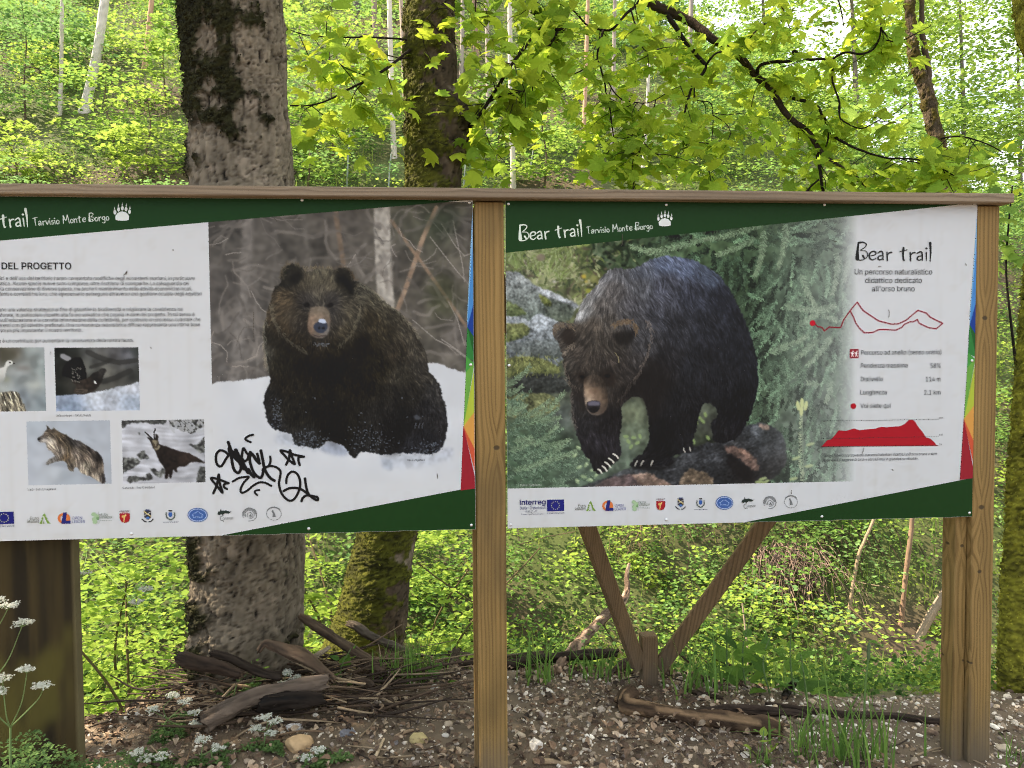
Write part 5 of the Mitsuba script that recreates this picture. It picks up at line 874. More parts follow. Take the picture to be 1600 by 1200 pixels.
# ------------------------------------------------------------------ bark
TUFTS = []
def bark_trunk(px, Y, seed, moss, plate=(0.036, 0.075), depth=0.010, rows=0.010, tone=(128, 112, 96), pale=(160, 146, 130), crack=(44, 36, 30), mossc=((58, 58, 24), (34, 32, 16)), extra=(), side_moss=0.0, round_=64, tufts=0):
    """a trunk from (x_left, x_right, y) rows of pixels at depth Y, with plated bark and moss -> coloured mesh, axis points, radii"""
    c, r = [], []
    for xl, xr, y in px:
        a, b = at(xl, y, Y), at(xr, y, Y); c.append((a + b) / 2); r.append(np.linalg.norm(b - a) / 2)
    c = np.vstack([c] + [e[:1] for e in []]); c = np.array(list(c) + [e[0] for e in extra]); r = np.array(list(r) + [e[1] for e in extra])
    q = spline(np.column_stack([c, r]), 24)
    L = np.concatenate([[0], np.cumsum(np.linalg.norm(np.diff(q[:, :3], axis=0), axis=1))])
    zz_ = np.interp(np.linspace(0, L[-1], 400), L, q[:, 2]); den = np.where(zz_ < 3.6, 1.0, .3) / rows; cum = np.concatenate([[0], np.cumsum((den[1:] + den[:-1]) / 2 * L[-1] / 399)])
    n = int(cum[-1]) + 2; s = np.interp(np.linspace(0, cum[-1], n), cum, np.linspace(0, L[-1], 400))
    q = np.column_stack([np.interp(s, L, q[:, k]) for k in range(4)])
    m = max(24, int(2 * np.pi * r.mean() / rows * .9)); m = min(m, 4 * round_)
    th = np.arange(m) * 2 * np.pi / m
    t, A, B = frames(q[:, :3])
    d = np.cos(th)[None, :, None] * A[:, None] + np.sin(th)[None, :, None] * B[:, None]
    R0 = q[:, 3].mean(); g = np.random.default_rng(seed)
    # plates: cells in the unrolled bark, closed round the trunk
    W = 2 * np.pi * R0; cells = int(W * L[-1] / (plate[0] * plate[1]))
    cp = np.column_stack([g.uniform(0, W, cells) / plate[0], g.uniform(-.1, L[-1] + .1, cells) / plate[1]])
    cp = np.vstack([cp, cp + [W / plate[0], 0], cp - [W / plate[0], 0]])
    uu, ss = np.meshgrid(th / (2 * np.pi) * W, s)
    pq = np.stack([uu, ss, 0 * uu], -1); ringp = np.stack([np.cos(uu / R0) * R0, np.sin(uu / R0) * R0, ss], -1)
    wob = (meshkit.fbm(ringp * 24, 3, seed) - .5) * .9; wob2 = (meshkit.fbm(ringp * 24, 3, seed + 9) - .5) * .9
    dd, ii = cKDTree(cp).query(np.column_stack([(uu / plate[0] + wob).ravel(), (ss / plate[1] + wob2).ravel()]), k=2)
    edge = (dd[:, 1] - dd[:, 0]).reshape(uu.shape); ii = ii[:, 0].reshape(uu.shape) % cells
    f1_ = meshkit.fbm(ringp * [24, 24, 4.2] + 3, 4, seed + 21) - .5; f2_ = meshkit.fbm(ringp * [52, 52, 15], 3, seed + 22) - .5
    lift = np.minimum(sstep(.004, .036, np.abs(f1_) + .02 * (cellr0 := sstep(0, .2, edge))), .45 + .55 * sstep(.0, .035, np.abs(f2_))) * (.72 + .28 * sstep(.0, .10, edge))
    cellr = g.random(cells)[ii]
    big = meshkit.fbm(ringp * [3, 3, 1.6], 3, seed + 2) - .5; mid = meshkit.fbm(ringp * 11, 3, seed + 3); fine = meshkit.fbm(ringp * [75, 75, 24], 3, seed + 4) - .5
    # moss where the noise and the given places say so
    mo = moss(uu / R0, s[:, None] / L[-1], ringp) + 1.5 * (mid - .5) + .9 * fine
    mo = sstep(.42, .62, mo)
    disp = depth * (lift - .6) + depth * .5 * (cellr - .5) * lift + .14 * R0 * big + depth * .55 * fine + mo * depth * (0.9 + 1.6 * 1.5 * (meshkit.fbm(ringp * 95, 2, seed + 6) - .45))
    v = q[:, None, :3] + d * (q[:, 3][:, None] + disp)[..., None]
    lich = sstep(.58, .74, meshkit.fbm(ringp * 8, 4, seed + 7))[..., None]
    bandc = meshkit.fbm(ringp * [9, 9, 2.2], 3, seed + 31)[..., None]
    col = ink(crack) + (ink(tone) * (0.86 + .28 * cellr[..., None]) * (.55 + .9 * bandc) - ink(crack)) * lift[..., None]
    col = col * (0.42 + 1.16 * meshkit.fbm(ringp * [80, 80, 17], 3, seed + 8)[..., None])
    col = col + (ink(pale) - col) * lich * .6 * lift[..., None]
    mcol = ink(mossc[0]) + (ink(mossc[1]) - ink(mossc[0])) * sstep(.25, .75, .35 * meshkit.fbm(ringp * 14, 2, seed + 11) + .65 * meshkit.fbm(ringp * 85, 2, seed + 12))[..., None]
    col = col + (mcol - col) * mo[..., None]
    i, j = np.meshgrid(np.arange(n - 1), np.arange(m), indexing='ij')
    a, b, c2, e = i * m + j, i * m + (j + 1) % m, (i + 1) * m + (j + 1) % m, (i + 1) * m + j
    f = np.vstack([np.stack([a, b, c2], -1).reshape(-1, 3), np.stack([a, c2, e], -1).reshape(-1, 3)])
    w = np.clip(mo.ravel() - .55, 0, None); w = w * in_view(v.reshape(-1, 3), .3)
    if tufts and w.sum() > 0:
        k = g.choice(len(w), tufts, p=w / w.sum()); dn = d.reshape(-1, 3)[k]
        TUFTS.append(leaves(v.reshape(-1, 3)[k] + g.normal(0, .003, (tufts, 3)), g.uniform(.006, .015, tufts), dn * .4 + g.normal(0, .6, (tufts, 3)), g.uniform(0, 6.28, tufts), np.clip(mcol.reshape(-1, 3)[k] * g.uniform(.6, 1.7, (tufts, 1)), .005, .6), RHOMB, .6))
    return (v.reshape(-1, 3), f, np.clip(col, .004, .6).reshape(-1, 3)), q

def gauss_blobs(spots):
    """moss amount from spots (angle, height fraction, angular size, height size, weight)"""
    def fn(a, h, p):
        out = 0.0
        for (aa, hh, sa, sh_, w) in spots:
            da = np.angle(np.exp(1j * (a - aa))); out = out + w * np.exp(-(da / sa) ** 2 - ((h - hh) / sh_) ** 2)
        return out
    return fn
def facing(ang_deg):
    """angle on a trunk built by bark_trunk that looks towards the camera (0), left (-90) or right (+90)"""
    return ang_deg
def up_trunk(c, r, dx, dy, n, taper=.92, dz=.9):
    out, c = [], np.array(c, float)
    for k in range(n):
        c = c + np.array([dx, dy, dz]); r *= taper; out.append((c.copy(), r))
    return out

# angle zero of frames() depends on the axis: find where the camera side is
def cam_angle(q):
    t, A, B = frames(q[:, :3]); k = len(q) // 2; to = CAM - q[k, :3]
    return math.atan2(to @ B[k], to @ A[k])
def rel(spots, px, Y, extra=()):
    """spots given relative to the side that faces the camera: angle + is to the right as seen from the camera"""
    c = []
    for xl, xr, y in px: c.append((at(xl, y, Y) + at(xr, y, Y)) / 2)
    c = np.array(c + [e[0] for e in extra]); q = spline(c, 24); a0 = cam_angle(q)
    t, A, B = frames(q); k = len(q) // 2; right = math.atan2(CR @ B[k], CR @ A[k]); sg_ = 1 if math.sin(right - a0) > 0 else -1
    return gauss_blobs([(a0 + sg_ * math.radians(a), h, math.radians(sa), sh_, w) for a, h, sa, sh_, w in spots])

def crown(center, rad, n, size, a, b, tilt=.5, seed=0, hollow=.35):
    """a cloud of leaves in clumps through an ellipsoid"""
    g = np.random.default_rng(seed)
    k = max(8, n // 90); cc = g.normal(0, 1, (k, 3)); cc /= np.linalg.norm(cc, axis=1, keepdims=True); cc *= (hollow + (1 - hollow) * g.random((k, 1)) ** .6)
    i = g.integers(0, k, n); p = cc[i] + g.normal(0, .15, (n, 3)) * [1, 1, .5]
    p = np.asarray(center, float) + p * np.asarray(rad, float)
    tone = g.random(k)[i][:, None]
    col = (a * (1 - tone) + b * tone) * g.normal(1, .15, (n, 1))
    return leaves(p, size * g.uniform(.6, 1.2, n), up_normals(n, tilt, g), g.uniform(0, 6.28, n), np.clip(col, .01, .8))
# ------------------------------------------------------------------ the near trees
# the thick plated trunk behind the left panel
px1 = [(296, 476, 1110), (298, 470, 1055), (302, 470, 980), (303, 473, 860), (304, 466, 600), (301, 456, 285), (297, 447, 150), (288, 437, 0)]
Y1 = 0.98
top1 = (at(282, -160, Y1) + at(426, -160, Y1)) / 2
ex1 = up_trunk(top1, .165, -.10, .06, 6)
sp1 = [(-62, .04, 26, .10, .55), (-50, .33, 40, .05, .75), (-10, .30, 14, .05, .6), (25, .33, 16, .05, .5), (-60, .52, 24, .16, .6), (-34, .60, 16, .12, .75), (-30, .50, 20, .05, .8), (5, .545, 10, .03, .8), (-14, .66, 12, .05, .6), (-80, .6, 25, .4, .35), (180, .5, 80, .5, .5)]
mt1, q1 = bark_trunk(px1, Y1, tufts=9000, seed=101, moss=rel(sp1, px1, Y1, ex1), extra=ex1, rows=.0075, round_=70, depth=.014, tone=(122, 112, 97), crack=(26, 23, 19),  mossc=((50, 50, 24), (26, 26, 14)))
tree1 = thing('broad_tree', 'thick grey-brown trunk with cracked bark and dark moss patches behind the left panel', 'tree')
part(tree1, 'moss', vc(TUFTS[-1], 'matte'), 'small tufts of moss on the bark', 'stuff')
part(tree1, 'trunk', vc(mt1, 'bark', True))
# the leaning mossy trunk with the burl
px2 = [(498, 640, 1030), (515, 630, 1000), (530, 636, 960), (545, 640, 900), (563, 650, 830), (592, 672, 640), (618, 694, 470), (636, 716, 300), (636, 722, 250), (634, 733, 212), (634, 735, 188), (634, 716, 150), (634, 712, 100), (634, 710, 0)]
Y2 = 1.95
top2 = (at(634, -140, Y2) + at(706, -140, Y2)) / 2
ex2 = up_trunk(top2, .12, .05, .03, 6)
sp2 = [(-70, .12, 60, .20, 1.1), (-10, .14, 50, .20, .75), (50, .14, 40, .14, .45), (-10, .55, 50, .10, .75), (30, .64, 60, .05, .9), (0, .72, 40, .05, .45), (-40, .35, 40, .2, .5), (180, .4, 70, .5, .6)]
mt2, q2 = bark_trunk(px2, Y2, tufts=14000, seed=202, moss=rel(sp2, px2, Y2, ex2), plate=(.03, .05), rows=.010, extra=ex2, tone=(84, 72, 60), crack=(24, 19, 15), mossc=((98, 100, 34), (36, 36, 16)))
tree2 = thing('maple_tree', 'leaning mossy maple with a burl, its leafy branches hanging above the right panel', 'tree')
part(tree2, 'moss', vc(TUFTS[-1], 'matte'), 'small tufts of moss on the bark', 'stuff')
part(tree2, 'trunk', vc(mt2, 'bark', True), 'leaning mossy trunk with a burl on its right side')
# the mossy trunk cut by the right edge
px3 = [(1571, 1683, 1190), (1574, 1679, 1150), (1579, 1679, 1000), (1589, 1683, 800), (1599, 1691, 640), (1611, 1701, 480), (1628, 1715, 330), (1639, 1723, 220), (1629, 1715, 110), (1611, 1697, 50), (1599, 1683, 0)]
Y3 = 0.62
top3 = (at(1560, -120, Y3) + at(1645, -120, Y3)) / 2
ex3 = up_trunk(top3, .085, -.03, .08, 6)
sp3 = [(-60, .15, 80, .40, 1.2), (0, .25, 60, .30, .6), (-70, .45, 60, .25, 1.0), (180, .4, 70, .5, .5), (-30, .9, 30, .1, .3)]
mt3, q3 = bark_trunk(px3, Y3, tufts=12000, seed=303, moss=rel(sp3, px3, Y3, ex3), plate=(.022, .05), rows=.009, extra=ex3, tone=(112, 100, 86), mossc=((168, 164, 60), (70, 68, 26)))
tree3 = thing('mossy_tree', 'slim trunk wrapped in yellow-green moss at the right edge of the photo', 'tree')
part(tree3, 'moss', vc(TUFTS[-1], 'matte'), 'small tufts of moss on the bark', 'stuff')
part(tree3, 'trunk', vc(mt3, 'bark', True))
# the thin forked mossy tree
Y4 = 2.4
px4 = [(1486, 1508, 1060), (1487, 1508, 900), (1486, 1507, 700), (1482, 1503, 450), (1470, 1490, 300), (1458, 1476, 230), (1446, 1465, 185), (1440, 1458, 150), (1432, 1449, 122), (1422, 1436, 90), (1416, 1428, 30), (1412, 1424, -60)]
ex4 = up_trunk((at(1410, -120, Y4) + at(1421, -120, Y4)) / 2, .022, -.05, .05, 3, dz=.5)
mt4, q4 = bark_trunk(px4, Y4, 404, rel([(-60, .3, 60, .6, .7), (60, .6, 60, .3, .5)], px4, Y4, ex4), plate=(.018, .03), depth=.006, rows=.009, extra=ex4, tone=(92, 80, 66), mossc=((96, 88, 40), (52, 44, 24)))
tree4 = thing('forked_tree', 'thin dark mossy tree forking above the right end of the top rail', 'tree')
part(tree4, 'trunk', vc(mt4, 'bark', True))
fk = [at(x, y, Y4) for x, y in [(1447, 150), (1450, 122), (1448, 95), (1441, 50), (1440, 0), (1438, -80)]]
part(tree4, 'fork', vc(tube(spline(fk, 8), np.linspace(.024, .012, 41), 10, ink((84, 72, 58)), .5, 4, 30), 'matte', True))

# crowns above the picture: real leaves, they shade the gravel
def limbs(tree, base, tips, r0, color, seed):
    g = np.random.default_rng(seed)
    for k, tip in enumerate(tips):
        b = np.asarray(base[k % len(base)], float); tip = np.asarray(tip, float); mid = (b + tip) / 2 + g.normal(0, .15, 3) + [0, 0, .2]
        part(tree, 'limb', vc(tube(spline([b, mid, tip], 8), np.linspace(r0, r0 * .25, 17), 7, color, .25, seed + k, 6), 'matte', True))
BARKC = ink((96, 84, 72))
CROWN_A, CROWN_B = np.array([.20, .30, .045]), np.array([.12, .21, .04])
def tree_crown(tree, q, spots, seed, r0=.05):
    base = [q[int(len(q) * .93), :3], q[-1, :3], q[int(len(q) * .97), :3]]
    limbs(tree, base, [c for c, r, n in spots], r0, BARKC, seed)
    part(tree, 'crown', vc(join([crown(c, r, n, .13, CROWN_A, CROWN_B, .55, seed + k) for k, (c, r, n) in enumerate(spots)]), 'leaf'))
tree_crown(tree1, q1, [((-3.6, .7, 4.9), (1.7, 1.4, 1.0), 3000), ((-2.3, .6, 5.6), (1.8, 1.5, 1.0), 2600), ((-5.0, .8, 6.2), (2.0, 1.6, 1.3), 3000), ((-0.8, .9, 5.4), (1.6, 1.3, 1.0), 1700)], 51)
tree_crown(tree2, q2, [((-2.0, 2.6, 7.4), (1.7, 1.2, 1.2), 1200), ((0.6, 1.0, 6.4), (1.6, 1.3, 1.0), 1500)], 61)
tree_crown(tree3, q3, [((1.9, .9, 5.6), (1.5, 1.2, 1.0), 1500), ((3.0, 1.0, 5.2), (1.4, 1.3, 1.0), 1200)], 71)
tree_crown(tree4, q4, [((2.2, 3.4, 4.9), (.8, .8, .5), 260)], 81, .016)

# ------------------------------------------------------------------ the maple's hanging branches
def P3(pts):
    """pixels with a depth -> points"""
    return np.array([at(x, y, Y) for x, y, Y in pts])
TW = ink((58, 48, 38)); TWD = ink((38, 32, 26))
hang = q2[int(len(q2) * .90), :3]
maple_twigs = []          # polylines that carry leaves
def branch(pts, r0, r1, name='branch', color=TW, start=None, carry=True, sides=7):
    p = P3(pts)
    if start is not None: p = np.vstack([[start], p])
    q = spline(p, 7)
    g = meshkit.fbm(q * 9, 2, 5)[:, None] - .5
    q = q + g * np.array([.018, .012, .018]) * min(1, .012 / r0)
    part(tree2, name, vc(tube(q, np.linspace(r0, r1, len(q)), sides, color, .35, len(scene), 30), 'bark', True))
    if carry: maple_twigs.append(q)
    return q
m1 = branch([(760, -260, 2.2), (900, -110, 2.3), (1010, -2, 2.35), (1042, 16, 2.35), (1078, 33, 2.35), (1112, 60, 2.3), (1150, 84, 2.3), (1182, 120, 2.25), (1202, 136, 2.25), (1230, 180, 2.2), (1262, 206, 2.2), (1285, 240, 2.15), (1320, 266, 2.1), (1368, 300, 2.05), (1400, 330, 2.0)], .036, .010, 'branch', TW, hang)
B = branch
B([(1040, 18, 2.35), (1056, 42, 2.3), (1068, 62, 2.3), (1086, 82, 2.25), (1102, 103, 2.2), (1093, 122, 2.2), (1082, 134, 2.15), (1074, 160, 2.1), (1070, 180, 2.1), (1076, 200, 2.1)], .016, .004, color=TWD)
B([(1102, 103, 2.2), (1118, 84, 2.1), (1140, 79, 2.1), (1160, 72, 2.05), (1180, 50, 2.0), (1196, 36, 2.0)], .007, .003, color=TWD)
B([(1182, 120, 2.25), (1186, 104, 2.2), (1205, 97, 2.2), (1236, 95, 2.15), (1240, 80, 2.15), (1262, 93, 2.1), (1297, 95, 2.1), (1301, 128, 2.1), (1312, 160, 2.05), (1314, 186, 2.05), (1345, 200, 2.0), (1376, 186, 2.0)], .011, .003, color=TWD)
B([(1297, 95, 2.1), (1320, 82, 2.05), (1345, 85, 2.0), (1365, 76, 2.0), (1376, 52, 1.95), (1374, 25, 1.95), (1364, 0, 1.95), (1350, -40, 1.95)], .007, .004, color=TWD)
B([(1376, 60, 2.0), (1404, 65, 1.95), (1432, 52, 1.9), (1455, 40, 1.9)], .004, .002, color=TWD)
B([(1375, 186, 2.0), (1400, 176, 1.95), (1420, 160, 1.95)], .003, .002, color=TWD)
B([(1230, 150, 2.25), (1274, 164, 2.2), (1284, 180, 2.2), (1294, 195, 2.2), (1294, 216, 2.15), (1290, 230, 2.15)], .010, .004, color=TWD)
B([(1277, 226, 2.2), (1278, 250, 2.15), (1284, 282, 2.1), (1286, 310, 2.1)], .010, .008, color=TWD)
B([(1280, 280, 2.1), (1268, 290, 2.1), (1256, 305, 2.1)], .006, .006, color=TWD)
B([(1300, 212, 2.2), (1330, 228, 2.0), (1360, 240, 1.9), (1390, 248, 1.8), (1430, 248, 1.7), (1460, 258, 1.65), (1492, 275, 1.6)], .008, .003, color=TWD)
B([(1470, 218, 2.0), (1486, 213, 1.9), (1510, 215, 1.9), (1545, 226, 1.85), (1568, 238, 1.85)], .006, .003, color=TWD)
B([(1025, -60, 2.2), (998, 2, 2.2), (978, 22, 2.15), (960, 43, 2.1), (945, 47, 2.1), (918, 40, 2.1), (898, 18, 2.05), (872, 0, 2.05)], .009, .004, color=TWD)
B([(943, 47, 2.1), (937, 70, 2.05), (933, 92, 2.05), (942, 114, 2.0), (948, 150, 2.0), (956, 190, 1.95), (959, 218, 1.95), (948, 240, 1.9), (930, 250, 1.9)], .007, .002, color=TWD)
B([(933, 92, 2.05), (905, 112, 2.0), (880, 118, 2.0), (850, 122, 1.95), (826, 130, 1.95)], .004, .002, color=TWD)
B([(942, 114, 2.0), (965, 150, 1.95), (985, 158, 1.95), (1005, 162, 1.9), (1024, 156, 1.9), (1050, 140, 1.9), (1064, 134, 1.9)], .004, .002, color=TWD)
B([(984, 14, 2.15), (994, 40, 2.1), (997, 62, 2.1), (1012, 80, 2.05), (1030, 76, 2.05), (1050, 72, 2.0)], .005, .002, color=TWD)
B([(1012, 80, 2.05), (1013, 104, 2.0)], .003, .002, color=TWD)
B([(1024, 156, 1.9), (1021, 185, 1.9), (1018, 203, 1.9), (1001, 215, 1.85), (980, 210, 1.85)], .004, .002, color=TWD)
B([(1001, 215, 1.85), (1010, 230, 1.85), (1032, 246, 1.8), (1046, 262, 1.8)], .003, .0015, color=TWD)
B([(1001, 215, 1.85), (998, 240, 1.85), (988, 254, 1.8), (992, 290, 1.8)], .003, .0015, color=TWD)
B([(1084, 134, 2.15), (1088, 155, 2.1), (1110, 162, 2.1), (1114, 190, 2.05), (1112, 225, 2.0), (1108, 262, 2.0), (1112, 290, 2.0)], .004, .002, color=TWD)
B([(1114, 180, 2.05), (1135, 195, 2.0), (1145, 212, 2.0)], .003, .0015, color=TWD)
B([(830, -40, 1.9), (833, 8, 1.9), (838, 22, 1.9), (850, 36, 1.9), (845, 46, 1.9), (828, 57, 1.88)], .017, .010, color=TWD)
B([(850, 38, 1.9), (870, 47, 1.9), (884, 42, 1.9), (905, 40, 1.9)], .010, .004, color=TWD)
B([(870, 50, 1.9), (862, 66, 1.88), (850, 78, 1.87), (846, 95, 1.85), (826, 102, 1.85), (806, 105, 1.85)], .009, .004, color=TWD)
B([(728, 200, 1.9), (738, 192, 1.85), (755, 172, 1.8), (764, 158, 1.8), (774, 142, 1.8), (784, 126, 1.75), (800, 100, 1.7), (822, 70, 1.7), (830, 57, 1.75)], .010, .009, color=TWD)
B([(762, 160, 1.8), (790, 148, 1.75), (806, 145, 1.7), (820, 142, 1.7)], .005, .003, color=TWD)
B([(736, 190, 1.85), (748, 172, 1.8), (758, 160, 1.8)], .004, .002, color=TWD)
B([(640, 78, 1.84), (628, 88, 1.7), (608, 104, 1.65), (580, 122, 1.6), (548, 138, 1.6), (510, 158, 1.55), (480, 166, 1.55), (452, 166, 1.5)], .008, .003, color=TWD)
B([(640, 90, 1.84), (625, 90, 1.8), (590, 80, 1.75), (570, 70, 1.7)], .004, .002, color=TWD)
B([(580, 122, 1.6), (560, 114, 1.6), (535, 102, 1.6), (525, 88, 1.6)], .003, .0015, color=TWD)
B([(636, 62, 1.84), (600, 60, 1.75), (560, 58, 1.7), (520, 58, 1.65), (480, 54, 1.65), (452, 46, 1.6)], .005, .002, color=TWD)
B([(700, 0, 1.84), (680, 15, 1.8), (662, 34, 1.75), (650, 48, 1.7)], .003, .002, color=TWD)
# hidden starts above the frame are joined to the limb
B([(900, -110, 2.3), (870, -80, 2.1), (840, -50, 1.95)], .018, .017, carry=False)
B([(980, -40, 2.34), (1000, -60, 2.28), (1024, -62, 2.2)], .012, .010, carry=False)
B([(1010, 0, 2.35), (1120, -80, 2.2), (1240, -90, 2.1), (1350, -42, 1.96)], .014, .008, carry=True)
B([(1120, -80, 2.2), (1180, -30, 2.1), (1220, 10, 2.05), (1235, 45, 2.0)], .006, .003)
B([(1240, -90, 2.1), (1290, -40, 2.0), (1310, 0, 1.95), (1318, 40, 1.95)], .006, .003)
B([(900, -110, 2.3), (770, -60, 2.0), (745, -10, 1.9), (742, 40, 1.85)], .008, .003)
# fine twigs springing from the branches, hanging
gt = np.random.default_rng(77); fine = []
starts = np.vstack([q[2:] for q in maple_twigs])
for k in range(150):
    p = starts[gt.integers(0, len(starts))]; a = gt.uniform(0, 6.28); L = gt.uniform(.12, .34)
    d = np.array([math.cos(a) * .8, math.sin(a) * .6, gt.uniform(-.9, .25)]); pts = [p]
    for j in range(4):
        d = d + gt.normal(0, .28, 3) + [0, 0, -.10]; d /= np.linalg.norm(d); pts.append(pts[-1] + d * L / 4)
    fine.append(spline(np.array(pts), 4)); maple_twigs.append(fine[-1])
part(tree2, 'fine_twigs', vc(join([tube(q, np.linspace(.0028, .0012, len(q)), 4, TWD, .2, 3, 30, False) for q in fine]), 'matte', True), 'fine hanging twigs of the maple', 'stuff')
# leaves: on petioles off the twigs
def maple_leaf_set(n, seed):
    g = np.random.default_rng(seed)
    w = np.array([max(1, len(q)) for q in maple_twigs], float); w[-150:] *= 2.4
    which = g.choice(len(maple_twigs), n, p=w / w.sum())
    p = np.array([maple_twigs[i][min(len(maple_twigs[i]) - 1, int(g.beta(1.6, 1.0) * len(maple_twigs[i])))] for i in which])
    p = p + np.column_stack([g.normal(0, .060, n), g.normal(.05, .10, n), g.normal(-.05, .06, n)])
    size = g.uniform(.055, .118, n)
    nrm = np.column_stack([g.normal(0, .65, n), g.normal(-.35, .7, n), np.full(n, .8)])
    return p, size, nrm, g.uniform(0, 6.28, n)
mp, ms, mn, msp = maple_leaf_set(2400, 88)
keep = in_view(mp, .3); mp, ms, mn, msp = mp[keep], ms[keep], mn[keep], msp[keep]
px_x = 800 + FOC * ((mp - CAM) @ CR) / ((mp - CAM) @ CF); px_y = 600 - FOC * ((mp - CAM) @ CU) / ((mp - CAM) @ CF)
ok = (px_y < 312) & ((px_x > 715) | (gt.random(len(mp)) < .8)); mp, ms, mn, msp, px_x = mp[ok], ms[ok], mn[ok], msp[ok], px_x[ok]
mcol = leaf_tones(len(mp), np.array([.50, .60, .055]), np.array([.26, .42, .055]), gt, .22)
order = np.argsort(-ms * (1 + 0 * px_x)); vis = in_view(mp[order], 0.0); order = np.concatenate([order[vis], order[~vis]])
for i in order[:300]:
    part(tree2, 'leaf', vc(leaves(mp[i:i + 1], ms[i:i + 1], mn[i:i + 1], msp[i:i + 1], mcol[i:i + 1], LOBED, 1.05), 'leaf'))
r300 = order[300:]
part(tree2, 'foliage', vc(leaves(mp[r300], ms[r300], mn[r300], msp[r300], mcol[r300], LOBED, 1.05), 'leaf'), 'smaller lobed leaves of the hanging maple branches', 'stuff')
# ------------------------------------------------------------------ the wooded slope behind
gs = np.random.default_rng(5)
def put(x, y): return np.stack([x, y, land(x, y)], -1)
def stem_from(pts, r0, r1, base=None, sides=9, color=(150, 140, 128), rough=.12, seed=0, lit=True, extend=3.0):
    """a trunk of the slope: its foot where the first pixel meets the ground, the rest at that depth"""
    b = ground_at(*pts[0], y0=1.6); Y = b[1]
    p = [b - [0, 0, .15]] + [at(x, y, Y) for x, y in pts[1:]]
    d = p[-1] - p[-2]; d = d / np.linalg.norm(d)
    for k in range(1, 4): p.append(p[-1] + d * extend / 3 + np.array([0, 0, .1]))
    q = spline(np.array(p), 8)
    k = np.linspace(0, 1, len(q)); r = r0 + (r1 - r0) * k + .35 * r0 * np.exp(-k * 24)
    c = S(color) * 0.80
    return tube(q, r, sides, c, rough, seed, 7.0, True, .35), q, Y
slope_feet = []
def slope_tree(pts, wpx, name, label, color, crown_n=500, group=None, cs=1.5, lean=1.0, extend=4.0, cols=(YG, MG)):
    b = ground_at(*pts[0], y0=1.6); D = (b - CAM) @ CF; r = wpx / 2 / FOC * D
    m, q, Y = stem_from(pts, r, r * .8, seed=len(scene), color=color, extend=extend); slope_feet.append(b)
    t = thing(name, label, 'tree', group)
    part(t, 'trunk', vc(m, 'matte', True))
    if crown_n:
        k = len(scene); c0 = q[-1]
        part(t, 'crown', vc(join([crown(c0 + [gs.normal(0, .5), gs.normal(0, .5), .4 + j * .9], np.array([cs, cs, cs * .45]) * (1.1 - .2 * j), crown_n // 3, .16, cols[0] * .8, cols[1] * .8, .4, k + j) for j in range(3)]), 'leaf'))
    return t
PALE = (206, 198, 188)
G_SL = 'slender trees on the slope behind'
slope_tree([(130, 174), (142, 130), (152, 82), (158, 42), (165, -8)], 15, 'pale_tree', 'smooth pale grey curved trunk on the slope near the upper left corner', (214, 208, 200), 420)
slope_tree([(93, 178), (96, 100), (97, -8)], 6, 'slender_tree', 'very thin pale trunk left of the curved grey one, upper left', PALE, 260)
slope_tree([(225, 106), (232, 50), (238, -8)], 8, 'slender_tree', 'thin reddish-brown trunk between the curved grey trunk and the thick plated tree', (196, 160, 132), 260)
slope_tree([(616, 248), (612, 150), (608, -8)], 8.5, 'slender_tree', 'straight pale thin trunk just left of the burled mossy maple', (222, 212, 202), 300)
slope_tree([(633, 162), (629, 60), (626, -8)], 7, 'slender_tree', 'thin pinkish trunk almost touching the left edge of the burled maple', (190, 170, 156), 240)
slope_tree([(590, 84), (586, 40), (584, -8)], 9, 'slender_tree', 'short visible grey-brown trunk at the top edge, left of two thin ones', (150, 134, 122), 240)
slope_tree([(556, 40), (557, 20), (557, -8)], 11, 'dark_tree', 'dark grey trunk at the top edge between the plated tree and the maple', (108, 100, 100), 200, cols=(MG, DG))
slope_tree([(802, 292), (800, 200), (798, 140), (796, -8)], 8.5, 'slender_tree', 'straight pale trunk right of the burled maple reaching the rail', PALE, 300)
slope_tree([(764, 214), (762, 100), (760, -8)], 7.5, 'slender_tree', 'thin grey trunk between the burled maple and the pale straight one', (176, 164, 154), 240)
slope_tree([(720, 128), (722, 60), (723, -8)], 6.5, 'slender_tree', 'faint grey trunk touching the right side of the burled maple', (170, 160, 152), 200)
slope_tree([(744, 90), (742, 30), (741, -8)], 8, 'slender_tree', 'brownish trunk high up between two maple twigs', (168, 140, 122), 200)
slope_tree([(909, 244), (913, 180), (916, 90)], 7, 'slender_tree', 'reddish trunk seen through the maple leaves above the standing bear', (200, 164, 138), 160, extend=2)
slope_tree([(955, 264), (957, 200), (959, 100)], 7, 'slender_tree', 'grey trunk seen through the maple leaves above the lettering', (170, 158, 150), 160, extend=2)
slope_tree([(1004, 262), (1010, 190), (1014, 100)], 5.5, 'slender_tree', 'whitish leaning trunk among the hanging maple leaves', (214, 206, 196), 160, extend=2)
slope_tree([(1075, 130), (1077, 90), (1080, 10)], 8, 'slender_tree', 'grey trunk high up behind the thick overhanging branch', (160, 150, 146), 200, extend=2)
slope_tree([(1322, 980), (1330, 930), (1341, 870), (1352, 842), (1368, 800), (1376, 720)], 5.5, 'slender_tree', 'thin pale brown leaning trunk on the lower slope under the red height profile', (170, 150, 124), 160, extend=1.5)
slope_tree([(1406, 978), (1415, 900), (1424, 825), (1432, 720)], 7.5, 'slender_tree', 'brown leaning trunk on the lower slope nearest the right double post', (150, 124, 104), 160, extend=1.5)
lg_, lq, lY = stem_from([(1426, 998), (1455, 960), (1488, 906), (1500, 880)], .055, .04, color=(168, 150, 130), extend=.5, seed=4)
solo('fallen_log', vc(lg_, 'matte', True), 'grey fallen trunk slanting up behind the double post at right', 'log')
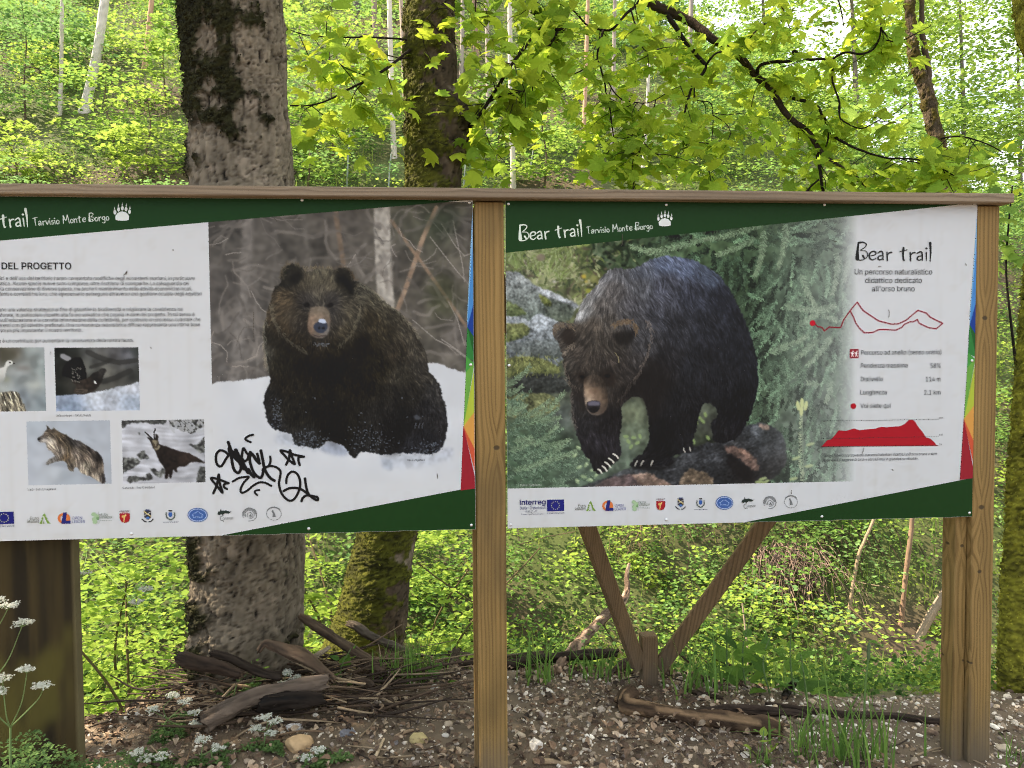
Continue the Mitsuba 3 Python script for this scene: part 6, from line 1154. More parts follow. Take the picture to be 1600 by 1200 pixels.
for x, y0, y1, w in ((541, 292, 210, 2.6), (606, 292, 240, 2.4), (485, 236, 184, 2.4), (723, 292, 250, 2.2), (828, 262, 235, 2.0)):
    b = ground_at(x, y0 + 6, y0=1.6); D = (b - CAM) @ CF; tp = at(x + 5, y1, b[1])
    solo('fence_stake', vc(tube(np.array([b - [0, 0, .2], (b + tp) / 2, tp]), w / 2 / FOC * D, 6, S((200, 212, 204)) * .5, .05, 2), 'matte'), {541: 'tallest thin grey stake on the slope, left of the pale straight trunk', 606: 'thin grey stake at the foot of the pale straight trunk', 485: 'thin grey stake right beside the thick plated tree', 723: 'thin grey stake right beside the burled maple', 828: 'thin grey stake right of the pale straight trunk that reaches the rail'}[x], 'stake', 'thin fence stakes on the slope')

def spray_bush(c, r, h, n, size, a, b, seed, layers=5, tilt=.30):
    """a young broadleaf bush: flat leafy sprays in storeys"""
    g = np.random.default_rng(seed); k = max(6, n // 45)
    lay = g.integers(0, layers, k); hz = (lay + g.random(k) * .6) / layers
    ang = g.uniform(0, 6.28, k); rr = r * np.sqrt(g.random(k)) * np.sin(np.pi * np.clip(.18 + .78 * hz, 0, 1)) ** .7
    cc = np.stack([np.cos(ang) * rr, np.sin(ang) * rr, hz * h + .1], 1)
    i = g.integers(0, k, n); s = r * .26
    p = cc[i] + np.stack([g.normal(0, s, n), g.normal(0, s, n), g.normal(0, s * .16, n)], 1)
    p[:, 2] -= .12 * (p[:, 0] ** 2 + p[:, 1] ** 2) / max(r, .3)
    p = p + np.asarray(c)
    t = np.clip(g.random(k)[i] + g.normal(0, .15, n), 0, 1)[:, None]
    col = (a * (1 - t) + b * t) * g.normal(1, .14, (n, 1))
    return leaves(p, size * g.uniform(.6, 1.25, n), up_normals(n, tilt, g), g.uniform(0, 6.28, n), np.clip(col, .01, .8), RHOMB, 1.15)

# saplings that one can tell apart: stem and crown each
SAP = [((40, 190), 1.9, 3.4, 1500, BG, MG, 'bushy blue-green sapling at the left edge above the rail'), ((170, 250), 1.5, 2.0, 1100, YG, MG, 'light green sapling right below the curved grey trunk'), ((235, 285), 1.1, 2.0, 1000, YG, YG, 'bright yellow-green sapling left of the thick plated tree'), ((20, 292), .9, 1.2, 700, YG, YG, 'glowing yellow-green bush in the corner above the rail at left'),
       ((520, 250), 1.7, 4.2, 1900, YG, MG, 'tall light green sapling between the plated tree and the maple'), ((480, 292), 1.2, 1.8, 1000, YG, MG, 'low yellow-green sapling touching the right side of the plated tree'), ((850, 296), 1.3, 2.4, 1300, YG, MG, 'fresh green sapling above the rail right of the pale straight trunk'), ((780, 250), 1.1, 2.2, 900, MG, DG, 'dark conifer-green sapling right of the burled maple'),
       ((1530, 250), 1.5, 3.0, 1300, YG, YG, 'yellow-green sapling right of the forked tree'), ((260, 180), 1.3, 2.4, 1000, YG, MG, 'leafy sapling beside the reddish thin trunk'), ((95, 120), 1.3, 2.2, 900, MG, BG, 'green sapling around the very thin pale trunk'), ((590, 210), 1.1, 1.9, 800, YG, MG, 'pale green sapling left of the straight pale trunk')]
for (x, y), r, h, n, a, b, lab in SAP:
    c = ground_at(x, y, y0=1.6); D = (c - CAM) @ CF
    t = thing('sapling', lab, 'sapling', None)
    st = [c - [0, 0, .1]] + [c + np.array([gs.normal(0, .08), gs.normal(0, .08), h * k / 3]) for k in (1, 2, 3)]
    part(t, 'stem', vc(tube(spline(st, 5), np.linspace(.03, .01, 16), 6, S((120, 104, 84)) * .5, .2, 3), 'matte', True))
    part(t, 'crown', vc(spray_bush(c + [0, 0, .25], r, h, n, .0052 * D + .03, a, b, len(scene), 6), 'leaf'))

# the undergrowth that nobody could count
und = []
feet = np.array(slope_feet)
def clear(p):
    """kept free round the feet of trunks that stand in the open"""
    ok = np.ones(len(p), bool)
    for f in feet: ok &= ~((np.abs(p[:, 0] - f[0]) < .35 + .045 * (f[1] - p[:, 1]).clip(0)) & (p[:, 1] < f[1] + .2) & (p[:, 1] > f[1] - 2.6))
    ok &= ~((p[:, 0] > -1.25) & (p[:, 0] < -.25) & (p[:, 1] < 2.1)) & ~((p[:, 0] > -1.9) & (p[:, 0] < -.5) & (p[:, 1] < 1.45))
    return ok
def spots(n, ylo, yhi, xs, seed, power=1.0, clump=.6, cut=.42):
    g = np.random.default_rng(seed)
    y = ylo + (yhi - ylo) * g.random(n) ** power; x = (g.random(n) * 2 - 1) * (xs[0] + xs[1] * y) - .1 + .08 * y
    m = meshkit.fbm(np.stack([x, y, 0 * x], -1) * clump, 3, seed) + g.normal(0, .07, n)
    p = put(x, y); ok = (m > cut) & in_view(p, .25) & clear(p) & (y > np.interp(x, CRX, CRY) + .16); return p[ok], g
PALS = [(YG, YG * .8), (YG, MG), (MG, MG * .8), (MG, DG), (BG, MG), (YG * 1.05, YG), (MG, BG), (DG * 1.2, DG * .8)]
def domes(n, ylo, yhi, xs, rad, per, size, seed, power=1.0, clump=.6, cut=.42):
    """leafy clumps: each a low dome of one kind of plant, lit on top and dark inside"""
    p, g = spots(n, ylo, yhi, xs, seed, power, clump, cut); D = (p - CAM) @ CF
    for k in range(len(p)):
        r = rad * g.uniform(.5, 1.5) * (1 + .03 * D[k]); m = int(per * g.uniform(.5, 1.4)); h = g.uniform(.7, 1.7)
        d = g.normal(0, 1, (m, 3)); d[:, 2] = np.abs(d[:, 2]) * .9; d /= np.linalg.norm(d, axis=1, keepdims=True)
        rr = (.45 + .55 * g.random(m) ** .5)[:, None]; lump = 1 + .5 * (meshkit.fbm(d * 2.2 + k * 3.1, 2, 3)[:, None] - .5) * 2
        q = p[k] + d * rr * r * lump * [1, 1, h] + [0, 0, -.06]
        a, b = PALS[g.integers(0, len(PALS))]; t = np.clip(g.normal(.4, .35, (m, 1)), 0, 1)
        col = (a * (1 - t) + b * t) * g.normal(1, .13, (m, 1)) * g.uniform(.6, 1.2)
        s = size * (.55 + .05 * D[k]) * g.uniform(.65, 1.5)
        und.append(leaves(q, s * g.uniform(.6, 1.2, m), d * .7 + [0, -.1, .7] + g.normal(0, .35, (m, 3)), g.uniform(0, 6.28, m), np.clip(col, .01, .8), RHOMB, g.uniform(.6, 1.3)))
def cover(n, ylo, yhi, xs, size, hgt, a, b, seed, tilt=.6, clump=.5, power=1.0, cut=.40):
    p, g = spots(n, ylo, yhi, xs, seed, power, clump, cut); n = len(p)
    m = meshkit.fbm(p * clump * 1.7, 3, seed + 4); hh = meshkit.fbm(p * 1.9, 2, seed + 1); p[:, 2] += hgt * g.random(n) * (.15 + 2.0 * np.clip(hh - .38, 0, 1)) + .02
    t = np.clip((m - .35) * 3.5 + g.normal(0, .25, n), 0, 1)[:, None]
    col = (a * (1 - t) + b * t) * g.normal(1, .16, (n, 1)); D = (p - CAM) @ CF
    return leaves(p, size * (.55 + .045 * D) * g.uniform(.6, 1.25, n), up_normals(n, tilt, g), g.uniform(0, 6.28, n), np.clip(col, .01, .8), RHOMB, 1.2)
def blades(n, ylo, yhi, xs, h, seed, a, b, clump=.8, cut=.5):
    p, g = spots(n, ylo, yhi, xs, seed, 1.0, clump, cut); n = len(p); an = g.uniform(0, 6.28, n); le = g.normal(0, .35, n); hh = h * g.uniform(.5, 1.3, n); w = .006 * (1 + .06 * (p @ CF))
    d = np.stack([np.cos(an), np.sin(an), 0 * an], 1); s = np.stack([-np.sin(an), np.cos(an), 0 * an], 1)
    A = p - s * w[:, None]; B = p + s * w[:, None]; M = p + d * (le * hh * .35)[:, None] + np.array([0, 0, 1]) * (hh * .65)[:, None]; Tp = p + d * (le * hh * 1.1)[:, None] + np.array([0, 0, 1]) * (hh * .95)[:, None]
    v = np.stack([A, B, M + s * w[:, None] * .7, M - s * w[:, None] * .7, Tp], 1).reshape(-1, 3); o = (np.arange(n) * 5)[:, None]
    f = np.vstack([o + [0, 1, 2], o + [0, 2, 3], o + [3, 2, 4]]); t = g.random((n, 1))
    return v, f, np.repeat((a * (1 - t) + b * t) * g.normal(1, .15, (n, 1)), 5, axis=0).clip(.01, .8)
domes(1250, 1.5, 10.5, (1.6, .72), .22, 90, .038, 11, 1.0, .9, .38)
domes(520, .5, 3.2, (1.9, .75), .14, 70, .038, 19, 1.0, .9, .40)
domes(150, .7, 8.0, (1.6, .72), .22, 60, .085, 17, 1.0, .9, .38)
domes(1500, 9.0, 20, (1.2, .78), .32, 80, .036, 12, 1.0, .5, .36)
domes(1800, 17, 46, (1.0, .80), .38, 66, .036, 13, 1.15, .3, .33)
und.append(cover(46000, .55, 10.5, (1.6, .72), .032, .40, MG, DG, 21, .8, 1.3, 1.0, .46))
und.append(cover(52000, 9, 44, (1.1, .79), .040, .7, YG, MG, 22, .5, .5, 1.2, .44))
und.append(blades(9000, .6, 9.0, (1.6, .72), .26, 23, np.array([.30, .40, .09]), np.array([.20, .31, .08])))
und.append(blades(5000, 8, 26, (1.2, .78), .42, 24, np.array([.36, .42, .11]), np.array([.24, .34, .09]), .5))
g = np.random.default_rng(31)
for k in range(330):
    y = 6.0 + 39 * g.random() ** 1.4; x = (g.random() * 2 - 1) * (1.2 + .78 * y) + .08 * y
    c = put(np.array([x]), np.array([y]))[0]
    if not in_view(c[None], .3)[0] or not clear(c[None])[0]: continue
    D = (c - CAM) @ CF; r = g.uniform(.4, 1.1) + .022 * D; h = g.uniform(.5, 1.3) + .035 * D
    pal = [(YG, MG), (YG, YG), (MG, DG), (MG, BG), (YG, MG), (BG, MG)][g.integers(0, 6)]
    und.append(spray_bush(c, r, h, int(g.uniform(300, 700)), .0038 * D + .024, pal[0], pal[1], 1000 + k, g.integers(3, 6)))
# dead stems and sticks among it
p, g2 = spots(700, 1.4, 16, (1.5, .74), 71, 1.2, .7, .45)
dead = [tube(np.array([q, q + (d := np.array([g2.normal(0, .6), g2.normal(0, .5), abs(g2.normal(.35, .3))]) * g2.uniform(.2, .8)) * .5 + g2.normal(0, .02, 3), q + d]), g2.uniform(.003, .010), 4, S([(176, 160, 138), (120, 100, 82), (96, 80, 66)][g2.integers(0, 3)]) * .45, .2, 1, 20, False) for q in p]
k_ = key('dead_stems'); scene[k_] = vc(join(dead), 'matte', True); labels[k_] = {'label': 'dry stems and sticks lying among the undergrowth of the slope', 'category': 'dead stems', 'kind': 'stuff'}
U = join(und)
k_ = key('undergrowth'); scene[k_] = vc(U, 'leaf'); labels[k_] = {'label': 'sunlit green undergrowth covering the slope behind the panels', 'category': 'undergrowth', 'kind': 'stuff'}

# tall leafy trees closing the view at the upper right, sky showing through
for k, (x, y, px_h, r, n, lab) in enumerate([(1330, 120, 0, 3.2, 5200, 'airy light green tree against the sky behind the hanging maple leaves'), (1500, 130, 0, 3.8, 6800, 'airy tree against the bright sky right of the forked tree'), (1590, 200, 0, 3.4, 5200, 'leafy tree at the right edge beside the mossy trunk'), (1420, 170, 0, 3.2, 4600, 'light green tree behind the forked tree'), (1190, 40, 0, 3.4, 5200, 'airy light green tree at the top edge above the thick overhanging branch')]):
    Yd = 24 + 3 * k; d = ray(x, y); b = CAM + d * ((Yd - CAM[1]) / d[1]); gz = float(land(b[0], b[1])); c = b.copy()
    t = thing('leafy_tree', lab, 'tree')
    part(t, 'trunk', vc(tube(spline([[c[0], c[1], gz - .2], [c[0] + .2, c[1], (gz + c[2]) / 2], [c[0] - .1, c[1], c[2] + 4]], 8), np.linspace(.16, .04, 17), 8, S((150, 140, 128)) * .5, .15, k), 'matte', True))
    part(t, 'crown', vc(join([crown(c + np.array([g.normal(0, 1.4), g.normal(0, 1.0), -2.6 + 1.6 * j]), (r, r, r * .5), n // 4, .19, YG * .9, MG, .4, 900 + 10 * k + j, .2) for j in range(6)]), 'leaf'))
# ------------------------------------------------------------------ left support and what lies on the gravel
a_, b_ = at(-14, 850, 0.055), at(113, 850, 0.055)
def slab_color(v):
    n1 = meshkit.fbm(v * [30, 30, 1.6], 3, 4)[:, None]; n2 = meshkit.fbm(v * [9, 9, 3], 3, 5)[:, None]
    c = ink((62, 52, 28)) + (ink((34, 28, 16)) - ink((62, 52, 28))) * sstep(.35, .65, n1)
    return c + (ink((76, 70, 30)) - c) * sstep(.52, .72, n2)
def slab(x0, x1, y0, y1, z0, z1):
    xs = np.linspace(x0, x1, 28); zs = np.linspace(z0, z1, 130); X, Z = np.meshgrid(xs, zs)
    n = meshkit.fbm(np.stack([X * 40, Z * 2, 0 * X], -1), 3, 3) - .5
    Yf = y0 + .006 * n; Yf[:, 0] += .006; Yf[:, -1] += .006
    f = np.stack([X, Yf, Z], -1); bk = np.stack([X, np.full_like(X, y1), Z], -1)
    i = np.arange(X.size).reshape(X.shape)
    q = lambda i: np.vstack([np.stack([i[:-1, :-1], i[:-1, 1:], i[1:, 1:]], -1).reshape(-1, 3), np.stack([i[:-1, :-1], i[1:, 1:], i[1:, :-1]], -1).reshape(-1, 3)])
    N = X.size; ring = np.concatenate([i[:, -1], i[-1, ::-1][1:], i[::-1, 0][1:], i[0][1:-1]])
    r2 = np.roll(ring, -1)
    fc = np.vstack([q(i), q(i)[:, ::-1] + N, np.stack([ring, ring + N, r2 + N], 1), np.stack([ring, r2 + N, r2], 1)])
    return np.vstack([f.reshape(-1, 3), bk.reshape(-1, 3)]), fc
sv, sf = slab(a_[0], b_[0], .055, .098, -.2, PT - .03)
sc_ = slab_color(sv); side_ = sv[:, 0] > b_[0] - .002; sc_[side_] = ink((96, 88, 62)) * (.7 + .6 * meshkit.fbm(sv[side_] * [20, 20, 8], 3, 2)[:, None])
solo('weathered_pillar', vc((sv, sf, sc_), 'matte'), 'broad dark weathered wooden pillar under the left panel behind the white flowers', 'pillar')

def limb_mesh(q, sides, color, seed, peel=None):
    """weathered wood along q (x, y, z, r): grooved, knobbly, with torn ends"""
    L = np.concatenate([[0], np.cumsum(np.linalg.norm(np.diff(q[:, :3], axis=0), axis=1))]); n = max(10, int(L[-1] / .008)); s = np.linspace(0, L[-1], n)
    q = np.column_stack([np.interp(s, L, q[:, k]) for k in range(4)]); t, A, B = frames(q[:, :3]); th = np.arange(sides) * 2 * np.pi / sides
    d = np.cos(th)[None, :, None] * A[:, None] + np.sin(th)[None, :, None] * B[:, None]
    ss = np.broadcast_to(s[:, None], (n, sides)); ca, sa = np.broadcast_to(np.cos(th), (n, sides)), np.broadcast_to(np.sin(th), (n, sides))
    gro = meshkit.fbm(np.stack([ca * 3.2 + .5 * np.sin(ss * 9), sa * 3.2, ss * 5], -1), 4, seed) - .5; kn = meshkit.fbm(np.stack([ca * 1.1, sa * 1.1, ss * 11], -1), 3, seed + 1) - .5; fi = meshkit.fbm(np.stack([ca * 9, sa * 9, ss * 26], -1), 3, seed + 2) - .5
    rr = q[:, 3][:, None] * (1 + .75 * gro + .75 * kn + .34 * fi)
    v = q[:, None, :3] + d * rr[..., None]
    e = np.exp(-np.arange(n) / 2.0)[:, None] ; jag = (meshkit.fbm(np.stack([ca * 4, sa * 4, 0 * ss], -1), 2, seed + 3) - .5) * 1.6 * q[:, 3].mean()
    v = v - t[:, None] * (e * jag)[..., None] + t[:, None] * (e[::-1] * jag)[..., None]
    c = ink(color) * (.22 + 1.25 * np.clip(.5 + 1.5 * gro + .8 * fi, 0, 1))[..., None] * (.8 + .4 * meshkit.fbm(np.stack([ca, sa, ss * 7], -1), 2, seed + 5)[..., None])
    if peel is not None:
        m = sstep(.52, .60, meshkit.fbm(np.stack([ca * 1.4, sa * 1.4, ss * 8], -1), 3, seed + 6))[..., None]; c = c + (ink(peel) * (.6 + .8 * np.clip(.5 + 1.5 * gro, 0, 1))[..., None] - c) * m
    v, c = v.reshape(-1, 3), c.reshape(-1, 3); i, j = np.meshgrid(np.arange(n - 1), np.arange(sides), indexing='ij')
    a, b, c2, e2 = i * sides + j, i * sides + (j + 1) % sides, (i + 1) * sides + (j + 1) % sides, (i + 1) * sides + j
    f = np.vstack([np.stack([a, b, c2], -1).reshape(-1, 3), np.stack([a, c2, e2], -1).reshape(-1, 3)]); k = len(v); jj = np.arange(sides)
    v = np.vstack([v, q[:1, :3] + t[0] * q[0, 3] * .5, q[-1:, :3] - t[-1] * q[-1, 3] * .5]); c = np.vstack([c, [ink((150, 126, 98)) * .8] * 2])
    f = np.vstack([f, np.stack([(jj + 1) % sides, jj, jj * 0 + k], 1), np.stack([(n - 1) * sides + jj, (n - 1) * sides + (jj + 1) % sides, jj * 0 + k + 1], 1)])
    return v, f, np.clip(c, .004, .7)
def log(pts, name, label, cat, color, rough=.28, sides=20, tones=(.35,), group=None, peel=None, seedk=0):
    """pts: (px, py, depth Y, radius in px); nothing sinks deeper than the ground it lies on"""
    p, r = [], []
    for x, y, Y, w in pts:
        Y = min(Y, ground_at(x, y + .55 * w)[1]); q = at(x, y, Y); rr = w / FOC * ((q - CAM) @ CF); p.append(q + [0, 0, .25 * rr]); r.append(rr * .92)
    q = spline(np.column_stack([p, r]), 10)
    return solo(name, vc(limb_mesh(q, sides, np.asarray(color) * .92, seedk * 13, peel), 'dead_wood', True), label, cat, group)
def gy(px, py): return ground_at(px, py)[1]
log([(968, 1102, .56, 9), (976, 1090, .56, 13), (988, 1086, .55, 12), (978, 1106, .54, 14), (1020, 1113, .50, 13), (1075, 1122, .46, 13), (1150, 1132, .43, 15), (1200, 1140, .41, 15), (1222, 1146, .40, 13)], 'driftwood_log', 'weathered brown driftwood log with a knobbly bent left end lying on gravel', 'log', (84, 66, 50), peel=(132, 108, 82), seedk=3)
log([(1078, 1118, .52, 5), (1110, 1113, .53, 8), (1160, 1112, .53, 9), (1240, 1116, .50, 7), (1262, 1122, .48, 4)], 'driftwood_log', 'dark branch lying just behind the long driftwood log', 'log', (66, 54, 46), seedk=4)
log([(1196, 1102, .60, 5), (1260, 1112, .57, 6), (1330, 1119, .54, 6), (1400, 1121, .53, 6), (1450, 1128, .50, 6), (1500, 1132, .49, 5)], 'fallen_branch', 'long dark fallen branch along the gravel edge left of the double post', 'branch', (64, 52, 44), seedk=5)
log([(1480, 1132, .58, 6), (1486, 1112, .62, 6), (1496, 1092, .66, 4)], 'broken_stub', 'broken stub of wood leaning against the double post', 'branch', (92, 76, 60), seedk=6)
log([(1226, 1092, .62, 6), (1232, 1080, .62, 6), (1241, 1068, .62, 5)], 'broken_stub', 'short dark stub sticking up near the broad-leaved plants', 'branch', (44, 36, 30), seedk=7)
log([(640, 1052, .96, 4), (690, 1043, .98, 6), (742, 1037, 1.0, 7), (795, 1040, 1.0, 8), (830, 1034, 1.02, 8), (880, 1028, 1.04, 8), (930, 1024, 1.06, 8), (964, 1022, 1.08, 7)], 'fallen_branch', 'dark straight fallen branch passing behind the middle post', 'branch', (62, 52, 42), seedk=8)
log([(700, 1022, 1.2, 4), (742, 1025, 1.2, 4), (800, 1026, 1.2, 4), (850, 1020, 1.25, 3)], 'fallen_branch', 'thin branch behind the straight one by the middle post', 'branch', (104, 92, 76), seedk=9)
log([(702, 1058, .95, 7), (708, 1038, 1.0, 8), (714, 1016, 1.05, 7)], 'broken_stub', 'short upright brown stub left of the middle post', 'branch', (104, 92, 74), seedk=10)
log([(868, 1052, .98, 9), (885, 1030, 1.1, 9), (905, 1008, 1.3, 9), (925, 985, 1.5, 8), (945, 965, 1.7, 8), (968, 948, 1.9, 7), (980, 925, 2.1, 5), (979, 900, 2.2, 4), (983, 882, 2.3, 3)], 'leaning_log', 'pale flaking log leaning up the slope left of the braces', 'log', (116, 96, 80), peel=(176, 150, 128), seedk=11)
log([(962, 1050, .85, 6), (975, 1040, .90, 8), (990, 1028, .95, 6)], 'broken_stub', 'short dark piece of wood beside the foot of the stake', 'branch', (84, 68, 54), seedk=12)
log([(1048, 1056, .9, 5), (1044, 1046, .95, 6), (1040, 1036, 1.0, 5)], 'broken_stub', 'brown stub just right of the stake', 'branch', (96, 76, 58), seedk=13)
log([(1070, 1080, .70, 3), (1100, 1086, .68, 4), (1130, 1092, .66, 3)], 'fallen_branch', 'short dark stick right of the stake foot', 'branch', (66, 54, 44), seedk=14)
# the heap of branches round the thick tree's foot
log([(276, 1028, .58, 8), (290, 1034, .57, 12), (320, 1041, .56, 12), (350, 1048, .55, 10), (378, 1056, .54, 7)], 'fallen_branch', 'thick dark branch stub jutting left in front of the plated tree', 'branch', (72, 58, 48), seedk=15)
log([(404, 1018, .66, 5), (414, 1006, .66, 6), (426, 1010, .66, 9), (450, 1020, .64, 11), (478, 1032, .62, 11), (506, 1052, .60, 9), (522, 1066, .58, 5)], 'fallen_branch', 'curled grey-brown branch at the foot of the plated tree', 'branch', (110, 92, 76), seedk=16)
log([(464, 962, .95, 5), (490, 978, .92, 8), (512, 992, .90, 8), (535, 1008, .86, 8), (570, 1030, .82, 8), (600, 1052, .78, 7)], 'fallen_branch', 'brown branch slanting down between the plated tree and the mossy maple', 'branch', (100, 84, 68), seedk=17)
log([(318, 1132, .42, 15), (345, 1118, .44, 15), (380, 1100, .47, 14), (430, 1084, .50, 13), (480, 1074, .52, 12), (512, 1066, .54, 9)], 'driftwood_log', 'thick grey cut log pointing at the viewer left of the gravel', 'log', (116, 102, 90), seedk=18)
log([(404, 1104, .46, 14), (440, 1100, .47, 15), (480, 1096, .48, 13), (508, 1092, .49, 8)], 'driftwood_log', 'dark rotten log lying under the heap of branches', 'log', (44, 36, 30), seedk=19)
log([(543, 976, 1.2, 5), (556, 980, 1.18, 7), (580, 996, 1.12, 7), (612, 1010, 1.06, 6), (642, 1020, 1.02, 4)], 'fallen_branch', 'twisted grey branch in front of the mossy maple base', 'branch', (104, 94, 82), seedk=20)
log([(474, 1034, .74, 4), (500, 1022, .76, 4), (515, 1012, .78, 3)], 'fallen_branch', 'short pale stick in the heap right of the plated tree', 'branch', (176, 160, 138), seedk=21)
log([(552, 1060, .72, 6), (570, 1066, .70, 6), (585, 1074, .68, 4)], 'broken_stub', 'stubby dark piece at the right end of the heap', 'branch', (86, 72, 60), seedk=22)
log([(330, 1022, .62, 6), (360, 1030, .62, 7), (400, 1050, .60, 7), (440, 1060, .58, 6)], 'fallen_branch', 'dark branch across the lower trunk of the plated tree', 'branch', (60, 50, 42), seedk=23)
log([(440, 1160, .34, 5), (400, 1166, .34, 6), (370, 1174, .32, 4)], 'fallen_branch', 'flat brown stick in the lower left gravel', 'branch', (104, 84, 66), seedk=24)
for k, (a, b, w, c, lab) in enumerate([((582, 1199), (600, 1158), 3.2, (196, 176, 146), 'pale bare stick pointing up from the bottom edge'), ((618, 1155), (646, 1144), 4, (158, 136, 112), 'short tan stick left of the yellowish stone'), ((834, 1193), (891, 1198), 5, (164, 144, 116), 'tan stick at the bottom edge right of the middle post'), ((856, 1101), (886, 1095), 3.4, (120, 98, 78), 'small brown stick on the gravel between post and driftwood')]):
    p, q = ground_at(*a), ground_at(*b)
    m = tube(spline([p + [0, 0, .006], (p + q) / 2 + [0, 0, .012], q + [0, 0, .008]], 6), np.linspace(w, w * .6, 13) / 470, 8, ink(c), .25, k, 40)
    solo('stick', vc(m, 'matte', True), lab, 'stick')

# gravel, litter
g = np.random.default_rng(91)
def pebble_set(n, lo, hi, seed, fine=1):
    """many small stones in one mesh: squashed, cut and twisted pebbles"""
    g = np.random.default_rng(seed); base = []
    ico = trimesh.creation.icosphere(fine)
    for k in range(14):          # pulled in along a few random planes: broken faces
        v = np.array(ico.vertices)
        for c in range(7):
            m = g.normal(0, 1, 3); m /= np.linalg.norm(m); h = v @ m - g.uniform(.55, .85); v = v - np.clip(h, 0, None)[:, None] * m
        base.append(v * g.uniform(.75, 1.2, 3) * [1.1, .9, .65])
    y = g.uniform(-.45, 1.15, n); x = np.where(g.random(n) < .35, g.uniform(.1, 2.6, n), g.uniform(-2.0, 2.6, n))
    ok = y < np.interp(x, CRX, CRY) + .1 + g.normal(0, .1, n)
    p = put(x[ok], y[ok]); p = p[in_view(p, .25)]; n = len(p)
    s = lo + (hi - lo) * g.random(n) ** 3.2
    ang = g.uniform(0, 6.28, n); which = g.integers(0, 14, n); B = np.array(base)[which]
    ca, sa = np.cos(ang)[:, None], np.sin(ang)[:, None]; tl = g.normal(0, .35, n)[:, None]
    X = B[..., 0] * ca - B[..., 1] * sa; Yv = B[..., 0] * sa + B[..., 1] * ca; Z = B[..., 2] + tl * X * .6
    v = np.stack([X, Yv, Z], -1) * s[:, None, None] + p[:, None] + np.array([0, 0, 1]) * (s * .22)[:, None, None]
    f = (np.array(ico.faces)[None] + (np.arange(n) * len(ico.vertices))[:, None, None]).reshape(-1, 3)
    pal = np.array([(196, 188, 174), (176, 166, 152), (150, 140, 128), (126, 114, 100), (206, 200, 188), (160, 144, 122), (120, 110, 102), (132, 114, 94), (100, 88, 78), (92, 78, 66)])
    c = 1.65 * ink(pal[g.integers(0, 10, n)]) * g.uniform(.65, 1.15, (n, 1))
    c = np.repeat(c, len(ico.vertices), axis=0); v = v.reshape(-1, 3)
    return v, f, c * (.75 + .5 * meshkit.fbm(v * 130, 2, 3)[:, None])
k_ = key('gravel'); scene[k_] = vc(join([pebble_set(17500, .003, .012, 1, 0), pebble_set(2300, .007, .020, 2)]), 'matte', False); labels[k_] = {'label': 'grey and beige gravel covering the ground under the panels', 'category': 'gravel', 'kind': 'stuff'}
n = 11000; y = g.uniform(-.4, 1.5, n); x = g.uniform(-2.0, 2.6, n); dens = meshkit.fbm(np.stack([x, y, 0 * x], -1) * 1.6, 3, 2) + .10 * (x < .9) ; ok = dens + g.normal(0, .05, n) > .50; x, y = x[ok], y[ok]; p = put(x, y); p[:, 2] += g.uniform(.006, .03, len(p)); n = len(p)
lc = ink(np.array([(112, 92, 74), (94, 78, 64), (140, 120, 100), (82, 68, 57), (158, 142, 122), (64, 54, 46)])[g.integers(0, 6, n)]) * g.uniform(.8, 1.5, (n, 1))
k_ = key('leaf_litter'); scene[k_] = vc(leaves(p, g.uniform(.012, .036, n), up_normals(n, .55, g), g.uniform(0, 6.28, n), lc, (OVATE[0] * [1.1, 1, 3.0], OVATE[1]), 1.0), 'matte'); labels[k_] = {'label': 'dry brown leaf litter scattered over the gravel', 'category': 'leaf litter', 'kind': 'stuff'}
tw = []
for k in range(420):
    x0 = g.uniform(-1.9, 2.5); y0 = g.uniform(-.3, 1.2)
    if meshkit.fbm(np.array([[x0, y0, 0]]) * 1.1, 3, 6)[0] + .16 * (x0 < -.2) < .50: continue
    a = g.uniform(0, 6.28); L = g.uniform(.03, .16); q = put(np.array([x0, x0 + L * math.cos(a)]), np.array([y0, y0 + L * math.sin(a)])); q[:, 2] += .008 + g.random(2) * .014
    tw.append(tube(np.array([q[0], (q[0] + q[1]) / 2 + g.normal(0, .004, 3), q[1]]), g.uniform(.0012, .0036), 5, ink([(120, 100, 80), (80, 66, 54), (150, 132, 108), (60, 50, 42)][g.integers(0, 4)]), .2, k, 40))
for k in range(300):      # loose twigs of the heap
    x0, y0 = g.uniform(-1.25, -.35), g.uniform(.45, 1.0); a = g.normal(.0, .7) + (math.pi if g.random() < .5 else 0); L = g.uniform(.12, .5)
    p0 = np.array([x0, y0, float(land(x0, y0)) + g.uniform(.008, .06)]); d = np.array([math.cos(a), .4 * math.sin(a), g.normal(.03, .12)]) * L
    tw.append(tube(spline([p0, p0 + d * .5 + g.normal(0, .02, 3), p0 + d], 4), np.linspace(.0050, .0015, 9) * g.uniform(.4, 1.6), 5, ink([(116, 98, 80), (80, 66, 54), (150, 132, 108), (58, 48, 40)][g.integers(0, 4)]), .2, k, 40))
k_ = key('twig_litter'); scene[k_] = vc(join(tw), 'matte', True); labels[k_] = {'label': 'thin dry twigs scattered over gravel and branch heap', 'category': 'twigs', 'kind': 'stuff'}
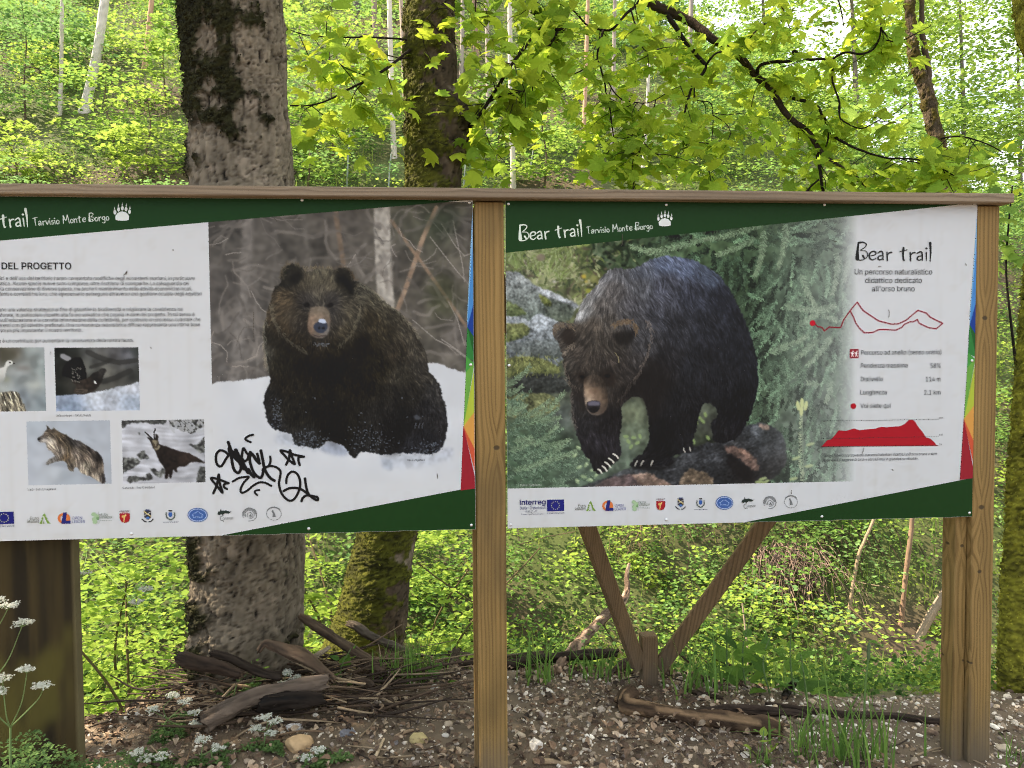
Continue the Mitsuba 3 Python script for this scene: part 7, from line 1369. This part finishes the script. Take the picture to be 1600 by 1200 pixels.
def stone(x, y, rx, ry, c, lab, seed, group=None):
    b = ground_at(x, y + ry * .6); D = (b - CAM) @ CF; sx, sz = rx / FOC * D, ry / FOC * D
    m = trimesh.creation.icosphere(3); v = np.array(m.vertices); gg = np.random.default_rng(seed)
    for c_ in range(9):
        m_ = gg.normal(0, 1, 3); m_ /= np.linalg.norm(m_); v = v - .8 * np.clip(v @ m_ - gg.uniform(.6, .9), 0, None)[:, None] * m_
    v = v * (1 + .55 * (meshkit.fbm(v * 1.3 + seed * 7, 3, seed)[:, None] - .5)) * [sx, max(sx, sz) * .8, sz] + b + [0, 0, sz * .45]
    cc = 1.35 * ink(c) * (.72 + .56 * meshkit.fbm(v * 60, 4, seed)[:, None])
    solo('stone', vc((v, np.array(m.faces), cc), 'matte', True), lab, 'stone', group)
for k, (x, y, rx, ry, c, lab) in enumerate([(459, 1137, 14, 9, (188, 186, 184), 'whitish oval stone left of the gravel'), (468, 1160, 24, 14, (168, 142, 108), 'largest tan angular stone at lower left'), (544, 1144, 13, 7, (108, 108, 112), 'smooth dark grey flat stone'), (655, 1153, 14, 11, (160, 146, 104), 'yellowish mossy stone right of the flat grey one'), (836, 1163, 12, 9, (196, 190, 180), 'white stone right of the middle post'), (972, 1151, 10, 5, (204, 196, 184), 'flat white stone below the driftwood log'), (616, 1160, 7, 6, (134, 130, 130), 'small grey round stone by the tan stick'), (1165, 1180, 9, 7, (186, 178, 168), 'pale stone at the bottom right of the driftwood'), (917, 1158, 8, 6, (190, 184, 172), 'pale pebble left of the flat white stone'), (1040, 1157, 9, 5, (186, 178, 166), 'pale flat pebble under the middle of the driftwood log'), (1285, 1123, 12, 7, (150, 142, 130), 'rounded stone beside the long dark branch'), (1200, 1105, 8, 5, (196, 190, 178), 'white pebble behind the driftwood log'), (1568, 1168, 12, 6, (170, 158, 140), 'flat stone at the foot of the right post'), (813, 1148, 9, 6, (178, 164, 142), 'beige stone touching the middle post'), (655, 1172, 6, 5, (150, 142, 130), 'small stone below the yellowish one'), (560, 1118, 13, 6, (150, 134, 112), 'flat brown stone behind the dark grey one'), (700, 1130, 8, 5, (170, 156, 136), 'beige pebble left of the middle post'), (940, 1108, 8, 5, (150, 140, 128), 'grey pebble left of the driftwood log'), (1100, 1090, 8, 5, (186, 180, 168), 'light pebble right of the stake foot'), (1150, 1098, 8, 5, (180, 172, 160), 'light pebble below the leafy plants')]):
    stone(x, y, rx, ry, c, lab, k)

# grass tufts, broad-leaved plants, white flowers
def blade(p, h, a, lean, w, g, n=6):
    t = np.linspace(0, 1, n); d = np.array([math.cos(a), math.sin(a)])
    c = p + np.column_stack([d[0] * lean * h * t ** 2, d[1] * lean * h * t ** 2, h * (t - .28 * lean * t ** 2.5)])
    s = np.array([-d[1], d[0], 0]); ww = w * (1 - t ** 1.6)[:, None] * .5 + .0002
    v = np.vstack([c - s * ww, c + s * ww]); i = np.arange(n - 1)
    f = np.vstack([np.stack([i, i + 1, n + i + 1], 1), np.stack([i, n + i + 1, n + i], 1)])
    return v, f
GB = (np.array([.20, .32, .07]), np.array([.13, .24, .06]))
def tuft(x, y, hpx, n, lab, seed, width=.006, spread=.06, lean=.5, Y=None):
    b = ground_at(x, y) if Y is None else at(x, y, Y); D = (b - CAM) @ CF; h = hpx / FOC * D; g = np.random.default_rng(seed); out = []
    for k in range(n):
        p = b + [g.normal(0, spread), g.normal(0, spread * .6), -.01]
        v, f = blade(p, h * g.uniform(.45, 1.05), g.uniform(0, 6.28), abs(g.normal(0, lean)), width * g.uniform(.6, 1.3), g)
        c = np.tile(leaf_tones(1, GB[0], GB[1], g, .2), (len(v), 1)); out.append((v, f, c))
    solo('grass_tuft', vc(join(out), 'leaf'), lab, 'grass')
tuft(642, 1066, 88, 110, 'dense fresh grass tuft at the foot of the mossy maple', 1, .006, .055, .35)
tuft(845, 1066, 98, 30, 'tall grass tuft right of the middle post', 2, .008, .05, .5)
tuft(930, 1062, 84, 26, 'grass tuft left of the stake and its braces', 3, .008, .06, .5)
tuft(1095, 1082, 110, 40, 'long arching grass tuft right of the stake', 4, .009, .07, .7)
tuft(1262, 1180, 116, 34, 'grass tuft at the right end of the driftwood log', 5, .007, .06, .5)
tuft(1340, 1192, 140, 56, 'big grass tuft growing in front of the double post', 6, .009, .08, .45)
tuft(1200, 1196, 40, 24, 'low grass tuft at the bottom edge', 7, .006, .03, .7)
tuft(170, 1095, 120, 40, 'tall grass tuft right of the dark pillar', 8, .008, .10, .5)
tuft(230, 1080, 90, 30, 'grass tuft below the sunlit bush at left', 9, .008, .10, .5)
tuft(1590, 1190, 60, 20, 'grass tuft at the foot of the mossy trunk at right', 10, .006, .05, .6)
tuft(740, 1010, 60, 26, 'light grass tuft behind the middle post', 11, .007, .09, .5)
b = ground_at(1350, 1190); D = (b - CAM) @ CF
solo('grass_stalk', vc(join([tube(spline([b, b + [.0, 0, .22], b + [.012, 0, .36]], 5), np.linspace(.004, .003, 11), 6, np.array([.09, .15, .04]), .1, 1), tube(spline([b + [.011, 0, .34], b + [.012, 0, .37], b + [.013, 0, .40]], 4), np.array([.003, .005, .006, .006, .006, .006, .006, .005, .002]), 7, np.array([.08, .12, .05]), .3, 2, 120)]), 'matte', True), 'single tall stalk with a dark seed head beside the big grass tuft', 'grass')
def herb(x, y, hpx, n, size, lab, seed, Y=None, a=np.array([.17, .30, .06]), b_=np.array([.10, .20, .055]), name='leafy_plant', gap=2):
    b = ground_at(x, y) if Y is None else at(x, y, Y); D = (b - CAM) @ CF; h = hpx / FOC * D; g = np.random.default_rng(seed)
    t = thing(name, lab, 'plant'); top = b + [g.normal(0, .03), g.normal(0, .02), h]
    q = spline([b - [0, 0, .02], b + (top - b) * .5 + [g.normal(0, .015), 0, 0], top], 8)
    part(t, 'stem', vc(tube(q, np.linspace(.0042, .0018, len(q)), 6, np.array([.11, .17, .06]), .1, seed), 'matte', True))
    for k in range(n):
        f = .18 + .80 * (k // 2) / max(1, (n - 1) // 2); p = q[min(len(q) - 1, int(f * (len(q) - 1)))]; an = (k % 2) * math.pi + (k // 2) * 1.35 + g.normal(0, .25)
        out = np.array([math.cos(an), math.sin(an), .15]); s = size * g.uniform(.7, 1.15) * (1.1 - .45 * f) * (.6 + .8 * math.sin(math.pi * min(1, f + .15)))
        nrm = np.array([[-out[0] * .55 + g.normal(0, .2), -out[1] * .55 + g.normal(0, .2), 1.0]])
        N = nrm[0] / np.linalg.norm(nrm[0]); ax = np.cross(N, [0, 0, 1.0] if abs(N[2]) < .9 else [1.0, 0, 0]); ax /= np.linalg.norm(ax); bx = np.cross(N, ax)
        want = out - N * (out @ N); sp = math.atan2(-(want @ ax), want @ bx)
        part(t, 'leaf', vc(leaves(p[None] + out * .02, np.array([s]), nrm, np.array([sp]), leaf_tones(1, a, b_, g, .12), OVATE, 1.1), 'leaf', False))
for k, (x, y, h, n, lab) in enumerate([(1136, 1072, 118, 12, 'leafy plant nearest the braces, with broad pointed leaves'), (1166, 1078, 132, 12, 'tallest broad-leaved plant right of the braces'), (1205, 1084, 104, 12, 'broad-leaved plant in the middle of the leafy clump'), (1243, 1086, 112, 12, 'rightmost broad-leaved plant before the double post'), (1262, 1090, 70, 8, 'low broad-leaved plant behind the long dark branch'), (190, 1098, 90, 12, 'broad-leaved plant right of the dark pillar'), (225, 1100, 70, 10, 'smaller broad-leaved plant left of the branch heap'), (395, 1096, 62, 8, 'small plant with pointed leaves on the branch heap'), (535, 1074, 60, 8, 'small bright plant at the right of the branch heap'), (690, 1070, 40, 8, 'low plant left of the middle post'), (905, 1004, 40, 8, 'small plant beside the leaning log'), (1190, 1178, 34, 6, 'small yellowish seedling right of the driftwood log')]):
    herb(x, y, h, n, .085 if h > 80 else .06, lab, 300 + k, a=np.array([.20, .34, .06]) if k not in (11,) else YG)
def umbel(t, base, tip, g, R=.028, n=16):
    """a stalk ending in a flat head of tiny white flowers"""
    out, fl = [], []
    q = spline([base, (base + tip) / 2 + g.normal(0, .012, 3), tip], 6); out.append(tube(q, np.linspace(.0022, .0011, len(q)), 5, np.array([.13, .19, .07]), .05, 1, 20, False))
    for k in range(n):
        a = g.uniform(0, 6.28); r = R * math.sqrt(g.random()); e = tip + np.array([r * math.cos(a), r * math.sin(a), .012 + .006 * g.random() - r * .2]); out.append(tube(np.array([tip, (tip + e) / 2, e]), .0006, 4, np.array([.15, .21, .08]), 0, 1, 20, False))
        m = g.integers(7, 12); pp_ = e + g.normal(0, [.0042, .0042, .0018], (m, 3))
        for dd in range(3): fl.append(leaves(pp_, np.full(m, .0042) * g.uniform(.7, 1.2, m), up_normals(m, .5, g), g.uniform(0, 6.28, m), np.tile([[.74, .76, .70]], (m, 1)), RHOMB, 1.6))
    return join(out), join(fl)
def parsley(lab, root, tips, seed, R=.028, n=16, fern=10, fs=.10):
    g = np.random.default_rng(seed); t = thing('cow_parsley', lab, 'flower'); st = []
    hub = root + np.array([0, 0, .6]) * (np.mean([p[2] for p in tips]) - root[2])
    st.append(tube(spline([root, (root + hub) / 2 + g.normal(0, .01, 3), hub], 6), np.linspace(.004, .0028, 13), 6, np.array([.11, .17, .06]), .05, 1, 20))
    for p in tips:
        a, f = umbel(t, hub, p, g, R, n); st.append(a); part(t, 'flower_head', vc(f, 'leaf'))
    part(t, 'stem', vc(join(st), 'matte', True))
    fr_ = []
    for k in range(fern):       # feathery leaves: small leaflets in rows
        a = g.uniform(0, 6.28); z = g.uniform(.02, .5) * (hub[2] - root[2]); o = root + [0, 0, z]; L = fs * g.uniform(.7, 1.3); d = np.array([math.cos(a), math.sin(a), g.uniform(.0, .5)]); s = np.array([-d[1], d[0], 0])
        for u in np.linspace(.2, 1, 12):
            c = o + d * L * u + np.array([0, 0, -.25 * L * u * u])
            for w in (-1, 1):
                l = L * .42 * (1.08 - u); m = 5; pts = c + s * w * l * np.linspace(.15, 1, m)[:, None] + d * l * .35 * np.linspace(0, 1, m)[:, None]
                fr_.append((pts, np.full(m, .016 * (1.15 - .6 * u)), np.tile(d + s * w, (m, 1))))
    P_ = np.vstack([f[0] for f in fr_]); Sz = np.concatenate([f[1] for f in fr_]); n_ = len(P_)
    part(t, 'feathery_leaves', vc(leaves(P_, Sz, up_normals(n_, .5, g), g.uniform(0, 6.28, n_), leaf_tones(n_, np.array([.17, .27, .09]), np.array([.11, .20, .075]), g, .15), RHOMB, .8), 'leaf'))
def PX(x, y, Y): return at(x, y, Y)
YF = -.22
parsley('tall white-flowered plant in front of the dark pillar at the left edge', PX(-30, 1260, YF), [PX(-6, 944, YF), PX(12, 952, YF - .02), PX(34, 980, YF), PX(-20, 985, YF)], 41, .024, 15, 4)
parsley('white-flowered plant just right of the tall one before the dark pillar', PX(20, 1250, YF + .04), [PX(4, 1066, YF), PX(42, 1052, YF), PX(68, 1076, YF), PX(0, 1085, YF)], 42, .022, 14, 18, .15)
parsley('feathery-leaved white flower at the bottom of the dark pillar', PX(90, 1240, YF + .1), [PX(150, 1210, YF + .1), PX(40, 1220, YF + .1)], 43, .02, 8, 18, .17)
parsley('tall thin white flower rising right of the dark pillar', ground_at(140, 1112), [PX(112, 910, .30), PX(128, 902, .32), PX(214, 945, .34), PX(228, 925, .34)], 44, .022, 14, 3)
for k, (x, y, tips, lab) in enumerate([(262, 1150, [(268, 1092), (290, 1100), (302, 1118), (240, 1112), (308, 1134)], 'low white flower cluster left of the cut log'), (232, 1198, [(228, 1190), (252, 1186), (212, 1180)], 'white flower cluster at the bottom edge right of the pillar'), (372, 1100, [(372, 1040), (388, 1046), (362, 1052)], 'white flower cluster in front of the plated tree'), (440, 1108, [(448, 1056), (462, 1064), (440, 1072), (474, 1072)], 'white flower cluster on the branch heap'), (415, 1172, [(412, 1124), (430, 1132), (402, 1142), (424, 1150)], 'white flower cluster below the heap of branches'), (505, 1192, [(500, 1176), (480, 1190)], 'small white flower cluster at the bottom edge'), (330, 1190, [(318, 1160), (340, 1172)], 'faded white flower cluster below the cut log')]):
    r0 = ground_at(x, y); parsley(lab, r0, [at(a, b, r0[1] - .02) for a, b in tips], 60 + k, .022, 14, 8, .09)
# dry hanging grass and roots on the slope
def dry(x, y, n, L, lab, seed, c=(150, 126, 108), wx=.5):
    b = ground_at(x, y, y0=1.6); g = np.random.default_rng(seed); out = []
    for k in range(n):
        p = b + np.array([g.normal(0, wx), g.normal(0, .25), g.uniform(.1, .5)]); l = L * g.uniform(.5, 1.2); d = np.array([g.normal(0, .35), -.55, g.uniform(-.2, .5)]); q = [p]
        for j in range(4): d = d + [g.normal(0, .15), 0, -.42]; d /= np.linalg.norm(d); q.append(q[-1] + d * l / 4)
        out.append(tube(spline(np.array(q), 3), np.linspace(.008, .003, 13), 4, S(c) * .5 * g.uniform(.5, 1.15), .1, k, 8, False))
    solo('dry_brush', vc(join(out), 'matte', True), lab, 'brush')
dry(1226, 905, 200, .8, 'mound of dry purplish stems on the slope right of the braces', 7, (176, 150, 138), .22)
dry(1290, 868, 70, .6, 'dark exposed roots in the earth bank under the panel', 8, (84, 68, 56), .5)
dry(1010, 860, 50, .5, 'small patch of dry stems between the braces', 9, (150, 128, 104), .3)
# leafy bush glowing beside the pillar
for k, (x, y, r, h, n, Y, lab) in enumerate([(205, 1050, .75, 1.7, 3000, 3.2, 'sunlit yellow-green bush filling the gap between pillar and plated tree'), (500, 900, .45, 1.3, 1300, 3.4, 'sunlit bush between the plated tree and the mossy maple'), (690, 930, .5, 1.0, 1200, 3.6, 'pale green bush between the mossy maple and the middle post')]):
    d = ray(x, y); c = CAM + d * ((Y - CAM[1]) / d[1]); z = float(land(c[0], c[1])); t = thing('sunlit_bush', lab, 'bush')
    c0 = np.array([c[0], c[1], z]); hh = max(h, c[2] - z + .5)
    for j in range(3): part(t, 'stem', vc(tube(spline([c0, c0 + [g.normal(0, .2), g.normal(0, .2), hh * .5], c0 + [g.normal(0, .4), g.normal(0, .3), hh * .9]], 6), np.linspace(.014, .005, 13), 6, ink((96, 84, 60)), .2, j), 'matte', True))
    part(t, 'crown', vc(spray_bush(c0, r, hh + .3, n, .062, YG, YG * .5 + MG * .5, 500 + k, 8), 'leaf'))
# maple shoots right of the right post
t = thing('maple_shoot', 'young maple shoot with lobed leaves between the right post and the mossy trunk', 'plant')
st_ = P3([(1592, 640, 1.0), (1586, 560, 1.0), (1578, 490, 1.0), (1572, 420, 1.0), (1576, 350, 1.0), (1582, 290, 1.0)])
st_ = np.vstack([[[st_[0, 0] + .02, 1.0, float(land(st_[0, 0], 1.0)) - .05]], st_]); sq = spline(st_, 8)
part(t, 'stem', vc(tube(sq, np.linspace(.008, .003, len(sq)), 6, TWD, .2, 3, 20), 'matte', True))
for k in range(26):
    f = g.uniform(.60, 1.0); p = sq[int(f * (len(sq) - 1))] + g.normal(0, [.035, .05, .04])
    part(t, 'leaf', vc(leaves(p[None], np.array([g.uniform(.05, .085)]), np.array([[g.normal(0, .4), -.5 + g.normal(0, .4), 1.0]]), g.uniform(0, 6.28, 1), leaf_tones(1, YG, MG, g, .15), LOBED, 1.05), 'leaf'))
